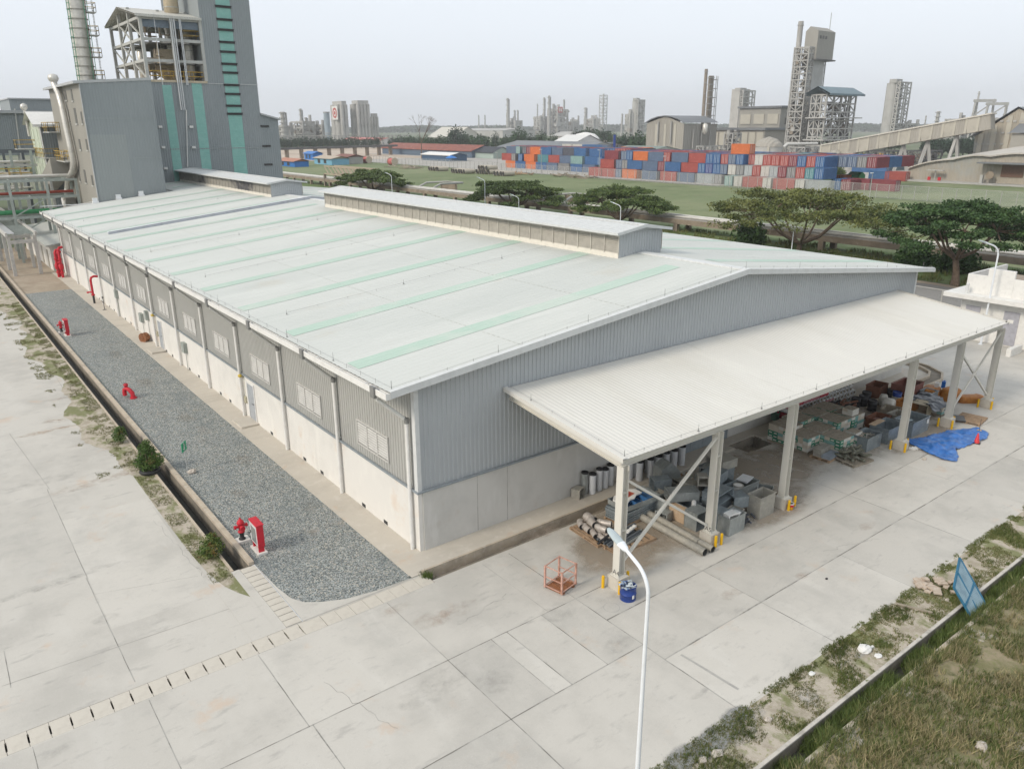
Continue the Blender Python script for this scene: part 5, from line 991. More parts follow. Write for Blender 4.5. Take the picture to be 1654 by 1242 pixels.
# near lamp
m_lampw=simple('lamp_white',(.72,.75,.78),.3,v=.03)
def lamp(x,y,h,az,label,arm=1.6,group='white street lamps',r=.055,rr=.6,hs=.78):
    t=thing('street_lamp',(x,y,0),label,'street lamp',group); dx,dy=math.sin(az),math.cos(az)
    a=MB(); hb=h-rr*.95-.15; path=[(x,y,0),(x,y,hb*.5),(x,y,hb)]
    for k in range(1,9):
        th=R(72)*k/8; path.append((x+dx*rr*(1-math.cos(th)),y+dy*rr*(1-math.cos(th)),hb+rr*math.sin(th)))
    e=Vector(path[-1]); d=Vector((dx*math.sin(R(72)),dy*math.sin(R(72)),math.cos(R(72)))); e2=e+d*(arm-rr); path.append(tuple(e2))
    a.tube(path,r,12,rads=[r*1.5,r*1.2]+[r]*(len(path)-3)+[r*.9]); a.build('pole',m_lampw,t)
    a=MB(); a.cbox(x,y,0,.3,.3,.02); a.build('base_plate',m_lampw,t)
    s=Vector((-dy,dx,0)); up=s.cross(d)*-1
    if up.z<0: up=-up
    prof=[(0,.05*hs,.05*hs),(.08*hs,.10*hs,.07*hs),(.30*hs,.14*hs,.08*hs)]; a=MB(); P=[]
    for (q,wd,hh) in prof:
        c=e2+d*q
        for i in range(10): th=2*math.pi*i/10; P.append(c+s*(wd*math.cos(th))+up*(hh*math.sin(th)))
    a.add(P,[(j*10+i,j*10+(i+1)%10,(j+1)*10+(i+1)%10,(j+1)*10+i) for j in range(2) for i in range(10)]+[tuple(range(20,30)),tuple(range(9,-1,-1))]); hd=a.build('head',m_lampw,t)
    a=MB(); P=[]; prof=[(.29*hs,.125*hs,.06*hs),(.5*hs,.15*hs,.065*hs),(.78*hs,.12*hs,.05*hs),(.92*hs,.05*hs,.02*hs)]
    for (q,wd,hh) in prof:
        c=e2+d*q
        for i in range(10): th=2*math.pi*i/10; P.append(c+s*(wd*math.cos(th))+up*(hh*math.sin(th)))
    a.add(P,[(j*10+i,j*10+(i+1)%10,(j+1)*10+(i+1)%10,(j+1)*10+i) for j in range(3) for i in range(10)]+[tuple(range(30,40))],0,True); a.build('lens',simple('lamp_lens',(.42,.48,.49),.25,v=.05),hd)
    return t
lx,ly=G(1047,962,5.9)
lamp(lx,ly,6.6,R(8),'nearest street lamp, tall white post rising from the bottom edge',.95,r=.042)
# right lamp by the white building, and those beyond the roof
x,y=G(1584,556); lamp(x,y,7.3,R(-60),'white street lamp standing beside the white gatehouse at the right',1.2,rr=.8,hs=.9)
# ================================================================ RIGHT VERGE
m_blue=mat('blue_steel',(.03,.15,.25),[((.03,.13,.22),4,.42,.65,.8),((.14,.30,.40),8,.55,.7,.6)],.5)
m_bsheet=mat('pale_blue_sheet',(.26,.37,.43),[((.18,.27,.33),4,.42,.65,.8)],.5,ribs=('X',.08,.7))
x,y=G(1580,985); t=thing('blue_gate_panel',(x,y,0),'discarded blue steel gate leaf leaning over the ditch','gate panel')
A=Vector((12.25,-14.25,.0)); 
p1=Vector(G(1552,962)+(0,)); p1=Vector((p1.x,p1.y,.12)); 
q=[Vector((11.85,-13.95,.35)),Vector((13.55,-13.15,.15)),Vector((13.75,-13.55,1.25)),Vector((12.05,-14.35,1.45))]
q=[Vector((12.1,-14.5,-.3)),Vector((11.9,-13.75,.75)),Vector((13.2,-13.3,1.15)),Vector((13.1,-14.45,-.15))]
nn=(q[1]-q[0]).cross(q[3]-q[0]).normalized()
a=MB(); a.add([v+nn*.012 for v in q]+[v-nn*.012 for v in q],[(0,1,2,3),(7,6,5,4),(0,4,5,1),(1,5,6,2),(2,6,7,3),(3,7,4,0)]); a.build('sheet',m_bsheet,t)
for i in range(4): a=MB(); a.beam(q[i],q[(i+1)%4],.07,.05,up=nn); a.build('frame',m_blue,t)
a=MB(); a.beam((q[0]+q[1])/2+nn*-.03,(q[2]+q[3])/2+nn*-.03,.06,.05,up=nn); a.build('cross_rail',m_blue,t); a=MB(); a.beam(q[0]*.6+q[3]*.4-nn*.03,q[1]*.5+q[2]*.5-nn*.03,.05,.04,up=nn); a.build('cross_rail',m_blue,t)
k=0
for (px,py,r,lab,sq) in ((1397,1050,.20,'largest white broken block on the verge between yard and ditch',.55),(1418,1060,.11,'pointed white chip right of the largest broken block',.4),(1409,1045,.06,'tiny white chip above the largest broken block',.5),(1311,1088,.10,'long white fragment lying on the grass edge of the verge',.3),(1240,1163,.10,'tan rock on the lower verge near the grit',.6),(1158,1218,.15,'tan slab fragment at the bottom of the verge',.4),(1135,1228,.12,'rusty tan fragment beside the bottom slab fragment',.4),(1335,935,.05,'small black lump at the pavement edge',.6),(1585,1208,.16,'pale rock in the rough grass at bottom right',.6),(1530,970,.08,'brick shard below the rubble heap',.6),(1480,985,.07,'small pale block below the rubble heap',.6),(1420,990,.05,'small chip at the foot of the plank',.5)):
    x,y=G(px,py); rock(x,y,r,m_white if 'white' in lab else (m_blk if 'black' in lab else m_rock),lab,sq=sq,seed=k+50); k+=1
a=MB(); x,y=G(1475,985); p=G(1448,977)+(.05,); q=G(1506,992)+(.06,); a.beam(p,q,.09,.05); solo('plank',a,m_grwood,(p[0],p[1],0),'grey weathered plank lying in the grass beside the rubble','plank')
a=MB(); rr=random.Random(4)
for k in range(26):
    f=rr.random(); x,y=G(1480+f*80,952-abs(f-.5)*10+rr.uniform(-10,10)); s_=rr.uniform(.12,.34); z=rr.uniform(0,.12)
    a.cbox(x,y,z,s_*1.3,s_,rr.uniform(.03,.07),rr.uniform(0,3))
solo('rubble_heap',a,mat('broken_board',(.50,.42,.34),[((.38,.30,.23),5,.42,.65,.8),((.60,.55,.48),8,.55,.7,.7)],.9),G(1520,952)+(0,),'heap of broken pinkish boards beside the blue gate leaf','rubble')
# grass blades as ground cover
def blades(name,xy,h,w,mats,lean=.5,nb=5,z=0):
    n=len(xy); C=np.repeat(xy,nb,0)+rng.normal(0,.05 if h>.12 else .022,(n*nb,2)); m=n*nb; th=rng.random(m)*6.283; hh=h*(.5+.8*rng.random(m)); l=lean*hh*rng.random(m); ta=rng.random(m)*6.283
    bx=np.stack([np.cos(th),np.sin(th)],1)*w*(.6+.8*rng.random((m,1))); V=np.zeros((m,3,3)); V[:,0,:2]=C-bx; V[:,1,:2]=C+bx; V[:,2,:2]=C+np.stack([np.cos(ta),np.sin(ta)],1)*l[:,None]; V[:,:2,2]=z; V[:,2,2]=z+hh
    o=npmesh(name,V.reshape(-1,3),np.arange(3*m).reshape(m,3),mats,mi=rng.integers(0,len(mats),m)); o['kind']='stuff'; return o
gA=simple('grass_blade',(.125,.165,.045),.7,v=.25,sc=.8); gB=simple('olive_blade',(.18,.185,.07),.7,v=.2,sc=.8); gC=simple('straw_blade',(.34,.29,.16),.8,v=.2,sc=.8); gD=simple('dark_blade',(.08,.12,.03),.7,v=.2,sc=.8)
def clump(n,x0,x1,y0,y1,thr,sc,k=0):
    P=rng.random((n*4,2))*np.array([x1-x0,y1-y0])+np.array([x0,y0]); out=[]
    for p in P:
        if NZ.fractal(Vector((p[0]*sc,p[1]*sc,k)),1.0,2.0,3)>thr: out.append(p)
        if len(out)>=n: break
    return np.array(out)
blades('verge_grass',clump(16000,-4,30,-13.88,-12.45,-.12,.9,3),.055,.007,[gA,gB,gB,gC],nb=4)
blades('verge_grass',clump(2500,-4,30,-13.88,-12.45,.22,.9,3),.12,.009,[gA,gB,gD],nb=6)
blades('verge_grass',clump(5000,-2,30,-12.75,-12.35,-.1,1.5,8),.05,.008,[gA,gB],nb=5)
blades('rough_grass',clump(15000,-2,30,-20,-14.62,-.22,.55,5),.17,.011,[gA,gB,gC,gD],.9,6)
blades('rough_grass',clump(6000,-2,30,-20,-14.62,.1,.8,9),.25,.012,[gB,gC,gC],1.1,5)
blades('ditch_grass',clump(9000,-2,34,-14.6,-14.02,-.25,1.1,2),.36,.013,[gD,gD,gA],.9,6,z=-.4); blades('ditch_grass',clump(3500,-2,34,-14.85,-14.35,.0,1.3,7),.25,.013,[gD,gA,gB],1.1,6,z=-.1)
blades('verge_grass',clump(9000,-6.85,-6.12,2.6,60,-.1,.9,6),.045,.008,[gA,gB,gB,gC],nb=4)
blades('verge_grass',clump(2500,-8.2,-6.9,14,60,.2,.7,6),.06,.009,[gA,gB,gC],nb=5)
blades('field_weeds',clump(5000,37,84,-5,60,.0,.3,6)if False else clump(2500,68.5,83,-6,60,-.1,.3,6),.45,.05,[gA,gB,gB],.6,5)
P=rng.normal(0,.09,(60,2))+np.array([-.72,-1.55]); blades('drain_weed',P,.22,.012,[gA,gD],.8,5,z=-.05)
# ================================================================ PLANT AT THE LEFT, BEHIND THE WAREHOUSE
m_pl=mat('plant_cladding',(.25,.275,.28),[((.215,.24,.247),.15,.42,.68,.8,(1,1,.3)),((.285,.305,.31),1.2,.5,.75,.4,(1,1,.2))],.6,ribs=('X',.3,.35))
m_pls=mat('plant_cladding_side',(.30,.285,.25),[((.26,.25,.22),.2,.42,.68,.8,(1,1,.3)),((.33,.31,.28),1.2,.5,.75,.4,(1,1,.2))],.6,ribs=('Y',.3,.35))
m_plr=simple('plant_roof_edge',(.42,.43,.43),.5,v=.05)
m_patch=mat('repaired_cladding',(.275,.298,.295),[((.21,.235,.235),.3,.45,.7,.7,(1,1,.3))],.6,ribs=('X',.3,.35))
m_gstrip=mat('green_translucent',(.22,.43,.38),[((.28,.48,.43),1.2,.45,.7,.7),((.18,.38,.34),4,.5,.7,.5)],.35)
m_steel=simple('pale_structural_steel',(.44,.44,.41),.55,v=.08); m_gsteel=simple('green_grey_steel',(.36,.40,.37),.55,v=.1)
m_duct=mat('silver_duct',(.60,.58,.53),[((.47,.45,.41),.8,.42,.7,.7,(1,1,2)),((.70,.67,.62),2.5,.5,.7,.6)],.35,.3)
m_ochre=simple('ochre_railing',(.50,.33,.07),.55,v=.15); m_grn=simple('green_railing',(.07,.28,.17),.5)
m_cream2=simple('cream_equipment',(.50,.42,.30),.5,v=.12)
# block A with an angled eave
YA=74.75; xa,xb=4.5,11.7; yb=94.6; za,zb=19.6,20.05
t=thing('process_building',(xa,YA,0),'tall grey corrugated block right behind the far end of the warehouse roof','building')
a=MB(); a.ext([(xa,0),(xb,0),(xb,zb),(xa,za)],'y',YA,YA+.1); a.build('front_wall',m_pl,t)
a=MB(); a.box(xa,xa+.1,YA+.1,yb,0,za-.02); a.build('side_wall',m_pls,t)
a=MB(); a.box(xb-.1,xb,YA+.1,yb,0,zb-.02); a.box(xa+.1,xb-.1,yb-.1,yb,0,za-.02); a.build('back_wall',m_pl,t)
a=MB(); a.add([(xa-.6,YA-.08,za-.1),(xb,YA-.08,zb+.0),(xb,yb+.3,zb),(xa-.6,yb+.3,za-.1),(xa-.6,YA-.08,za+.16),(xb,YA-.08,zb+.28),(xb,yb+.3,zb+.28),(xa-.6,yb+.3,za+.16)],[(3,2,1,0),(4,5,6,7),(0,1,5,4),(1,2,6,5),(2,3,7,6),(3,0,4,7)]); a.build('roof',m_plr,t)
a=MB(); x0,z1=PY(136,218,YA); x1,_=PY(203,220,YA); a.box(x0+.5,x1,YA-.02,YA,6,z1); a.build('patched_cladding',m_patch,t)
a=MB(); a.box(xa-.07,xa+.0,YA-.09,YA+.08,0,za-.15); a.build('corner_trim',m_plr,t)
for z in (11.8,16.0): a=MB(); a.box(xa,xb,YA-.03,YA-.0,z,z+.08); a.build('sheet_joint',m_patch,t)
for (p0,p1,q0,q1) in ((103,109,147,162),(113,119,145,163),(109,114,177,198),(118,126,175,200),(129,135,181,200),(126,132,225,242),(137,143,225,243),(125,131,274,293),(134,141,274,296),(146,152,283,300)):
    ya,zt=PX(p0,q0,xa); yb_,zb_=PX(p1,q1,xa); a=MB(); a.box(xa-.03,xa+.0,min(ya,yb_),max(ya,yb_)-.25,min(zt,zb_),max(zt,zb_)); wd=a.build('window',simple('louvre_shadow',(.13,.13,.12),.6),t)
    a=MB(); a.box(xa-.1,xa-.0,min(ya,yb_)-.1,max(ya,yb_)-.15,min(zt,zb_)-.14,min(zt,zb_)); a.build('sill',m_steel,wd)
# silver exhaust duct on its side wall
xd=xa-.5; pp=[]
for (px,py) in ((86,128),(88,138),(95,152),(101,175),(107,205),(113,232),(119,262),(118,275),(110,292),(109,305)): y,z=PX(px,py,xd); pp.append((xd,y,z))
t=thing('exhaust_duct',(xd,pp[-1][1],0),'silver exhaust duct with ball cowl climbing the side of the grey block','duct')
a=MB(); a.tube(pp,.34,14); a.build('pipe',m_duct,t); a=MB(); p=pp[0]; a.lathe(p[0],p[1],[(.2,p[2]-.4),(.45,p[2]-.25),(.6,p[2]+.05),(.5,p[2]+.4),(.2,p[2]+.55)],14); a.build('cowl',m_duct,t)
p=pp[-1]; a=MB(); a.lathe(p[0],p[1],[(.9,p[2]-1.9),(.9,p[2]-1.2),(.35,p[2]),(.3,p[2])],12); a.build('fan_hood',m_white,t)
y,z=PX(113,322,xd); a=MB(); a.box(xd-.8,xd+.3,y-2.2,y+.6,z-1.2,z+.3); b_=a.build('fan_box',m_pls,t)
a=MB()
for k in range(3): a.cyl((xd-.86,y-.2-.65*k,z-.3),(xd-.8,y-.2-.65*k,z-.3),.24,n=12)
a.build('port',m_white,b_)
def platform(x0,x1,y0,y1,z,label,rail=m_ochre,h=1.1,parent=None,deck=m_steel):
    t=parent or thing('platform',((x0+x1)/2,(y0+y1)/2,z),label,'platform','railed access platforms')
    a=MB(); a.box(x0,x1,y0,y1,z-.12,z); a.build('deck',deck,t); a=MB()
    for zz in (z+h*.5,z+h):
        for q in (((x0,y0),(x1,y0)),((x1,y0),(x1,y1)),((x0,y1),(x1,y1)),((x0,y0),(x0,y1))): a.beam((*q[0],zz),(*q[1],zz),.06)
    n=max(1,int((x1-x0)/1.2)); m_=max(1,int((y1-y0)/1.2))
    for i in range(n+1):
        for yy in (y0,y1): a.beam((x0+(x1-x0)*i/n,yy,z),(x0+(x1-x0)*i/n,yy,z+h),.06)
    for j in range(m_+1):
        for xx in (x0,x1): a.beam((xx,y0+(y1-y0)*j/m_,z),(xx,y0+(y1-y0)*j/m_,z+h),.06)
    a.build('railing',rail,t); return t
for (p0,p1,py,dx,lab) in ((88,98,213,1.3,'upper ochre railed platform on the side of the grey block'),(80,97,252,1.7,'middle ochre platform with stair on the grey block'),(107,123,258,1.2,'lower ochre platform around the silver duct')):
    ya,z=PX(p0,py,xa); yb_,_=PX(p1,py,xa); platform(xa-dx,xa-.02,min(ya,yb_),max(ya,yb_),z,lab)
# main tower B
YB=86.0
t=thing('process_tower',(13,YB,0),'tall dark grey clad tower with green window strips and open steel storeys','tower')
a=MB(); a.box(12.5,27.9,YB,YB+16,0,20.6); a.build('lower_body',m_pl,t)
a=MB(); a.ext([(27.9,0),(30.3,0),(30.3,16.1),(27.9,16.7)],'y',YB+.003,YB+15); a.build('side_wing',m_pl,t)
a=MB(); a.ext([(27.9,16.7),(30.6,16.0),(30.6,16.2),(27.9,16.9)],'y',YB-.35,YB+15.4); a.build('wing_roof',m_plr,t)
a=MB(); a.box(21.35,27.9,YB-.001,YB+16,20.6,42); a.build('upper_body',m_pl,t)
a=MB(); a.box(12.5,21.35,YB-.15,YB+16,20.45,20.7); a.build('floor_slab',m_cream2,t)
for (x0,x1,z0,z1) in ((15.75,16.85,8,20.1),(19.35,20.6,8,20.55),(23.55,25.35,8,41)):
    a=MB(); a.box(x0,x1,YB-.03,YB,z0,z1); s_=a.build('window_strip',m_gstrip,t)
    a=MB(); z=z0
    while z<z1: a.box(x0,x1,YB-.045,YB-.03,z,z+.05); z+=.8
    a.box((x0+x1)/2-.02,(x0+x1)/2+.02,YB-.045,YB-.03,z0,z1); a.build('glazing_bar',simple('green_bar',(.25,.50,.44),.4),s_)
for z in (39,37.5,36.4,34.9,33.8,32.3,31.2,29.7,28.2,27.0,25.55,24.4,22.95,21.9,20.4,19.3,17.85,16.85):
    a=MB(); a.box(23.45,25.45,YB-.16,YB-.03,z-.22,z); a.box(23.4,25.5,YB-.22,YB-.03,z,z+.06); a.build('vent_slot',m_dark,t)
for z in (15.24,12.67,10.23): a=MB(); a.box(27.75,28.9,YB-.1,YB+.0,z-.15,z+.1); a.build('vent_slot',m_dark,t)
for (px,py) in ((258,205),(263,238),(267,272),(308,205),(312,238)): x,z=PY(px,py,YB); a=MB(); a.box(x-.22,x+.22,YB-.35,YB,z-.15,z+.12); a.build('wall_hood',m_white,t)
a=MB(); pts=[PY(301,178,YB-.2),PY(303,270,YB-.2)]; a.cyl((pts[0][0],YB-.2,pts[0][1]),(pts[1][0],YB-.2,pts[1][1]),.06,n=8); a.build('drain_pipe',m_white,t)
# open steel storeys beside the tower
fx=[14.25,17.8,21.3]; fy=[YB+.1,YB+5.3,YB+10.4,YB+15.5]
zl=[20.7,23.1,25.5,27.9]
for x in fx:
    for y in fy: a=MB(); a.box(x-.18,x+.18,y-.18,y+.18,20.7,28.0 if y in(fy[0],fy[3]) else 29.3); a.build('column',m_steel,t)
for z in zl[1:]:
    a=MB()
    for y in fy: a.box(fx[0],fx[-1],y-.1,y+.1,z-.35,z)
    for x in fx: a.box(x-.1,x+.1,fy[0]+.1,fy[3]-.1,z-.33,z-.02)
    a.build('floor_frame',m_steel,t)
for z in zl[1:3]: a=MB(); a.box(15.5,21.2,YB+2,YB+15,z-.42,z-.36); a.build('grating',simple('dark_grating',(.16,.16,.15),.7),t)
a=MB()
for k in range(3):
    z0,z1=zl[k],zl[k+1]-.3; x=fx[0]
    for j in (0,1,2): 
        if (j+k)%3==1: continue
        a.beam((x,fy[j],z0),(x,fy[j+1],z1),.16)
        if j==1: a.beam((x,fy[j],z1),(x,fy[j+1],z0),.16)
a.beam((18,fy[3],20.8),(21,fy[3],22.8),.14); a.build('bracing',m_steel,t)
a=MB(); zr=29.6; 
a.add([(13.6,YB-.5,28.0),(21.4,YB-.5,28.0),(21.4,YB+7.9,zr),(13.6,YB+7.9,zr),(13.6,YB+16.2,28.0),(21.4,YB+16.2,28.0)],[(0,1,2,3),(3,2,5,4)]); a.add([(13.6,YB-.5,27.85),(21.4,YB-.5,27.85),(21.4,YB+7.9,zr-.15),(13.6,YB+7.9,zr-.15),(13.6,YB+16.2,27.85),(21.4,YB+16.2,27.85)],[(3,2,1,0),(4,5,2,3)]); a.box(13.6,21.4,YB-.55,YB-.5,27.75,28.05)
a.build('canopy_roof',mat('tower_roof',(.52,.51,.46),[((.45,.44,.40),.5,.4,.7,.6)],.5,ribs=('X',.3,.5)),t)
a=MB(); a.box(14.4,21.2,YB+.3,YB+.4,26.7,27.75); a.build('dark_fascia',simple('blue_fascia',(.17,.21,.25),.5),t)
for (px,p2,y0,y1,r) in ((273,293,27,178,.075),(276,296,27,178,.06),(279,299,27,178,.075),(289,302,28,138,.06),(292,304,28,138,.06),(248,263,20,138,.035)):
    q0=PY(px,y0,YB-.45); q1=PY(p2,y1,YB-.45); a=MB(); a.cyl((q1[0],YB-.45,q1[1]),(q1[0]+.02,YB-.45,q0[1]),r,n=8); a.build('downpipe',simple('bright_pipe',(.56,.57,.57),.35,v=.05),t)
# equipment inside the open storeys, above and below
q=PY(262,92,YB+7); e=thing('hopper',(17.8,YB+6,20.7),'tan square hopper standing in the open storeys of the tower','hopper')
a=MB(); a.box(16.9,19.2,YB+4,YB+6.5,21.9,24.6); a.build('bin',m_cream2,e); a=MB(); P=[(16.9,YB+4,21.9),(19.2,YB+4,21.9),(19.2,YB+6.5,21.9),(16.9,YB+6.5,21.9),(17.8,YB+5,20.9),(18.3,YB+5,20.9),(18.3,YB+5.5,20.9),(17.8,YB+5.5,20.9)]; a.add(P,[(0,4,5,1),(1,5,6,2),(2,6,7,3),(3,7,4,0),(4,7,6,5)]); a.build('cone',m_cream2,e)
a=MB(); a.tube([(18.6,YB+4.6,24.6),(18.6,YB+4.6,27.0),(18.4,YB+5.5,27.6)],.4,12); a.build('chute',m_duct,e)
for i,(x,y,r,z0,z1,lab) in enumerate(((20.4,YB+3,.55,20.8,27.4,'slim steel vessel next to the tower wall in the open storeys'),(15.3,YB+6,.5,20.8,24.5,'short pale vessel at the left of the open storeys'),(20.0,YB+8,.8,20.8,25.4,'stout dark vessel at the back of the open storeys'),(19.5,YB+5,.9,28.6,33.5,'cream vessel rising through the roof beside the tower'))):
    e=thing('vessel',(x,y,z0),lab,'vessel','vessels in the open storeys'); a=MB(); a.lathe(x,y,[(r*.3,z0),(r,z0+r*.6),(r,z1-r*.5),(r*.5,z1)],14); a.build('shell',m_duct if i!=3 else m_cream2,e); a=MB()
    for z in np.arange(z0+1,z1,1.3): a.lathe(x,y,[(r+.06,z),(r+.06,z+.1)],14)
    a.build('band',m_steel,e)
a=MB()
for k in range(16): 
    x0,y0,z0=random.uniform(15,21),YB+random.uniform(2,12),random.choice(zl[:3])+random.uniform(.3,1.8); a.cyl((x0,y0,z0),(x0+random.uniform(.8,2.5),y0,z0),.09,n=6); a.cyl((x0,y0,z0),(x0,y0,z0+random.uniform(.6,1.6)),.09,n=6)
tag(a.build('process_piping',simple('brass_pipe',(.42,.34,.25),.4,.3)),'tangle of brownish process pipes inside the open storeys of the tower','piping','x'); 
platform(15,21.2,YB+.6,YB+1.8,20.7,'long ochre railing along the lowest open storey of the tower'); platform(19.2,21.2,YB+.5,YB+1.8,25.5,'small ochre railed landing high beside the tower wall')
for z in (4.5,12.4,20.4): a=MB(); a.box(12.5,27.92,YB-.05,YB-.005,z,z+.10); a.build('sheet_joint',m_plr if z>20 else m_patch,bpy.data.objects['process_tower'])
# chimney
X,Y=9.75,101.0
t=thing('chimney',(X,Y,0),'thick silver chimney with green ladders and little platforms, cut by the top of the frame','chimney')
a=MB(); a.cyl((X,Y,0),(X+.9,Y,44),1.12,1.10,n=28); a.build('shaft',m_duct,t); ax=lambda z: X+.9*z/44
for z in np.arange(20.5,44,1.15): a=MB(); a.cyl((ax(z),Y,z),(ax(z),Y,z+.12),1.20,n=28); a.build('ring',m_pls,t)
for th in (R(205),R(222),R(300),R(330)): a=MB(); dx,dy=1.35*math.cos(th),1.35*math.sin(th); a.beam((ax(18)+dx,Y+dy,18),(ax(44)+dx,Y+dy,44),.07); a.build('ladder_rail',m_grn,t)
a=MB()
for z in np.arange(20,44,.8): a.beam((ax(z)+1.35*math.cos(R(205)),Y+1.35*math.sin(R(205)),z),(ax(z)+1.35*math.cos(R(222)),Y+1.35*math.sin(R(222)),z),.06)
a.build('rungs',m_grn,t)
for k,(py) in enumerate((128,92,57,20)):
    x,z=PY(148,py,Y-.5); platform(ax(z)+.95,ax(z)+2.1,Y-1.0,Y+.4,z,'',parent=t)
a=MB(); 
for z in np.arange(20,44,.7): a.beam((ax(z)+1.9,Y-.3,z),(ax(z)+1.9,Y+.3,z),.05)
a.beam((ax(20)+1.9,Y-.3,20),(ax(44)+1.9,Y-.3,44),.05); a.beam((ax(20)+1.9,Y+.3,20),(ax(44)+1.9,Y+.3,44),.05); a.build('ladder',m_steel,t)
# big grey shed far left
t=thing('process_hall',(0,130,0),'wide blue grey hall with raised roof monitor at the far left','hall')
a=MB(); x1=PY(98,180,130)[0]+2; a.box(-20,x1,130,165,10.9,17.3); a.build('cladding',m_pl,t); a=MB(); a.box(-20.4,x1,129.6,165,17.3,17.75); a.build('roof_edge',m_plr,t); x0=PY(15,165,136)[0]; a=MB(); a.box(x0,x1,136,150,17.75,19.6); a.build('monitor',m_pl,t); a=MB(); a.box(x0-.2,x1,135.7,150.3,19.6,19.8); a.build('monitor_roof',m_plr,t)
for x in (-14,-8,-2,4,9): a=MB(); a.box(x-.25,x+.25,130.2,130.7,0,10.9); a.build('column',m_steel,t)
q0=PY(24,176,129.7); q1=PY(37,275,129.7); a=MB(); a.cyl((q0[0],129.7,q0[1]),(q1[0],129.7,q1[1]),.1,n=8); a.build('downpipe',m_steel,t)
# narrow pale green building
XG=2.95; y1=PX(44,190,XG)[0]; YG=97.0; m_pg=mat('pale_green_panel',(.48,.52,.42),[((.42,.46,.37),.5,.45,.7,.7)],.6)
t=thing('green_panel_building',(XG,YG,0),'narrow pale green panelled building with white gabled roof left of the grey block','building')
a=MB(); a.box(XG,XG+.1,YG,y1,0,15.6); a.ext([(YG,15.6),(y1,15.6),((YG+y1)/2,16.9)],'x',XG,XG+.1); a.build('side_wall',m_pg,t); a=MB(); a.box(XG+.1,XG+8,YG,YG+.1,0,15.6); a.build('front_wall',m_pl,t); a=MB(); ym=(YG+y1)/2; a.add([(XG-.7,YG-.6,15.45),(XG+8,YG-.6,15.45),(XG+8,ym,17.1),(XG-.7,ym,17.1),(XG-.7,y1+.6,15.45),(XG+8,y1+.6,15.45)],[(0,1,2,3),(3,2,5,4)]); a.box(XG-.7,XG+8,YG-.65,YG-.6,15.2,15.5); a.build('roof',m_white,t)
for k in range(9):
    for j in range(2): a=MB(); yy=YG+(y1-YG)*(.3+.4*j); a.box(XG-.06,XG,yy-.7,yy+.7,1.3+1.55*k,2.5+1.55*k); a.build('panel',simple('light_green_panel',(.56,.62,.50),.5,v=.04),t)
a=MB(); a.cyl((XG+.2,YG-.2,6.5),(XG+.1,YG-.2,15.4),.09,n=8); a.build('downpipe',m_white,t)
a=MB(); a.cyl((XG-.3,y1-1,14),(XG-.3,y1-1,17.4),.16,n=10); a.lathe(XG-.3,y1-1,[(.2,17.3),(.45,17.6),(.4,18),(.1,18.2)],12); a.build('vent_cowl',m_duct,t)
platform(XG-2.2,XG-.02,y1-3,y1-.5,PX(40,238,XG)[1],'ochre railed balcony on the pale green building')
t=thing('conveyor_gallery',(5,92,0),'grey sloping conveyor gallery between the pale green building and the grey block','conveyor'); a=MB()
P=[PX(70,262,3.6),PX(97,232,3.6)]
a.add([(3.4,99,8.6),(4.45,90,11.6),(4.45,90,9.4),(3.4,99,6.6),(2.2,99,8.6),(2.6,90,11.6),(2.6,90,9.4),(2.2,99,6.6)],[(0,1,5,4),(3,7,6,2),(4,5,6,7),(0,3,2,1),(1,2,6,5),(0,4,7,3)]); a.build('housing',m_pls,t); a=MB(); a.box(2.4,2.7,92,92.3,0,9.2); a.box(2.4,2.7,97,97.3,0,7.2); a.build('trestle',m_steel,t)
# pipe racks
t=thing('pipe_rack',(-3,85,0),'grey steel pipe rack carrying a red and a green pipe left of the grey block','pipe rack')
for y in (85,88.5):
    for x in (-10,-5.6,-2.7,1.1,4.2): a=MB(); a.box(x-.14,x+.14,y-.14,y+.14,0,9.4); a.build('post',m_gsteel,t)
    for z in (5.3,7.5,9.4): a=MB(); a.box(-11,4.3,y-.11,y+.11,z-.28,z); a.build('beam',m_gsteel,t)
a=MB()
for x in np.arange(-10,4.2,1.9): a.box(x-.08,x+.08,85.1,88.4,9.18,9.34); a.box(x-.08,x+.08,85.1,88.4,7.28,7.42)
a.build('cross_beam',m_gsteel,t)
a=MB(); 
for x0,x1 in ((-10,-5.6),(-2.7,1.1)): a.beam((x0,85,5.3),(x1,85,7.4),.13); a.beam((x0,85,3.2),(x1,85,5.2),.13)
a.build('bracing',m_gsteel,t)
a=MB(); a.cyl((-11,86,7.85),(3.9,86,7.85),.17,n=10); tag(a.build('steam_pipe',simple('oxide_red',(.28,.05,.03),.5)),'dark red pipe running along the grey pipe rack','pipe')
a=MB(); a.cyl((-11,85.8,5.75),(3.8,85.8,5.75),.26,n=12); tag(a.build('water_pipe',simple('pipe_green',(.05,.27,.11),.5)),'thick green pipe on the lower level of the grey pipe rack','pipe')
for i,(y,z,r) in enumerate(((87,9.65,.14),(87.6,9.6,.1),(86.3,9.7,.18),(87.4,7.75,.12),(86.8,5.7,.15))): a=MB(); a.cyl((-11,y,z),(3.9,y,z),r,n=8); tag(a.build('silver_pipe',m_duct),'silver pipe on the rack, '+['upper level in the middle','thin one at the back of the upper level','thickest one on the upper level','back of the middle level','back of the lower level'][i],'pipe','silver pipes on the rack')
t=thing('pipe_rack',(-4,100,0),'tall far pipe rack full of dark steel and silver elbows under the big hall','pipe rack')
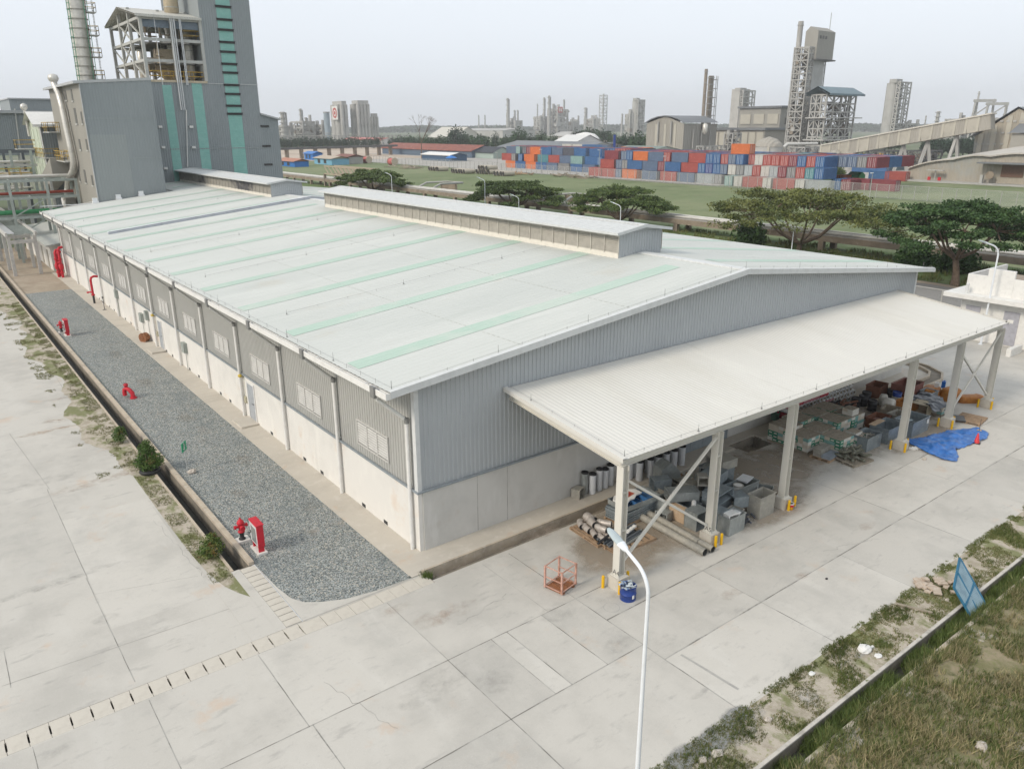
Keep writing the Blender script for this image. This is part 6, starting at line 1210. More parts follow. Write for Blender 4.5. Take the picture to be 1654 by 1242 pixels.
for y in (100,108):
    for x in (-10,-6.5,-3.4,-.4,1.9): a=MB(); a.box(x-.15,x+.15,y-.15,y+.15,0,12.3); a.build('post',simple('dark_blue_steel',(.12,.135,.15),.5,.2) if y>105 else m_gsteel,t)
    for z in (7.2,9.0,10.6,12.3): a=MB(); a.box(-11,2.4,y-.13,y+.13,z-.3,z); a.build('beam',m_steel if z!=12.3 else simple('dark_blue_steel',(.12,.135,.15),.5,.2),t)
a=MB()
for k in range(12): z=random.choice((7.4,9.2,10.8)); y=random.uniform(100.5,107); a.cyl((-11,y,z),(random.uniform(-1,2.2),y,z),random.uniform(.1,.22),n=8)
for k in range(8): x=random.uniform(-9,2); a.tube([(x,100.4,7.3),(x,100.2,9.0),(x+.3,100.1,9.5),(x+1.2,100.1,9.6)],.16,8)
a.build('pipe_bundle',m_duct,t)
platform(-6,1.5,98.6,99.8,9.0,'long ochre walkway in front of the far pipe rack')
a=MB(); y=84; a.lathe(-.2,80,[(.02,0),(.02,0)],8) if False else None
# pale elevated trestle at the left edge
t=thing('pipe_trestle',(-3,90,0),'pale concrete and steel trestle on tapered legs at the left edge','trestle'); m_ptr=simple('pale_trestle',(.50,.49,.46),.7)
for y in (75.5,80.5,88,96):
    for x in (-4.6,-2.2):
        a=MB(); a.box(x-.16,x+.16,y-.16,y+.16,0,4.2); a.build('leg',m_ptr,t)
    a=MB(); a.box(-4.6,-2.2,y-.14,y+.14,3.4,3.75); a.build('cross_beam',m_ptr,t)
for x in (-4.75,-2.05): a=MB(); a.box(x-.1,x+.1,75,108,4.2,4.6); a.build('girder',m_ptr,t)
a=MB(); a.box(-4.64,-4.0,75,108,4.45,4.53); a.build('deck',m_plr,t); a=MB()
for y in np.arange(76,108,1.1): a.box(-4.0,-2.16,y,y+.12,4.3,4.4)
a.build('ladder_beam',m_gsteel,t)
t=thing('lean_to',(1.8,87,0),'low lean-to shed with pale blue roof at the back corner of the warehouse','shed')
a=MB(); a.box(-.85,4.4,76.5,98,0,2.75); a.build('wall',m_plL,t); a=MB(); a.add([(-1.25,76.0,2.72),(4.4,76.0,3.3),(4.4,98.4,3.3),(-1.25,98.4,2.72),(-1.25,76.0,2.9),(4.4,76.0,3.48),(4.4,98.4,3.48),(-1.25,98.4,2.9)],[(3,2,1,0),(4,5,6,7),(0,1,5,4),(1,2,6,5),(2,3,7,6),(3,0,4,7)]); a.build('roof',m_roof,t)
for y in (79,83,88,93): a=MB(); a.box(-.9,-.84,y-.4,y+.4,.1,2.1); a.build('door',m_gal3,t)
t=thing('blue_drum',(2.5,101,0),'small dark blue heap beside the back corner of the warehouse','drum'); x,y=G(66,350); t.location=(x,y,0); a=MB(); a.lathe(x,y,[(.9,0),(1.0,.5),(.6,1.1),(.1,1.3)],12); a.build('cover',m_tray,t); a=MB(); a.lathe(x,y,[(1.1,0),(1.1,.12)],12); a.build('base',m_dark,t)
# ================================================================ MIDDLE AND FAR DISTANCE
def az_of(px,D=300):
    v=ray(px,204+18800/D); return math.atan2(v[0],v[1])
def fbox(p0,p1,D,ytop,f=.5):
    w_=(p1-p0)*D/F; pc=p0+f*(p1-p0); gx,gy,z=FAR(pc,D,ytop); az=az_of(pc,D)
    return gx,gx+max(.3,(1-f)*w_/max(.2,math.cos(az))),gy,gy+max(.3,f*w_/max(.2,math.sin(az))),z
m_shed=mat('weathered_cladding',(.33,.31,.27),[((.27,.25,.22),.05,.42,.68,.8,(1,1,.3)),((.38,.36,.32),.4,.5,.72,.5,(1,1,.2))],.75,ribs=('Y',1.2,.5))
m_shedy=mat('pale_cladding_strip',(.43,.405,.34),[((.37,.35,.30),.2,.4,.7,.7)],.7)
m_droof=simple('dark_grey_roof',(.17,.18,.19),.6,sc=.1); m_gblue=simple('blue_grey_roof',(.13,.19,.22),.5,sc=.1)
m_pc=simple('pale_concrete',(.40,.395,.375),.85,sc=.15); m_ps=simple('pale_plant_steel',(.36,.355,.335),.7,sc=.2); m_pb=simple('brown_plant_steel',(.24,.205,.165),.75,sc=.3); m_pd=simple('dark_plant_steel',(.11,.11,.11),.7,sc=.3)
# ---- concrete trestle across the field edge
t=thing('concrete_trestle',(80,60,0),'long weathered concrete pipe trestle running between the trees and the field','trestle')
m_tr=mat('trestle_concrete',(.27,.22,.17),[((.17,.13,.10),.6,.42,.68,.8),((.40,.35,.29),1.5,.55,.7,.6)],.9)
for x in (79.0,81.8): a=MB(); a.box(x-.2,x+.2,-30,230,1.15,1.85); a.build('girder',m_tr,t)
a=MB(); a.box(78.9,81.9,-30,230,1.86,1.98); a.build('deck',simple('trestle_deck',(.36,.34,.31),.8),t)
for k,y in enumerate(range(-28,230,12)):
    for x in (79,81.8): a=MB(); a.box(x-.3,x+.3,y-.35,y+.35,0,1.13); a.build('pier',m_tr,t)
for i,(x,z,r,m) in enumerate(((79.4,2.18,.16,m_duct),(80.0,2.12,.10,m_pb),(80.7,2.2,.2,m_duct),(81.4,2.12,.12,m_pb))):
    a=MB(); a.cyl((x,-30,z),(x,230,z),r,n=8); tag(a.build('trestle_pipe',m),['front silver pipe along the concrete trestle','thin brown pipe along the concrete trestle','thick silver pipe in the middle of the concrete trestle','rear brown pipe along the concrete trestle'][i],'pipe','pipes along the trestle')
for (px,py) in ((700,297),(905,322),(560,283)):
    y,z=PX(px,py,84); t=thing('pipe_loop',(84,y,0),'pale raised expansion loop of pipe beside the trestle, %s'%('left of the second tree' if px==700 else 'between the second and third trees' if px==905 else 'behind the two ridge vents'),'pipe loop'); a=MB(); a.tube([(82,y-3,2.1),(84,y-3,2.9),(90,y-3,2.9),(90,y+3,2.9),(84,y+3,2.9),(82,y+3,2.1)],.22,8); a.build('pipe',m_pc,t); a=MB(); a.box(88,88.3,y-3.3,y+3.3,0,2.7); a.build('support',m_tr,t)
t=thing('pipe_bridge',(80,150,0),'brown latticed pipe bridge crossing above the trestle beside the small tree','bridge'); y,_=PX(530,280,80); y2,_=PX(600,280,80)
y0=min(y,y2); y1=max(y,y2)
for yy in (y0,y1): 
    for x in (79,82): a=MB(); a.box(x-.3,x+.3,yy-.3,yy+.3,0,3.2); a.build('post',m_pb,t)
a=MB()
for x in (79,82):
    for z in (3.2,5.2): a.beam((x,y0,z),(x,y1,z),.28)
    n=10
    for i in range(n): a.beam((x,y0+(y1-y0)*i/n,3.2),(x,y0+(y1-y0)*(i+1)/n,5.2),.22); 
a.build('truss',simple('tan_truss',(.40,.33,.25),.8),t)
# ---- rain trees
m_bark=mat('tree_bark',(.15,.11,.08),[((.08,.06,.045),3,.4,.65,.8),((.24,.19,.14),5,.55,.7,.6)],.9)
m_lfD=mat('dark_tree_leaf',(.045,.09,.028),[((.022,.05,.018),.6,.42,.62,.8),((.09,.145,.045),1.7,.5,.66,.8)],.6,spec=.2)
m_lfM=mat('mid_tree_leaf',(.095,.14,.04),[((.035,.065,.02),.5,.42,.62,.8),((.15,.18,.055),1.5,.5,.66,.8)],.6,spec=.2)
m_lfO=mat('olive_tree_leaf',(.15,.165,.05),[((.05,.075,.022),.5,.42,.62,.9),((.17,.18,.06),1.4,.52,.68,.8)],.6,spec=.2)
def rain_tree(x,y,hb,ry,rx,h,m,label,seed,npad=46,nl=420,leaf=.13,lean=(0,0),cy=0,thin=False):
    rr=random.Random(seed); t=thing('rain_tree',(x,y,0),label,'tree'); a=MB(); fk=Vector((x+lean[0],y+lean[1],hb)); a.tube([(x,y,0),(x+lean[0]*.4,y+lean[1]*.3,hb*.5),fk],.3,10,rads=[.45,.32,.28])
    a.tube([(x-.4,y-.5,0),(x,y,.5),(x,y,.9)],.14,6)
    pads=[]
    for k in range(npad):
        th=k*2.39996; q=math.sqrt((k+.5)/npad); q=q*(1+rr.uniform(-.08,.08)); dome=math.sqrt(max(0,1-(q*.96)**2))
        p=Vector((x+q*rx*math.cos(th),y+cy+q*ry*math.sin(th),h-.8-(1-dome)*(h-hb)*.60+rr.uniform(-.10,.09)*(h-hb)-(rr.random()<.25)*.18*(h-hb))); pads.append(p)
    limbs=[]
    for k in range(7):
        th=k*.9+rr.uniform(-.2,.2); e=Vector((x+.45*rx*math.cos(th),y+cy*.6+.45*ry*math.sin(th),hb+(h-hb)*.55)); mid=(fk+e)/2+Vector((0,0,-.1*(h-hb))); a.tube([tuple(fk),tuple(mid),tuple(e)],.15,7,rads=[.2,.13,.09]); limbs.append(e)
    for p in pads:
        e=min(limbs,key=lambda q:(q-p).length); mid=(e+p)/2+Vector((0,0,-.15)); a.tube([tuple(e),tuple(mid),tuple(p)],.05,5,rads=[.08,.05,.025])
    a.build('trunk',m_bark,t); C=[]
    for p in pads:
        n=int(nl*rr.uniform(.7,1.25)); u=rng.normal(size=(n,3)); u/=np.linalg.norm(u,axis=1)[:,None]; q=rng.random((n,1))**.5; s=np.array([rx*.2*rr.uniform(.7,1.2),ry*.19*rr.uniform(.7,1.25),.42*rr.uniform(.7,1.2)])
        C.append(u*q*s+np.array(p))
        for _ in range(2 if not thin else 3):
            o=np.array([rr.uniform(-1,1)*rx*.17,rr.uniform(-1,1)*ry*.16,rr.uniform(-.35,.3)]); k2=n//3; C.append(rng.normal(size=(k2,3))*np.array([.38,.38,.13])+np.array(p)+o)
    C=np.concatenate(C); V,Fc=leafquads(C,leaf,.25); npmesh('crown',V,Fc,m,t)
rain_tree(68.3,10.9,2.5,7.2,6.0,8.3,m_lfD,'big dark spreading tree with forked trunk behind the white gatehouse',1,npad=54,nl=380,lean=(.4,.5),cy=.3)
rain_tree(74.0,32.0,1.2,12.5,7.5,7.9,m_lfO,'widest olive green umbrella tree standing by the trestle, with open branches',2,npad=80,nl=160,thin=True,leaf=.14)
rain_tree(76.5,65.5,1.0,9.0,6,6.3,m_lfM,'green umbrella tree third from the right, behind the large ridge vent',3,npad=50,nl=260,leaf=.15,thin=True)
rain_tree(76.5,92.5,1.0,11.5,6,6.1,m_lfM,'green flat-topped tree fourth from the right along the trestle',4,npad=50,nl=260,leaf=.17,thin=True)
rain_tree(77,148,.8,12.5,6,5.8,m_lfM,'small dark tree leftmost along the trestle, beside the pipe bridge',5,npad=44,nl=260,leaf=.2,thin=True)
def shrub(px,py,h,r,D_,m,label,n=2500,leaf=.2):
    x,y=(px,py); t=thing('shrub',(x,y,0),label,'shrub'); u=rng.normal(size=(n,3)); u/=np.linalg.norm(u,axis=1)[:,None]; C=u*(rng.random((n,1))**.4)*np.array([r,r,h*.55])*(1+.2*np.sin(u[:,:1]*8))+np.array([x,y,h*.5]); V,Fc=leafquads(C,leaf); npmesh('foliage',V,Fc,m,t); a=MB(); a.cyl((x,y,0),(x,y,h*.6),r*.06,n=6); a.build('stem',m_bark,t)
shrub(*PX(1213,380,73)[:1]*0 or (72,PX(1213,370,72)[0]),3.4,2.0,0,m_lfD,'round dark shrub left of the widest umbrella tree')
shrub(75.5,18.5,2.2,2.0,0,m_lfD,'dark creeper-covered shrub under the trestle left of the big dark tree'); shrub(76,14.3,2.4,2.2,0,m_lfD,'dark shrub under the trestle just behind the forked trunk'); shrub(76,3.5,1.6,2.5,0,m_lfM,'low green shrub under the trestle behind the gatehouse')
# street lamps along the road behind
for px,pt,lab in ((1283,363,'white street lamp standing in front of the widest umbrella tree'),(1003,331,'white street lamp among the third tree, seen above the ridge vent'),(838,318,'white street lamp behind the ridge vent, left of the third tree'),(632,282,'white street lamp beside the small dark tree'),(783,290,'white street lamp over the second tree, just its head showing')):
    y,_=PX(px,pt,70.5); h=PX(px,pt,70.5)[1]; lamp(70.5,y,h+.1,R(-20),lab,1.2,r=.05,hs=.9)
# ---- white gatehouse
XH=48.0; t=thing('gatehouse',(XH,-2,0),'white flat-roofed gatehouse with stepped parapet and grey double doors','building'); hy0,hy1=-9.0,2.35
a=MB(); a.box(XH+.0,XH+7,hy0,hy1-.4,0,3.1); a.build('wall',m_white,t); a=MB(); a.box(XH-1.0,XH+7.3,hy0-.3,hy1+.55,3.1,3.42); a.build('eave_slab',m_white,t)
a=MB(); a.box(XH+.2,XH+.35,hy0,hy1-.45,3.42,4.75); a.box(XH+.35,XH+6.8,hy1-.6,hy1-.45,3.42,4.75); a.build('parapet',m_white,t)
a=MB(); a.box(XH+.17,XH+.38,-1.2,.55,3.42,5.3); a.build('parapet_step',m_white,t); a=MB(); a.box(XH+.35,XH+6.8,hy0,hy1-.6,4.0,4.06); a.build('roof_deck',simple('roof_felt',(.30,.25,.2),.9),t)
for y in (1.05,-1.55):
    a=MB(); a.box(XH-.06,XH,y-.5,y+.5,.1,2.5); d=a.build('door',simple('lilac_grey_door',(.38,.38,.42),.5),t); a=MB(); a.box(XH-.07,XH-.06,y-.18,y+.18,1.7,1.95); a.build('sign',m_white,d)
for y in (-3.0,-5.2): a=MB(); a.box(XH-.05,XH,y-.42,y+.42,1.0,2.5); d=a.build('window',simple('dark_glass',(.03,.035,.04),.1),t); a=MB(); a.box(XH-.08,XH-.05,y-.02,y+.02,1.0,2.5); a.box(XH-.08,XH-.05,y-.42,y+.42,2.1,2.15); a.build('mullion',m_white,d)
for y in (1.55,-2.3): a=MB(); a.cyl((XH-.4,y,3.42),(XH-.4,y,4.0),.1,n=8); a.lathe(XH-.4,y,[(.09,4.0),(.14,4.08),(.03,4.18)],8); a.build('rooftop_lamp',m_trim,t)
a=MB(); a.box(XH-2.8,XH-.9,-2.9,-2.6,0,.55); solo('low_wall',a,m_white,(XH-1.8,-2.75,0),'low white wall end in front of the gatehouse','wall')
t=thing('utility_pole',(76,4,0),'slim grey pole behind the gatehouse roof at the right edge','pole'); a=MB(); a.cyl((74.5,4.6,0),(74.5,4.6,8.2),.14,.09,n=8); a.build('shaft',m_pd,t); a=MB(); a.beam((74.5,3.9,7.6),(74.5,5.3,7.6),.1); a.build('arm',m_pd,t)
t=thing('pump_hut',(72,0,0),'dark brown roofed hut behind the gatehouse','hut'); a=MB(); a.box(64,70,-5,2.2,0,2.6); a.build('wall',m_tr,t); a=MB(); a.box(63.6,70.4,-5.4,2.6,2.6,2.8); a.build('roof',simple('brown_roof',(.16,.11,.08),.8),t)
def mesh_fence(pts,h,step,label,m=None,parent_name='mesh_fence'):
    t=thing(parent_name,(*pts[0],0),label,'fence'); m=m or m_ps; a=MB(); b2=MB()
    for i in range(len(pts)-1):
        p,q=Vector((*pts[i],0)),Vector((*pts[i+1],0)); n=max(1,int((q-p).length/step))
        for k in range(n+1): c=p+(q-p)*k/n; a.box(c.x-.05,c.x+.05,c.y-.05,c.y+.05,0,h)
        a.beam(p+Vector((0,0,h)),q+Vector((0,0,h)),.07); b2.add([tuple(p),tuple(q),(q.x,q.y,h-.05),(p.x,p.y,h-.05)],[(0,1,2,3)])
    a.build('post_and_rail',m,t); me_=mat('chain_link',(.46,.47,.46),rough=.6); 
    if 'done' not in me_: 
        me_['done']=1; n=me_.node_tree; b=n.nodes['Principled BSDF']; b.inputs['Alpha'].default_value=.20
    b2.build('chain_link_panel',me_,t)
mesh_fence([(57.2,-20),(57.2,-1)],1.6,2.5,'short wire fence along the road beside the gatehouse') ; mesh_fence([(56.9,4),(56.9,60)],1.6,3,'wire fence along the road behind the warehouse')
mesh_fence([(157.5,-20),(158.2,300)],2.9,2.8,'long chain-link fence between the grass field and the container yard')
for i,py in enumerate((480,660,860,)): pass
for i,(px,pt,pb) in enumerate(((804-0,247,270),(875,242,278),(968,243,286),(1073,253,294),(1405,280,318))):
    y,_=PX(px,pb,157); z=PX(px,pt,157)[1]; t=thing('light_mast',(157,y,0),'thin light mast at the fence, %s'%('farthest left one of five','in front of the orange stacked containers','right of the blue container stack','left of the grey gabled hall','in front of the long dark red container')[i],'light mast','light masts along the fence'); a=MB(); a.cyl((156.8,y,0),(156.8,y,z),.1,.07,n=6); a.build('pole',m_ps,t); a=MB(); a.cbox(156.5,y,z,.9,.3,.15); a.build('head',m_white,t)
# ---- things lying in the field
def reel(px,py,lab):
    x,y=G(px,py); t=thing('cable_reel',(x,y,0),lab,'reel'); a=MB(); a.cyl((x,y-1.7,1.4),(x,y+1.7,1.4),1.35,n=16); a.build('coil',simple('coil_red',(.45,.12,.11),.6),t)
    for s_ in (-1.9,1.9): a=MB(); a.cyl((x,y+s_,1.5),(x,y+s_+.15*np.sign(s_),1.5),1.55,n=16); a.build('flange',simple('reel_cream',(.5,.42,.33),.7),t)
reel(593,264,'red cable reel with cream end lying in the field at left'); reel(634,267,'tilted red and cream cable reel right of the first one')
m_cp=simple('concrete_pipe',(.42,.38,.31),.85,sc=.6)
def pipe_pile(px,py,n,lay,lab):
    x,y=G(px,py); t=thing('pipe_pile',(x,y,0),lab,'pipe pile','piles of concrete pipes in the field'); r=.75
    for L in range(lay):
        for i in range(n-L):
            cx,cy,z=x+random.uniform(-.3,.3),y+(i-(n-L)/2)*1.55,r+L*1.3; a=MB(); a.cyl((cx-2,cy,z),(cx+2.2,cy,z),r,n=14,caps=False); a.cyl((cx-1.9,cy,z),(cx-1.85,cy,z),r*.98,n=14,mi=1); a.cyl((cx-2,cy,z),(cx+2,cy,z),r*.8,n=14,caps=False); a.build('pipe',[m_cp,m_dark],t)
pipe_pile(706,276,5,1,'row of concrete pipes in the field right of the second heap'); pipe_pile(745,280,6,1,'low heap of concrete pipes in the middle of the field edge'); pipe_pile(785,281,5,2,'two-layer heap of concrete pipes, tallest in the field'); pipe_pile(812,284,4,1,'pale pipes at the right end of the pipe heaps')
def litter(px,py,sx,sy,n,m,lab):
    x,y=G(px,py); a=MB()
    for k in range(n): th=random.uniform(0,3.1); cx,cy=x+random.uniform(-sx,sx),y+random.uniform(-sy,sy); a.beam((cx,cy,random.uniform(0,.6)),(cx+3*math.cos(th),cy+3*math.sin(th),random.uniform(0,1.1)),.3,.25)
    solo('debris_heap',a,m,(x,y,0),lab,'debris heap')
litter(660,272,4,8,34,m_grwood,'heap of grey branches and boards in the field left of the pipes'); litter(925,287,3,9,34,m_grwood,'brown heap of branches lying in the field near the fence centre'); litter(840,283,2,4,14,m_wood,'brown timber at the right end of the pipe heaps')
# ---- huts and rusty shed
def hut(px0,px1,py,h,Dy,mw,mr,lab,rise=1.0,ov=.8,name='hut',group=None):
    x,y1=G(px0,py); y0,_=PX(px1,py,x); 
    t=thing(name,(x,(y0+y1)/2,0),lab,'hut' if name=='hut' else 'shed',group); a=MB(); a.box(x,x+Dy,y0,y1,0,h); a.build('wall',mw,t)
    a=MB(); xm=x+Dy/2; a.add([(x-ov,y0-ov,h-.1),(x-ov,y1+ov,h-.1),(xm,y1+ov,h+rise),(xm,y0-ov,h+rise),(x+Dy+ov,y0-ov,h-.1),(x+Dy+ov,y1+ov,h-.1)],[(0,3,2,1),(3,4,5,2)]); a.add([(x,y0,h-.1),(x+Dy,y0,h-.1),(xm,y0,h+rise-.1)],[(0,1,2)]); a.build('roof',mr,t)
    for k in (.3,.65): a=MB(); a.box(x-.06,x,y0+(y1-y0)*k,y0+(y1-y0)*(k+.14),h*.2,h*.8); a.build('opening',m_dark,t)
m_bt=simple('blue_awning',(.02,.16,.48),.5); m_rr=mat('rusty_roof',(.24,.085,.06),[((.16,.06,.05),.3,.42,.65,.8),((.42,.33,.28),.6,.6,.70,.9),((.30,.13,.10),1.5,.5,.7,.6)],.8); m_tan=simple('tan_roof',(.44,.37,.29),.8)
hut(450,476,268,2.2,6,m_bt,simple('salmon_roof',(.40,.19,.13),.8),'blue-walled hut with salmon roof beside the grey tower'); hut(492,506,258,3.0,5,m_bt,m_bt,'small hut under bright blue tarpaulin roof'); hut(508,536,265,2.6,8,simple('pale_blue_wall',(.18,.40,.55),.7),m_tan,'hut with tan roof and pale blue walls, largest of the huts'); hut(543,563,264,3.0,7,m_pc,simple('brown_red_roof',(.2,.09,.07),.8),'hut with dark red roof and pale walls at the end of the huts')
def gable_shed(px0,px1,pyb,hE,hR,depth,mw,mr,lab,name='shed',X=None,strips=None,cat='shed'):
    x=X if X is not None else G((px0+px1)/2,pyb)[0]; y1=PX(px0,pyb,x)[0]; y0=PX(px1,pyb,x)[0]; t=thing(name,(x,(y0+y1)/2,0),lab,cat); a=MB(); a.box(x,x+depth,y0,y1,0,hE); xm=x+depth/2; a.build('wall',mw,t)
    a=MB(); a.add([(x-.6,y0-.6,hE),(x-.6,y1+.6,hE),(xm,y1+.6,hR),(xm,y0-.6,hR),(x+depth+.6,y0-.6,hE),(x+depth+.6,y1+.6,hE),(x-.6,y0-.6,hE-.3),(x-.6,y1+.6,hE-.3)],[(0,3,2,1),(3,4,5,2),(0,1,7,6)]); a.build('roof',mr,t); a=MB(); a.ext([(x,hE-.02),(x+depth,hE-.02),(xm,hR-.1)],'y',y0,y0+.1); a.ext([(x,hE-.02),(x+depth,hE-.02),(xm,hR-.1)],'y',y1-.1,y1); a.build('gable',mw,t)
    if strips:
        for k in range(strips): a=MB(); yy=y0+(y1-y0)*(k+.5)/strips; a.box(x-.08,x,yy-.9,yy+.9,hE*.1,hE*.92); a.build('panel',m_shedy,t)
    return x,y0,y1
gable_shed(618,762,252,3.4,6.2,16,simple('blue_shade_wall',(.10,.14,.19),.7),m_rr,'long shed with rusty red patched roof beyond the huts')
gable_shed(682,728,260,2.8,3.8,9,simple('dark_blue_wall',(.05,.10,.17),.7),m_white,'low shed with white roof in front of the rusty one')
gable_shed(760,797,256,3.0,5.6,11,simple('pale_green_wall',(.35,.42,.38),.7),simple('black_roof',(.045,.05,.06),.7),'dark-roofed shed right of the rusty roofed one')
gable_shed(800,935,252,5.0,8.3,30,m_pc,m_droof,'long grey roofed warehouse behind the left container block',X=235)
gable_shed(868,960,247,5.2,7.4,26,m_shed,m_droof,'lower grey shed with dark roof behind the white containers',X=262)
gable_shed(985,1046,249,4.4,6.5,24,simple('pale_green_wall',(.35,.42,.38),.7),simple('green_grey_roof',(.20,.25,.23),.7),'pale green shed with grey green roof left of the gabled hall',X=255)
x,y=G(722,262); 
t=thing('parasol',(x,y,0),'bright blue parasol beside the white-roofed shed','parasol'); x,y=G(729,264); t.location=(x,y,0); a=MB(); a.lathe(x,y,[(2.6,2.2),(1.4,2.9),(.1,3.3)],12); a.build('canopy',m_bt,t); a=MB(); a.cyl((x,y,0),(x,y,2.4),.08,n=6); a.build('pole',m_ps,t)
# far left trestle across the sand
t=thing('far_trestle',(200,350,0),'distant grey pipe trestle on piers crossing the sand flat','trestle'); p=Vector((*G(452,258),0)); q=Vector((*G(640,247),0)); q=Vector((*G(640,250),0)); a=MB(); a.beam(p+Vector((0,0,5)),q+Vector((0,0,5)),3,1.0); a.build('girder',m_pd,t)
for k in range(9): c=p+(q-p)*(k+.5)/9; a=MB(); a.box(c.x-.8,c.x+.8,c.y-.8,c.y+.8,0,4.5); a.build('pier',m_tr,t)
# ---- containers
CC=dict(o=((.62,.15,.025),'orange'),r=((.36,.06,.045),'brick red'),d=((.21,.022,.035),'dark red'),b=((.02,.11,.28),'blue'),s=((.09,.14,.23),'slate blue'),g=((.20,.20,.20),'grey'),t=((.06,.22,.25),'teal'),p=((.22,.36,.34),'pale teal'),w=((.52,.50,.46),'off-white'),k=((.07,.075,.10),'dark grey'),i=((.04,.07,.24),'indigo'),l=((.33,.36,.37),'light grey'))
m_rack=simple('container_gasket',(.05,.05,.05),.7); cproto={}
def cmesh(col,lx,ly):
    key=(col,lx>ly,round(max(lx,ly)))
    if key in cproto: return cproto[key]
    c=tuple(v*.86+.035 for v in CC[col][0]); m=mat('container_'+CC[col][1].replace(' ','_'),c,[(tuple(v*.7 for v in c),.5,.45,.7,.6),(tuple(min(1,v*1.25+.03) for v in c),1.4,.5,.72,.5),((.18,.10,.07),2.2,.64,.75,.5)],.6)
    a=MB(); h=2.59; a.box(0.06,lx-.06,.06,ly-.06,.12,h-.06)
    for x in (0,lx-.14):
        for y in (0,ly-.14): a.box(x,x+.14,y,y+.14,0,h)
    for z in (0,h-.14): 
        a.box(.14,lx-.14,0,.1,z,z+.14); a.box(.14,lx-.14,ly-.1,ly,z,z+.14); a.box(0,.1,.14,ly-.14,z,z+.14); a.box(lx-.1,lx,.14,ly-.14,z,z+.14)
    if lx>ly:
        for i in range(int(lx/.3)-1): a.box(.2+i*.3,.34+i*.3,.025,.06,.14,h-.14)
        for y in (.45,.85,1.5,1.95): a.box(.02,.06,y,y+.05,.15,h-.15,1)
        a.box(.035,.06,ly/2-.02,ly/2+.02,.15,h-.15,2)
    else:
        for i in range(int(ly/.3)-1): a.box(.025,.06,.2+i*.3,.34+i*.3,.14,h-.14)
        for x in (.45,.85,1.5,1.95): a.box(x,x+.05,.02,.06,.15,h-.15,1)
    o=a.build('shipping_container',[m,m_trim,m_rack]); cproto[key]=o; o['_']=1; return o
cn_count={}; first={}
def cont(col,x,y,z,along,L=6.06,where=''):
    lx,ly=(L,2.44) if along=='x' else (2.44,L); o=cmesh(col,lx,ly)
    if o.get('_'): del o['_']
    else: o=o.copy(); S.collection.objects.link(o)
    o.location=(x,y,z+.04); k=(col,where); cn_count[k]=cn_count.get(k,0)+1
    o['label']='%s container, %s'%(CC[col][1],where); o['category']='container'; o['group']='shipping containers stacked in the yard'; return o
ORD2=['leftmost','second','third','fourth','fifth','sixth','seventh','eighth','ninth','tenth']
def crow(X,layer,lst,blk):
    cur=1e9; lay=('bottom layer of','middle layer of','top layer of','above the')[layer]; cnt={}
    tot={}
    for _,_,c in lst: tot[c]=tot.get(c,0)+1
    for p0,p1,c in lst:
        ya=PX(p0,275,X)[0]; yb_=PX(p1,275,X)[0]; ya=min(ya,cur); w_=ya-yb_; al='y' if w_>3.9 else 'x'; L=6.06
        if w_>9: L=12.19
        ly=L if al=='y' else 2.44; k=cnt.get(c,0); cnt[c]=k+1
        num='the only %s one'%CC[c][1] if tot[c]==1 else '%s of its colour from left'%ORD2[k] if k else 'leftmost of its colour'
        cont(c,X+random.uniform(-.15,.15),ya-ly,2.60*layer,al,L,'%s %s block, %s'%(lay,blk,num)); cur=ya-ly-.12
def P3(s): return [(int(q.split(':')[0]),int(q.split(':')[1]),q.split(':')[2]) for q in s.split()]
crow(180,2,P3('818:830:s 831:842:p 843:848:k 849:853:d 853:871:o 872:888:b 889:903:s 904:922:k 924:948:b 951:972:b'),'far left')
crow(178,1,P3('811:824:r 825:836:g 837:845:b 846:866:o 868:880:t 882:897:r 899:917:s 918:941:p 944:962:b 963:971:b'),'far left')
crow(177,0,P3('817:831:o 832:845:b 846:861:o 862:880:b 882:900:s 901:920:g 921:940:b 941:962:s'),'far left')
crow(168,2,P3('976:1001:d 1002:1008:s 1009:1017:b 1019:1043:o 1044:1064:s 1065:1083:r 1084:1104:s 1105:1130:r 1131:1140:b 1141:1148:b 1149:1155:r 1156:1162:s 1163:1170:b'),'central')
crow(166.5,1,P3('969:993:r 994:1001:s 1002:1010:g 1012:1036:b 1037:1056:s 1057:1072:d 1073:1097:b 1098:1126:r 1127:1137:b 1138:1146:i 1147:1155:b 1156:1163:s 1164:1172:d'),'central')
crow(165,0,P3('950:970:r 971:990:r 991:1004:s 1005:1036:o 1037:1066:s 1067:1094:r 1095:1125:s 1126:1150:l 1151:1168:g'),'central')
crow(172,3,P3('1178:1204:o'),'right'); 
crow(170,2,P3('1178:1191:o 1192:1200:b 1201:1210:r 1211:1220:w 1221:1230:r 1231:1239:r 1240:1250:r 1251:1260:d 1261:1286:b 1287:1303:r 1304:1318:b'),'right')
crow(166,1,P3('1176:1184:w 1185:1191:g 1192:1201:l 1202:1228:r 1229:1238:w 1239:1249:l 1250:1259:d 1260:1270:g 1271:1296:r 1297:1314:t 1315:1325:b'),'right')
crow(162,0,P3('1172:1186:p 1187:1200:w 1201:1228:r 1229:1250:w 1251:1284:r 1285:1303:w 1304:1332:l'),'right')
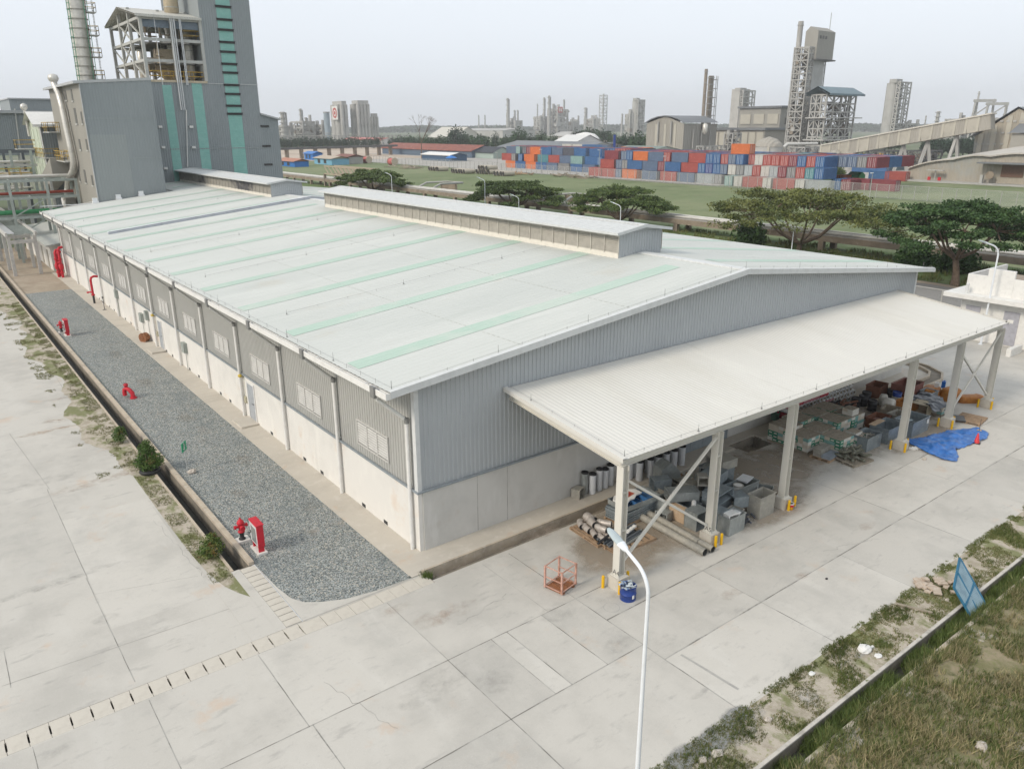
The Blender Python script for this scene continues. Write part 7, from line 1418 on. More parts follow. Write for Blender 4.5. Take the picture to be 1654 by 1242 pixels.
# depth of the blocks: rows behind whose roofs and upper sides show
rr=random.Random(11); k=0
OW='leftmost second third fourth fifth sixth seventh eighth ninth tenth eleventh twelfth thirteenth fourteenth fifteenth sixteenth seventeenth eighteenth nineteenth twentieth twenty-first twenty-second twenty-third twenty-fourth twenty-fifth twenty-sixth twenty-seventh twenty-eighth'.split()
for blk,X0,y0,y1,nrow in (('far left',186.5,171,236,2),('central',174.6,102,160,3),('right',176.2,79,98,3)):
    for r_ in range(nrow):
        y=y1; n=0
        while y>y0:
            c=rr.choice('rbsdgtkrb'); cont(c,X0+r_*6.3,y-2.44,5.2,'x',6.06,'top layer behind the %s block, row %s, %s from left'%(blk,('two','three','four')[r_],OW[n])); n+=1; y-=2.56
crow(171,0,P3('1345:1361:b 1361:1376:d'),'loose'); crow(186,0,P3('1350:1368:o'),'rear loose')
y,_=PX(1386,290,176); cont('d',176,PX(1405,290,176)[0],0,'y',6.06,'left one of the pair standing apart on the grass'); cont('d',176.4,PX(1405,290,176)[0]-6.3,0,'y',6.06,'right one of the pair standing apart on the grass')
cont('b',214,PX(1441,285,214)[0]+1,0,'y',6.06,'left neighbour of the red one at the end of the arched warehouse'); cont('r',214,PX(1456,285,214)[0]-1.2,0,'y',6.06,'beside the end wall of the arched warehouse')
cont('i',196,PX(1342,262,196)[0],5.2,'y',6.06,'high behind the right block near the tanks'); cont('s',196,PX(1328,262,196)[0],5.2,'y',6.06,'high behind the right block, left of the indigo one'); cont('b',197,PX(1342,262,196)[0],2.6,'y',6.06,'under the indigo one near the tanks'); cont('s',197,PX(1328,262,196)[0],2.6,'y',6.06,'under the slate blue one near the tanks')
cont('b',250,PX(1432,270,250)[0],0,'y',12.19,'long one in the open yard below the conveyor'); 
for p0,p1,c in ((910,923,'w'),(925,940,'w'),(942,956,'b'),(958,972,'b'),(974,986,'s'),(988,998,'k')): cont(c,222,PX(p1,240,222)[0],5.2,'y',6.06,'distant upper row in front of the long grey shed, near photo column %d'%p0 if False else 'distant upper row behind the left block, %s of six'%('first','second','third','fourth','fifth','sixth')[(910,925,942,958,974,988).index(p0)]); cont('g',222,PX(p1,240,222)[0],2.6,'y',6.06,'distant lower row behind the left block, %s of six'%('first','second','third','fourth','fifth','sixth')[(910,925,942,958,974,988).index(p0)])
for j,(p0,p1,c) in enumerate(((1003,1022,'o'),(1024,1030,'b'),(1031,1048,'o'))): cont(c,205,PX(p1,240,205)[0],5.2,'y',6.06,'distant row below the gabled hall, %s of three'%('first','second','third')[j]); cont('r',205,PX(p1,240,205)[0],2.6,'y',6.06,'lower distant row below the gabled hall, %s of three'%('first','second','third')[j])
for o in list(bpy.data.objects):
    if o.name.startswith('shipping_container') and o.get('_'): bpy.data.objects.remove(o)
shrub(*G(1349,290),3.6,2.6,0,m_lfM,'round green bush between the blue and orange containers',leaf=.25)
t=thing('green_skip',(190,70,0),'bright green covered truck body behind the loose containers','truck body'); x=190; y1,_=PX(1370,270,x); y0,_=PX(1390,270,x); t.location=(x,y0,0); a=MB(); a.ext([(x,.9),(x+3,.9),(x+3,2.6),(x+1.5,3.4),(x,2.6)],'y',y0,y1); a.build('body',simple('truck_green',(.03,.35,.12),.5),t)
for y in (y0+.8,y1-1.2): a=MB(); a.cyl((x-.1,y,.5),(x+.3,y,.5),.5,n=12); a.build('wheel',m_blk,t)
# ---- arched warehouse at the right
XW=218.5; y1=PX(1465,292,XW)[0]; t=thing('arched_warehouse',(XW,60,0),'long tan warehouse with scalloped arched roof and a dark loading bay at the right','warehouse')
zE=PX(1465,272,XW)[1]+3.3; bays=[y1,PX(1541,260,XW)[0],PX(1602,255,XW)[0],PX(1602,255,XW)[0]-12,PX(1602,255,XW)[0]-24]
mwl=mat('tan_cladding',(.36,.325,.265),[((.30,.28,.24),.06,.42,.68,.8),((.31,.32,.31),.05,.56,.66,.7),((.40,.35,.28),.6,.5,.72,.5,(1,1,.2))],.75,ribs=('Y',1.0,.4))
for i in range(4):
    ya,yb_=bays[i],bays[i+1]; n=8; zb0=PX((1465,1541,1602,1654)[i],(271,257,252,250)[i],XW)[1]; zb1=PX((1541,1602,1654,1700)[i],(257,252,250,248)[i],XW)[1]
    prof=[(ya+(yb_-ya)*k/n,zb0+(zb1-zb0)*k/n+.55*math.sin(math.pi*k/n)) for k in range(n+1)]
    a=MB(); a.ext([(ya,0)]+prof+[(yb_,0)],'x',XW,XW+.3); a.build('wall',mwl,t); a=MB(); P=[]
    for y,z in prof: P+=[(XW-.9,y,z+.1),(XW+60,y,z+3.2),(XW-.9,y,z-.25)]
    a.add(P,[(3*k,3*k+3,3*k+4,3*k+1) for k in range(n)]+[(3*k+2,3*k+5,3*k+3,3*k) for k in range(n)]); a.build('roof',simple('arched_roof',(.46,.43,.38),.7,sc=.1),t)
a=MB(); ya,z0=PX(1616,286,XW); yb_,_=PX(1652,286,XW); z1=PX(1616,266,XW)[1]; a.box(XW-.2,XW-.02,yb_,ya,z0,z1); a.build('loading_bay',simple('bay_brown',(.17,.10,.07),.8),t)
a=MB(); ya,z0=PX(1588,263,XW); a.box(XW-4,XW-.1,yb_-20,ya,z1+.2,z1+.55); a.build('bay_canopy',m_droof,t)
a=MB(); a.box(XW-3.2,XW,bays[-1],y1+2,0,.5); a.build('loading_platform',m_pc,t)
t2=thing('fire_point',(XW-2,0,0),'small red fire cabinet pair at the foot of the arched warehouse','cabinet'); y,z=PX(1510,287,XW-2); t2.location=(XW-2,y,0)
for s_ in (1.4,-1.4): a=MB(); a.box(XW-2.5,XW-2.1,y+s_-.35,y+s_+.35,.6,1.5); a.build('case',m_red,t2)
a=MB(); a.box(XW-2.8,XW-1.4,y-2.2,y+2.2,3.2,3.4); a.build('roof',m_pc,t2); a=MB(); a.box(XW-2.1,XW-1.9,y-.1,y+.1,0,3.2); a.build('post',m_pc,t2)
t2=thing('hydrant_post',(XW-2,0,0),'pale leaning valve stand with disc at the foot of the arched warehouse','valve stand'); y,z=PX(1587,285,XW-2); t2.location=(XW-2,y,0); a=MB(); a.box(XW-2.6,XW-1.8,y-.3,y+.4,0,2.6); a.build('post',m_pc,t2); a=MB(); a.cyl((XW-2.2,y-1.8,2.6),(XW-2.0,y-1.8,2.6),1.0,n=14); a.build('disc',m_tr,t2)
# ---- gabled hall and plant in the centre right
def frame_block(t,x0,x1,y0,y1,z0,z1,nx,ny,nz,wd,mats,brace=True,name='frame'):
    xs=np.linspace(x0,x1,nx+1); ys=np.linspace(y0,y1,ny+1); zs=np.linspace(z0,z1,nz+1)
    a=MB()
    for i,x in enumerate(xs):
        for j,y in enumerate(ys):
            if 0<i<nx and 0<j<ny: continue
            a.box(x-wd/2,x+wd/2,y-wd/2,y+wd/2,z0,z1)
    for z in zs[1:]:
        for y in (ys[0],ys[-1]): a.box(x0,x1,y-wd*.4,y+wd*.4,z-wd,z-.01)
        for x in (xs[0],xs[-1]): a.box(x-wd*.4,x+wd*.4,y0,y1,z-wd,z-.01)
    if brace:
        for k in range(nz):
            for i in range(nx):
                if (i+k)%2==0: a.beam((xs[i],y0,zs[k]),(xs[i+1],y0,zs[k+1]),wd*.6)
                else: a.beam((xs[i+1],y0,zs[k]),(xs[i],y0,zs[k+1]),wd*.6)
            for j in range(ny):
                if (j+k)%2: a.beam((x0,ys[j],zs[k]),(x0,ys[j+1],zs[k+1]),wd*.6)
                else: a.beam((x0,ys[j+1],zs[k]),(x0,ys[j],zs[k+1]),wd*.6)
    a.build(name,mats,t)
def clutter(t,x0,x1,y0,y1,z0,z1,n,ms,name='equipment',s=1.0):
    bs=[MB() for _ in ms]
    for k in range(n):
        x,y,z=random.uniform(x0,x1),random.uniform(y0,y1),random.uniform(z0,z1); q=random.random(); b=random.choice(bs); r=random.uniform(.4,1.4)*s
        if q<.4: b.cyl((x,y,z),(x,y,min(z1,z+r*2.5)),r*.6,n=8)
        elif q<.7: b.box(x-r,x+r,y-r*.7,y+r*.7,z,min(z1,z+r*1.3))
        else: b.beam((x-r*2,y,z),(x+r*2,y+random.uniform(-r,r),z),.35*s)
    for b,m in zip(bs,ms):
        if b.f: b.build(name,m,t)
XH2=285.0; ya=PX(1044,215,XH2)[0]; yb_=PX(1104,215,XH2)[0]; zE=PX(1044,200,XH2)[1]; zR=PX(1076,188,XH2)[1]; x1=XH2+ (1168-1104)*XH2/F/.60
t=thing('gabled_hall',(XH2,yb_,0),'grey brown gabled hall with vertical cream strips and dark curved roof','hall')
ym=(ya+yb_)/2; a=MB(); a.ext([(ya,2),(yb_,2),(yb_,zE-.3),(ym,zR),(ya,zE)],'x',XH2,XH2+.4); a.build('gable_wall',m_shed,t); m_shx=mat('weathered_cladding_x',(.30,.29,.26),[((.25,.24,.22),.05,.42,.68,.8,(1,1,.3))],.75,ribs=('X',1.2,.5)); a=MB(); a.box(XH2+.4,x1,yb_,ya,2,zE-.35); a.build('side_wall',m_shx,t)
a=MB(); n=6; P=[]
for k in range(n+1):
    f=k/n; y=ya+1+(yb_-ya-2)*f; z=zE-.2+(zR-zE)*math.sin(math.pi*f)**.8; P+=[(XH2-.8,y,z+.5),(x1,y,z+.5),(XH2-.8,y,z+.1)]
a.add(P,[(3*k,3*k+3,3*k+4,3*k+1) for k in range(n)]+[(3*k+2,3*k+5,3*k+3,3*k) for k in range(n)]); a.build('roof',m_droof,t)
for px in (1060,1074,1090): y,_=PX(px,220,XH2); a=MB(); a.box(XH2-.2,XH2,y-.7,y+.7,2,zE-.3); a.build('cream_strip',m_shedy,t)
for px in (1064,1085): y,_=PX(px,220,XH2); a=MB(); a.cyl((XH2-.8,y,8 if px==1064 else zE-9),(XH2-.8,y,zE+1),.35,n=8); a.build('outside_pipe',m_ps,t)
for f in (.25,.5,.75): a=MB(); xx=XH2+(x1-XH2)*f; a.cyl((xx,yb_-.9,5),(xx,yb_-.9,zE-3),.3,n=8); a.build('outside_pipe',m_ps,t)
a=MB(); xx=XH2+(x1-XH2)*.55; a.lathe(xx,yb_-1.6,[(.4,zE-5),(1.3,zE-4),(1.3,zE-.5),(.3,zE)],12); a.build('cyclone',m_duct,t)
for px in range(0,6): a=MB(); xx=XH2+(x1-XH2)*px/5; a.box(xx-.4,xx+.4,yb_+.5,yb_+1.3,0,2.0); a.build('plinth_column',m_pc,t)
t=thing('conveyor_rack',(XH2+5,yb_-12,0),'low steel rack crossing in front of the gabled hall','rack'); frame_block(t,XH2-2,XH2+60,yb_-14,yb_-10,0,6.5,14,1,2,.4,m_ps); clutter(t,XH2,XH2+58,yb_-13.5,yb_-10.5,.5,6,34,[m_pd,m_ps])
# stacks behind the hall
def stack(px,D,yt,wpx,m,lab,name='chimney',cat='chimney',rings=6,base=0,plats=False,group=None,taper=.9,lean=0):
    x,y,z=FAR(px,D,yt); r=wpx*D/F/2; t=thing(name,(x,y,0),lab,cat,group); a=MB(); a.cyl((x,y,0),(x,y,z),r,r*taper,n=14); a.build('shaft',m,t); a=MB()
    for k in range(rings): zz=z*(.35+.62*k/max(1,rings-1)); a.lathe(x,y,[(r*1.12,zz),(r*1.12,zz+r*.25)],12)
    a.build('ring',m_ps,t)
    if plats:
        a=MB()
        for k in range(7): zz=z*(.3+.65*k/6); a.box(x+r*.8,x+r*2.3,y-r,y+r*.6,zz,zz+.3); 
        a.beam((x+r*2.2,y-r,z*.25),(x+r*2.2,y-r,z),.25); a.beam((x+r*1.4,y-r,z*.25),(x+r*1.4,y-r,z),.25); a.build('platform',m_ps,t)
stack(1141,420,112,5.2,m_pb,'tall thin brown chimney, left one of the pair behind the gabled hall'); stack(1149,425,123,9,mat('streaked_stack',(.26,.23,.19),[((.10,.09,.08),.05,.45,.6,.9,(1,1,.2)),((.45,.42,.38),.3,.5,.7,.7)],.7),'thicker banded chimney with side platforms, right one of the pair',plats=True,rings=9)
def ptower(p0,p1,D,yt,lab,m=m_pc,f=.5,extra=0,name='process_tower',group=None,nz=8,lat=True,sil=0):
    x0,x1,y0,y1,z=fbox(p0,p1,D,yt,f); t=thing(name,(x0,y0,0),lab,'tower',group); a=MB(); 
    if sil:
        for i in range(sil): 
            xx=x0+(x1-x0)*(i+.5)/sil; r=(x1-x0)/sil/2; a.cyl((xx,y0+r,0),(xx,y0+r,z*.96),r,n=12)
        ns=max(1,int((y1-y0)/max(.5,(x1-x0)/sil)))
        for j in range(ns): yy=y0+(y1-y0)*(j+.5)/ns; r=(y1-y0)/ns/2; a.cyl((x0+r,yy,0),(x0+r,yy,z*.96),r,n=12)
        a.build('silo',m,t)
    else: a.box(x0,x1,y0,y1,0,z); a.build('shaft',m,t)
    if lat: frame_block(t,x0+(x1-x0)*.1,x1+(x1-x0)*.25,y0-(y1-y0)*.3,y0-.1,0,z*.98,2,1,nz,max(.3,.0012*D),m_ps)
    a=MB(); a.box(x0-.3,x0+(x1-x0)*.6,y0-.3,y0+(y1-y0)*.6,z*.96+.01,z*1.02); a.build('head_house',m_ps,t); return x0,x1,y0,y1,z
ptower(1184,1210,760,144,'pale stepped tower standing left of the tall lattice tower',f=.45,nz=9)
ptower(1434,1460,800,130,'pale grey silo tower with lattice side standing alone at the right of the skyline',f=.55,nz=12,sil=2)
# long plant building left of the tall tower
D=430; x0,x1,y0,y1,z=fbox(1158,1288,D,204,.60); t=thing('plant_building',(x0,y0,0),'long grey plant building with tall cream bays left of the lattice tower','building')
a=MB(); a.box(x0,x1,y0,y1,0,z-2); a.build('wall',m_shed,t); a=MB(); a.box(x0-1,x1+1,y0-1,y1+1,z-2,z-.8); a.build('roof',m_droof,t)
for k in range(7): a=MB(); yy=y0+(y1-y0)*(k+.5)/7; a.box(x0-.4,x0,yy-(y1-y0)/18,yy+(y1-y0)/18,z*.15,z*.8); a.build('bay_panel',m_shedy,t)
X0,X1,Y0_,Y1,Z=fbox(1203,1290,D+12,171,.68); a=MB(); a.box(X0,X1,Y0_,Y1,z-2,Z-1); a.build('upper_hall',m_shx,t); a=MB(); a.box(X0-1,X1+1,Y0_-1,Y1+1,Z-1,Z); a.build('upper_roof',m_droof,t)
for k in range(3): a=MB(); yy=Y0_+(Y1-Y0_)*(k+.5)/3; a.box(X0-.4,X0,yy-(Y1-Y0_)/8,yy+(Y1-Y0_)/8,z+1,Z-4); a.build('bay_panel',m_shedy,t)
for k in range(2): a=MB(); xx=X0+(X1-X0)*(.25+.42*k); a.box(xx,xx+(X1-X0)*.22,Y0_-.3,Y0_,Z-9,Z-6); a.build('window',m_pd,t)
# tall lattice tower
D=400; x0,x1,y0,y1,z=fbox(1306,1331,D,80,.42); t=thing('lattice_tower',(x0,y0,0),'tallest tower of the skyline, concrete shaft with steel lattice and cabin on top','tower')
a=MB(); a.box(x0,x1,y0,y1,0,z); a.build('shaft',m_pc,t); a=MB(); cx,cy,zz=FAR(1321,D,80); zt=FAR(1321,D,50)[2]; zt2=FAR(1321,D,42)[2]; hx0,hx1,hy0_,hy1_,_h=fbox(1302,1342,D,62,.42)
a.ext([(hy0_-1,z-4),(hy1_-1,z-4),(hy1_-1,zt),((hy0_+hy1_)/2,zt2),(hy0_-1,zt)],'x',hx0-.5,hx1-1); a.build('cabin',m_shx,t); a=MB()
for k in range(3): a.box(hx0+1+k*2.2,hx0+2.2+k*2.2,hy0_-1.2,hy0_-1,zt-3.2,zt-2)
a.build('cabin_window',m_pd,t)
a=MB(); a.box(hx0-1,hx1,hy0_-2,hy1_,z-4.6,z-4.05); a.build('gallery',m_pd,t)
fx0,fx1=x0-7.5,x0-.3; frame_block(t,x0-4.4,x0-.4,y0+.0,y1+3.5,0,z+1,2,2,18,.5,m_ps); clutter(t,x0-4,x0-.5,y0+1,y1+3,2,z,90,[m_pb,m_ps,m_pd])
frame_block(t,x1+.4,x1+4,y0+2,y1,0,z+6,1,1,18,.4,m_ps,False)
stack(1294,D+15,35,8,m_pc,'pale concrete chimney rising just left of the tallest tower',rings=2)
a=MB(); x,y,z_=FAR(1336,D,40); a.beam((x1+1,y0,zt),(x1+1,y0,zt+8),.2); a.build('antenna',m_ps,t)
# roofed open structure
D=385; x0,x1,y0,y1,z=fbox(1316,1376,D,152,.34); t=thing('roofed_structure',(x0,y0,0),'open multi-storey steel structure with blue grey pitched roof right of the tallest tower','structure')
frame_block(t,x0,x1,y0,y1,0,z,4,3,8,.6,m_ps); clutter(t,x0+1,x1-1,y0+1,y1-1,1,z-3,150,[m_pb,m_pd,m_pc,m_pd]); 
for f in (.33,.66): a=MB(); a.box(x0-2,x1+4,y0-2,y1+1,z*f-.5,z*f); a.build('floor_slab',m_pc,t)
a=MB(); zr=z+3.2; ym=(y0+y1)/2; a.add([(x0-2,y0-2.5,z+.2),(x1+3,y0-2.5,z+.2),(x1+3,ym,zr),(x0-2,ym,zr),(x0-2,y1+2.5,z+.2),(x1+3,y1+2.5,z+.2)],[(0,1,2,3),(3,2,5,4)]); a.add([(x0-2,y0-2.5,z-.6),(x1+3,y0-2.5,z-.6),(x1+3,ym,zr-.8),(x0-2,ym,zr-.8),(x0-2,y1+2.5,z-.6),(x1+3,y1+2.5,z-.6)],[(3,2,1,0),(4,5,2,3)]); a.box(x0-2,x1+3,y0-2.6,y0-2.5,z-.6,z+.2); a.build('roof',m_gblue,t)
# domed tanks and clutter in front
def tank(px,D,yt,wpx,lab,dome=.25,m=m_pc,group='storage tanks in the plant'):
    x,y,z=FAR(px,D,yt); r=wpx*D/F/2; t=thing('storage_tank',(x,y,0),lab,'tank',group); a=MB(); a.lathe(x,y,[(r*1.12,0),(r*1.12,z*.36),(r,z*.38),(r,z*.72)],24,0,False); a.build('shell',m,t); a=MB(); a.lathe(x,y,[(r*1.04,z*.72),(r*.95,z*.80),(r*.6,z*.94),(r*.15,z),(.1,z*1.02)],24); a.build('dome',m_shed if dome else m,t)
    for k in range(4): th=k*1.57+2.2; a=MB(); a.box(x+r*1.02*math.cos(th)-.35,x+r*1.02*math.cos(th)+.35,y+r*1.02*math.sin(th)-.35,y+r*1.02*math.sin(th)+.35,z*.37,z*.72); a.build('rib',m_shedy,t)
tank(1243,300,222,40,'largest domed concrete tank behind the right container block'); tank(1350,315,242,19,'left one of the two small tanks right of the container blocks'); tank(1374,315,243,22,'right one of the two small tanks right of the container blocks')
t=thing('pipe_rack',(310,190,0),'long plant pipe rack between the large domed tank and the conveyor','rack'); x0,y0=FAR(1270,330,240)[:2]; x1,y1=FAR(1345,330,240)[:2]; frame_block(t,x0,x0+16,y0-8,y0,0,7.5,5,2,3,.35,m_ps); clutter(t,x0,x0+16,y0-8,y0,0,7,70,[m_pd,m_ps,m_pc]); a=MB(); a.tube([(x0-3,y0,6.5),(x0,y0,8.4),(x0+16,y0-3,8.4)],.6,8); a.build('silver_main',m_duct,t)
t=thing('pipe_rack',(250,200,0),'pipe structure with valves between gabled hall and domed tank','rack'); x0,x1,y0,y1,z=fbox(1172,1196,310,215,.5); frame_block(t,x0,x1,y0,y1,0,z,2,2,4,.35,m_ps); clutter(t,x0,x1,y0,y1,1,z+1,40,[m_pd,m_ps])
t=thing('yard_plant',(250,120,0),'jumble of dark plant and yellow hoists under the conveyor','plant'); x0,x1,y0,y1,z=fbox(1392,1462,330,258,.5); frame_block(t,x0,x1,y0,y1,0,z+3,6,3,2,.4,m_pd); clutter(t,x0,x1,y0,y1,0,z+2,130,[m_pd,m_pb,m_ochre,m_pc])
t=thing('yard_plant',(250,120,0),'dark pipework between the conveyor legs in front of the gabled plant','plant'); x0,x1,y0,y1,z=fbox(1462,1512,340,262,.5); clutter(t,x0,x1,y0,y1,0,z+3,90,[m_pd,m_pb,m_ps]); frame_block(t,x0,x1,y0,y1,0,z+4,4,2,2,.4,m_pd)
gable_shed(1380,1432,262,3.0,3.8,16,m_gblue,m_gblue,'low blue grey roof beside the small tanks',X=262)
# conveyor
t=thing('covered_conveyor',(280,150,0),'long tan covered conveyor climbing to the gabled plant at the right','conveyor')
D1,D2=320,300
def ptD(px,py,D): v=ray(px,py); n=math.hypot(v[0],v[1]); return Vector(CAM)+Vector(v)*(D/n)
A_,B_=ptD(1330,246,D1),ptD(1604,197,D2); up=Vector((0,0,1)); d=(B_-A_).normalized(); 
for k in range(16):
    p=A_+(B_-A_)*(k/16); q=A_+(B_-A_)*((k+1)/16); a=MB(); a.beam(p,q-(q-p)*.02,4.2,4.6,up=(0,0,1)); a.build('gallery_section',m_shed if k%2 else simple('tan_gallery',(.40,.375,.32),.75,sc=.3),t)
for k in range(16): p=A_+(B_-A_)*(k/16); a=MB(); nn_=Vector((-d.y,d.x,0)); a.beam(p-Vector((0,0,2.3)),p+Vector((0,0,2.4)),4.4,.7); a.build('gallery_rib',m_shedy,t)
a=MB(); a.beam(A_+Vector((0,0,2.5)),B_+Vector((0,0,2.5)),5.0,.4); a.build('roof',simple('pale_gallery_roof',(.56,.53,.47),.6),t)
for f in (.30,.52,.66,.82): p=A_+(B_-A_)*f; a=MB(); a.beam((p.x-1.5,p.y+1.5,0),(p.x,p.y,p.z-2.4),.9); a.beam((p.x+1.5,p.y-1.5,0),(p.x,p.y,p.z-2.4),.9); a.build('trestle_leg',m_pc,t)
# gabled plant at the right edge
D=305; x0,x1,y0,y1,z=fbox(1590,1700,D,200,.72); zr=FAR(1640,D,172)[2]; t=thing('gabled_plant',(x0,y0,0),'tall tan gabled plant building with rows of small vents at the right edge','building')
q=[PX(1571,250,x0),PX(1575,221,x0),PX(1646,176,x0)]; q2=(q[2][0]-16,q[2][1]-6.5); prof=[(q[0][0],0),q[0],q[1],q[2],q2,(q2[0]-6,0)]
a=MB(); a.ext(prof,'x',x0,x0+30); a.build('wall',mwl,t)
a=MB(); a.add([(x0-1,q[1][0]+1,q[1][1]+.1),(x0+31,q[1][0]+1,q[1][1]+.1),(x0+31,q[2][0],q[2][1]+.6),(x0-1,q[2][0],q[2][1]+.6),(x0-1,q2[0],q2[1]+.5),(x0+31,q2[0],q2[1]+.5)],[(0,1,2,3),(3,2,5,4)]); a.build('roof',m_droof,t)
def zp(y): 
    if y<q[2][0]: return q[2][1]-(q[2][0]-y)*.4
    return q[1][1]+(q[2][1]-q[1][1])*(q[1][0]-y)/(q[1][0]-q[2][0])
for px in (1583,1603,1625,1645): yy=PX(px,230,x0)[0]; a=MB(); a.box(x0-.25,x0,yy-.75,yy+.75,0,zp(yy)-.6); a.build('strip',m_shedy,t)
for (zpx,l) in ((233,(1578,1588,1597,1607,1618)),(215,(1609,1620,1630)),(196,(1619,1629,1640,1650))):
    for px in l: yy,zz=PX(px,zpx,x0); a=MB(); a.box(x0-.4,x0-.26,yy-.5,yy+.5,zz-.25,zz+.25); a.build('vent',m_pc,t)
ya,za_=PX(1636,208,x0-6); a=MB(); a.box(x0-6,x0-.3,ya-20,ya,0,za_-1.5); a.build('annex',m_shx,t); a=MB(); a.add([(x0-7,ya-21,za_-1.3),(x0-7,ya+.5,za_-1.3),(x0-.3,ya+.5,za_+1.5),(x0-.3,ya-21,za_+1.5)],[(0,3,2,1)]); a.build('annex_roof',m_droof,t)
# ---- skyline
def column_tower(px,D,yt,wpx,lab,lat=False,m=m_pc,top=None):
    x,y,z=FAR(px,D,yt); r=max(.8,wpx*D/F/2); t=thing('distillation_column' if not lat else 'flare_tower',(x,y,0),lab,'tower','process towers on the skyline'); a=MB()
    if lat: frame_block(t,x-r,x+r,y-r,y+r,0,z,1,1,12,r*.22,m_ps); a.cyl((x,y,0),(x,y,z*1.03),r*.3,n=8); a.build('riser',m,t)
    else:
        a.cyl((x,y,0),(x,y,z*.62),r,n=10); a.cyl((x,y,z*.62),(x,y,z),r*.72,n=10); a.build('shell',m,t); a=MB()
        for k in range(6): zz=z*(.25+.7*k/5); a.lathe(x,y,[(r*1.25,zz),(r*1.25,zz+r*.3)],10)
        a.box(x+r*.9,x+r*1.3,y-r*.3,y+r*.1,z*.1,z*.97); a.build('platform',m_ps,t)
def complex_(p0,p1,D,yt,lab,n=60,sign=False,m2=m_pc):
    x0,x1,y0,y1,z=fbox(p0,p1,D,yt,.5); t=thing('refinery_unit',(x0,y0,0),lab,'refinery unit','refinery units on the skyline'); nx=max(2,int((x1-x0)/9)); frame_block(t,x0,x1,y0,y1,0,z*.9,nx,nx,4,.0018*D,m_ps); clutter(t,x0,x1,y0,y1,0,z*.85,n,[m2,m_ps,m_pb],s=D/420)
    for k in range(4): xx,yy=random.uniform(x0,x1),random.uniform(y0,y1); a=MB(); a.cyl((xx,yy,0),(xx,yy,z*random.uniform(.9,1.15)),D*.0018,n=8); a.build('column',m2,t)
    if sign: a=MB(); yc=y0-1; w_=(x1-x0)*.45; a.box(x0,x0+w_,yc-.5,yc,z*.78,z*.98); sg=a.build('sign',simple('signal_red',(.45,.07,.06),.6),t); a=MB(); a.box(x0+w_*.2,x0+w_*.4,yc-.7,yc-.5,z*.82,z*.94); a.box(x0+w_*.55,x0+w_*.75,yc-.7,yc-.5,z*.82,z*.94); a.build('letters',m_white,sg)
for px,yt,w_,D,lab,lat in ((456,181,9,760,'leftmost cyclone tower beside the dark grey building',False),(485,176,5,800,'slim column left of the silos on the skyline',False),(494,190,5,800,'short column just left of the silos',False),(820,159,5,1400,'tall slim column left of the red-signed refinery',False),(831,178,3,1450,'thin mast right of the tall slim column',False),(836,178,3,1450,'second thin mast right of the tall slim column',False),(773,186,2,1500,'thin mast far left of the refinery',False),(783,186,2,1500,'thin mast just left of the tall slim column',False),(868,168,2,1500,'thin mast left of the refinery sign',False),(879,158,4,1500,'dark banded column left of the red sign',False),(887,155,5,1450,'tall column with bulbous head beside the red sign',False),(911,161,3,1500,'thin column right of the red sign',False),(946,174,5,1600,'lone pale column midway along the skyline',False),(975,154,8,1450,'lattice flare tower midway along the skyline',True),(934,187,3,1600,'small mast between the sign and the lone column',False),(1005,184,3,1300,'thin mast left of the double column',False),(1516,180,6,900,'lone grey stack right of the silo tower',False),(1496,187,1.5,900,'hair-thin mast right of the silo tower',False),(1582,148,3,900,'tall leaning crane mast near the right edge',False),(1607,160,2,950,'thin mast between the two cranes at the right',False),(1628,168,2,950,'thin mast right of the cranes',False)): column_tower(px,D,yt,w_,lab,lat)
complex_(446,470,770,200,'tan refinery unit at the left end of the skyline'); complex_(472,505,780,192,'refinery unit with arched pipe left of the silos'); complex_(510,530,780,198,'small unit at the foot of the blue grey silo')
complex_(823,842,1400,192,'small unit at the foot of the tall slim column'); complex_(864,882,1450,185,'unit at the left of the red sign'); complex_(886,916,1450,172,'refinery unit carrying a red sign with white letters',90,True); complex_(950,968,1500,189,'small unit left of the lattice flare tower'); complex_(918,934,1500,194,'low unit right of the red sign'); complex_(1012,1024,1100,180,'stepped unit leaning on the double column'); complex_(1536,1576,900,188,'wide low unit left of the crane masts',110); complex_(1612,1654,900,186,'low unit behind the gabled plant',70)
complex_(1384-0,1410,820,204,'low plant at the foot of the silo tower') if False else complex_(1452,1480,820,196,'low plant at the foot of the lone silo tower')
ptower(1020,1036,1100,160,'double column with red head midway right on the skyline',f=.5,nz=8,sil=1)
for i,(px,yt) in enumerate(((1591,163),(1611,168))):
    x,y,z=FAR(px,900,yt); t=thing('gantry_crane',(x,y,0),('left','right')[i]+' gantry frame of the pair of cranes near the right edge','crane'); w_=7
    for s_ in (-1,1): a=MB(); a.beam((x+s_*w_,y-s_*w_,0),(x+s_*w_*.8,y-s_*w_*.8,z),1.6); a.build('leg',m_ps,t)
    a=MB(); a.beam((x-w_,y+w_,z),(x+w_,y-w_,z),2,2.5); a.beam((x-w_,y+w_,z*.6),(x+w_,y-w_,z*.6),1.6,1.6); a.beam((x-w_,y+w_,z*.6),(x+w_,y-w_,z),1.0); a.build('cross_beam',m_ps,t)
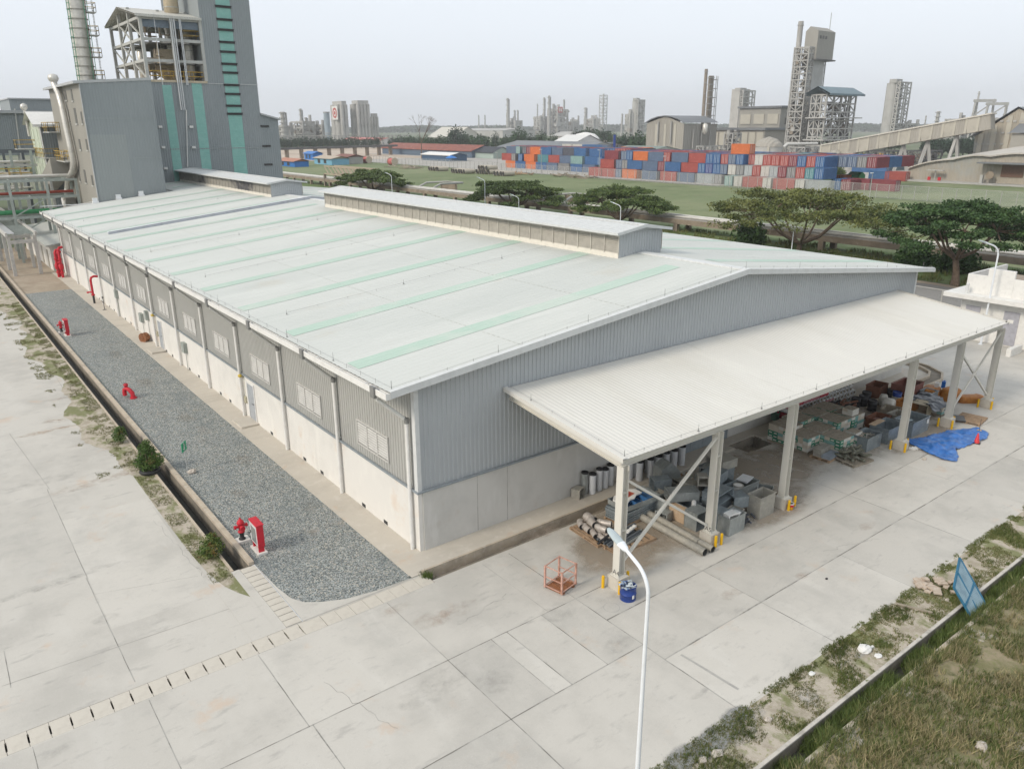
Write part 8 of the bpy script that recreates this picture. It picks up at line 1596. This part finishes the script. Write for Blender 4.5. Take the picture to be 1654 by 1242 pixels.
# silos
def silo_block(p0,p1,D,yt,lab,f,nx,ny,banner=False,m=m_pc):
    x0,x1,y0,y1,z=fbox(p0,p1,D,yt,f); t=thing('silo_block',(x0,y0,0),lab,'silos'); rx=(x1-x0)/nx/2; ry=(y1-y0)/ny/2
    for i in range(nx): a=MB(); a.cyl((x0+rx*(2*i+1),y0+rx,0),(x0+rx*(2*i+1),y0+rx,z),rx,n=14); a.build('silo',m,t)
    for j in range(1,ny): a=MB(); a.cyl((x0+ry,y0+ry*(2*j+1),0),(x0+ry,y0+ry*(2*j+1),z*(.995)),ry,n=14); a.build('silo',m,t)
    a=MB(); a.box(x0+rx,x1-rx*.5,y0+rx,y1-ry,z,z+3); a.build('head_house',m,t)
    if banner:
        yc=y0+(y1-y0)*.42; w_=(y1-y0)*.22; a=MB(); a.box(x0-1.2,x0-.6,yc-w_,yc+w_,z-2*w_-2,z-1.5); bn=a.build('banner',m_white,t); a=MB(); zc_=z-w_-1.7; P=[]; n=24
        for k in range(n):
            th=2*math.pi*k/n
            for rr_ in (w_*.82,w_*.52): P.append((x0-1.3,yc+rr_*math.cos(th),zc_+rr_*math.sin(th)))
        a.add(P,[(2*k,2*k+1,(2*k+3)%(2*n),(2*k+2)%(2*n)) for k in range(n)]); a.cyl((x0-1.3,yc,zc_),(x0-1.35,yc,zc_),w_*.3,n=12); a.build('emblem',simple('signal_red',(.45,.07,.06),.6),bn)
silo_block(532,561,760,169,'tall silo block with white banner and red round emblem',.62,2,3,True); silo_block(563,596,765,168,'tall grey silo block right of the bannered one',.40,4,2); silo_block(594,611,780,189,'lower silo block at the right end of the silos',.3,3,1)
stack(527,740,181,9,simple('blue_grey_silo',(.28,.34,.38),.6,sc=.1),'blue grey cylindrical silo left of the bannered block','silo','silo',2,taper=1)
t=thing('pipe_rack',(300,600,0),'long low pipe rack in front of the silos','rack'); p=Vector((*FAR(445,690,230)[:2],0)); q=Vector((*FAR(660,690,230)[:2],0)); a=MB()
for z in (5,8.5): a.beam(p+Vector((0,0,z)),q+Vector((0,0,z)),.8,.6)
for k in range(33): c=p+(q-p)*(k/32); a.box(c.x-.4,c.x+.4,c.y-.4,c.y+.4,0,8.7)
a.build('frame',m_ps,t)
gable_shed(556,616,226,6.0,7.5,12,m_white,simple('signal_red_roof',(.45,.16,.14),.6),'white building with red roof edge below the silos',X=FAR(585,640,220)[0])
gable_shed(690,731,211,4,15,40,simple('pale_shed',(.50,.48,.42),.7),simple('pale_pyramid_roof',(.52,.50,.44),.7),'pale pitched store with broad roof on the skyline',X=FAR(710,900,220)[0])
gable_shed(740,812,207,10,13,60,m_pc,m_pc,'long pale shed on the skyline left of the refinery',X=FAR(780,1200,220)[0])
gable_shed(896,931,226,7.5,11,18,m_white,simple('white_roof',(.62,.62,.60),.6),'bright white gabled hall in the trees at the centre',X=FAR(910,430,220)[0]); gable_shed(888,912,219,9.5,12,22,m_pc,m_pc,'cream house behind the white gabled hall',X=FAR(900,520,220)[0])
t=thing('white_dome',(300,400,0),'low white domed tent between the trees at the centre','dome'); x,y,z=FAR(946,480,214); t.location=(x,y,0); a=MB(); a.lathe(x,y,[(9.5,z*.45),(8.6,z*.7),(5.5,z*.92),(1,z)],20); a.build('canopy',m_white,t); a=MB(); a.lathe(x,y,[(8,0),(8,z*.45)],20); a.build('drum',m_pc,t)
for p0,p1,yb,D,lab in ((810,860,228,520,'long low pale shed behind the grey roofs at left centre'),(935,965,234,330,'low grey shed roof left of the hall'),(1040,1070,205,1300,'far shed roof behind the hall')): pass
stack(993,330,218,4,simple('navy_paint',(.02,.05,.22),.35),'dark blue vertical tank before the trees left of the hall','storage_tank','tank',1,taper=1)
# ---- trees of the middle distance and the wooded horizon
m_ftA=mat('far_tree_leaf',(.045,.085,.04),[((.025,.05,.025),.15,.42,.62,.9),((.08,.12,.05),.4,.52,.68,.8)],.8,spec=.1)
m_ftB=mat('far_tree_leaf_dark',(.03,.06,.035),[((.018,.038,.022),.15,.42,.62,.9),((.05,.085,.04),.4,.52,.68,.8)],.8,spec=.1)
def ftree(px,D,yt,wpx,lab,m=m_ftA,n=1500,trunk=True,flat=.5):
    x,y,z=FAR(px,D,yt); r=wpx*D/F/2; t=thing('broadleaf_tree',(x,y,0),lab,'tree','trees of the middle distance'); C=[]
    for k in range(7):
        th=k*2.4; q=.0 if k==0 else .62; u=rng.normal(size=(n//7,3)); u/=np.linalg.norm(u,axis=1)[:,None]; rr_=r*(.62 if k==0 else .46); hz=(z*.42 if k==0 else z*.30)
        C.append(u*rng.random((n//7,1))**.35*np.array([rr_,rr_,hz])+np.array([x+q*r*math.cos(th),y+q*r*math.sin(th),z*.58 if k==0 else z*(.48+.12*math.sin(k*3))]))
    C=np.concatenate(C); V,Fc=leafquads(C,max(.35,r*.10)); npmesh('crown',V,Fc,m,t)
    if trunk: a=MB(); a.cyl((x,y,0),(x,y,z*.6),r*.07,n=6); a.build('trunk',m_bark,t)
spots=[]
for k in range(19): spots.append((450+k*10.2,610+6*(k%3),218+1.5*((k*7)%4)-.5,15,m_ftB,'small dark tree in the row before the silos, number %s from the left'))
for k,(px,D,yt,w_) in enumerate(((690,560,218,22),(710,560,217,26),(735,545,200,26),(752,560,214,28),(775,540,216,30),(800,520,209,14),(818,540,217,22),(838,520,203,26),(856,500,214,22),(874,520,208,18),(892,480,214,20),(645,600,217,16),(660,600,216,20),(676,600,218,16))): spots.append((px,D,yt,w_,m_ftB if k%3==2 else m_ftA,None))
for k,(px,D,yt,w_) in enumerate(((930,520,206,20),(952,620,204,34),(975,640,206,26),(990,600,210,16),(1010,470,212,26),(1032,450,210,30),(1052,470,214,20),(968,440,222,16),(925,440,219,12))): spots.append((px,D,yt,w_,m_ftA if k%2 else m_ftB,None))
for k in range(9): spots.append((1375+k*9,560,225+(k%3),16,m_ftB,None))
for k in range(8): spots.append((1505+k*11,480,218+(k%3)*2,24,m_ftB,None))
for i,(px,D,yt,w_,m,lab) in enumerate(sorted(spots,key=lambda s:s[0])):
    reg='before the silos' if px<645 else 'right of the rusty roof' if px<760 else 'left of the white gabled hall' if px<900 else 'between the white hall and the gabled hall' if px<1060 else 'behind the small tanks' if px<1460 else 'behind the conveyor legs'
    ftree(px,D,yt,w_,'',m,n=900 if w_<18 else 1600); 
cntr={}
for o in [o for o in bpy.data.objects if o.name.startswith('broadleaf_tree')]:
    v=o.location; az=math.atan2(v.x-CAM[0],v.y-CAM[1]); cntr[o]=az
zones=[(-9,'the dark row before the silos'),(.515,'the belt behind the rusty roof'),(.60,'the belt left of the white hall'),(.715,'the clump between white hall and gabled hall'),(.95,'the clump behind the small tanks'),(1.12,'the wood behind the conveyor legs')]
srt=sorted(cntr,key=lambda o:cntr[o]); cz={}
for o in srt:
    z=[n for a0,n in zones if cntr[o]>=a0][-1]; cz.setdefault(z,[]).append(o)
OW='leftmost second third fourth fifth sixth seventh eighth ninth tenth eleventh twelfth thirteenth fourteenth fifteenth sixteenth seventeenth eighteenth nineteenth twentieth twenty-first twenty-second'.split()
for z,L in cz.items():
    for i,o in enumerate(L): o['label']='green tree, %s%s in %s'%(OW[min(i,21)],'' if i==0 else ' from the left',z)
t=thing('bare_tree',(0,0,0),'tall leafless tree with fan of bare branches above the rusty roof','tree'); x,y,z=FAR(679,400,187); t.location=(x,y,0); a=MB(); rr=random.Random(3)
def br(p,d,L,r,k):
    q=p+d*L; a.tube([tuple(p),tuple((p+q)/2+Vector((rr.uniform(-.1,.1)*L*.3,rr.uniform(-.1,.1)*L*.3,0))),tuple(q)],r,5,rads=[r,r*.8,r*.6])
    if k: 
        for _ in range(3): br(q,(d+Vector((rr.uniform(-.6,.6),rr.uniform(-.6,.6),rr.uniform(-.1,.3)))).normalized(),L*.7,r*.55,k-1)
br(Vector((x,y,0)),Vector((0,0,1)),z*.38,.35,4); a.build('trunk',m_bark,t)
# wooded horizon
b=[]; n=60000
az=rng.uniform(-.1,1.45,n); Dd=rng.uniform(2200,2900,n); hh=17+3*np.sin(az*9)+2.5*np.sin(az*23+1)+2*np.sin(az*61); C=np.stack([CAM[0]+Dd*np.sin(az),CAM[1]+Dd*np.cos(az),rng.random(n)**.6*hh],1)
V,Fc=leafquads(C,4.5); o=npmesh('far_wood',V,Fc,mat('horizon_wood',(.05,.08,.05),[((.03,.05,.035),.01,.45,.6,.8)],.9,spec=.05)); o['kind']='stuff'
n=16000; az=rng.uniform(.3,.95,n); Dd=rng.uniform(640,720,n); C=np.stack([CAM[0]+Dd*np.sin(az),CAM[1]+Dd*np.cos(az),rng.random(n)*2.2],1); V,Fc=leafquads(C,1.3); o=npmesh('ground_scrub',V,Fc,m_ftA); o['kind']='stuff'
# ================================================================ HAZE
a=MB(); a.box(-3150,3150,-3150,3150,-1.8,130); hz=a.build('haze',[]); hz['kind']='stuff'
hm=bpy.data.materials.new('haze'); hm.use_nodes=True; n=hm.node_tree; n.nodes.clear(); o=n.nodes.new('ShaderNodeOutputMaterial'); v=n.nodes.new('ShaderNodeVolumePrincipled'); v.inputs['Color'].default_value=(.99,.995,1,1); v.inputs['Density'].default_value=0.00026; v.inputs['Anisotropy'].default_value=.1
n.links.new(v.outputs[0],o.inputs['Volume']); hz.data.materials.append(hm)
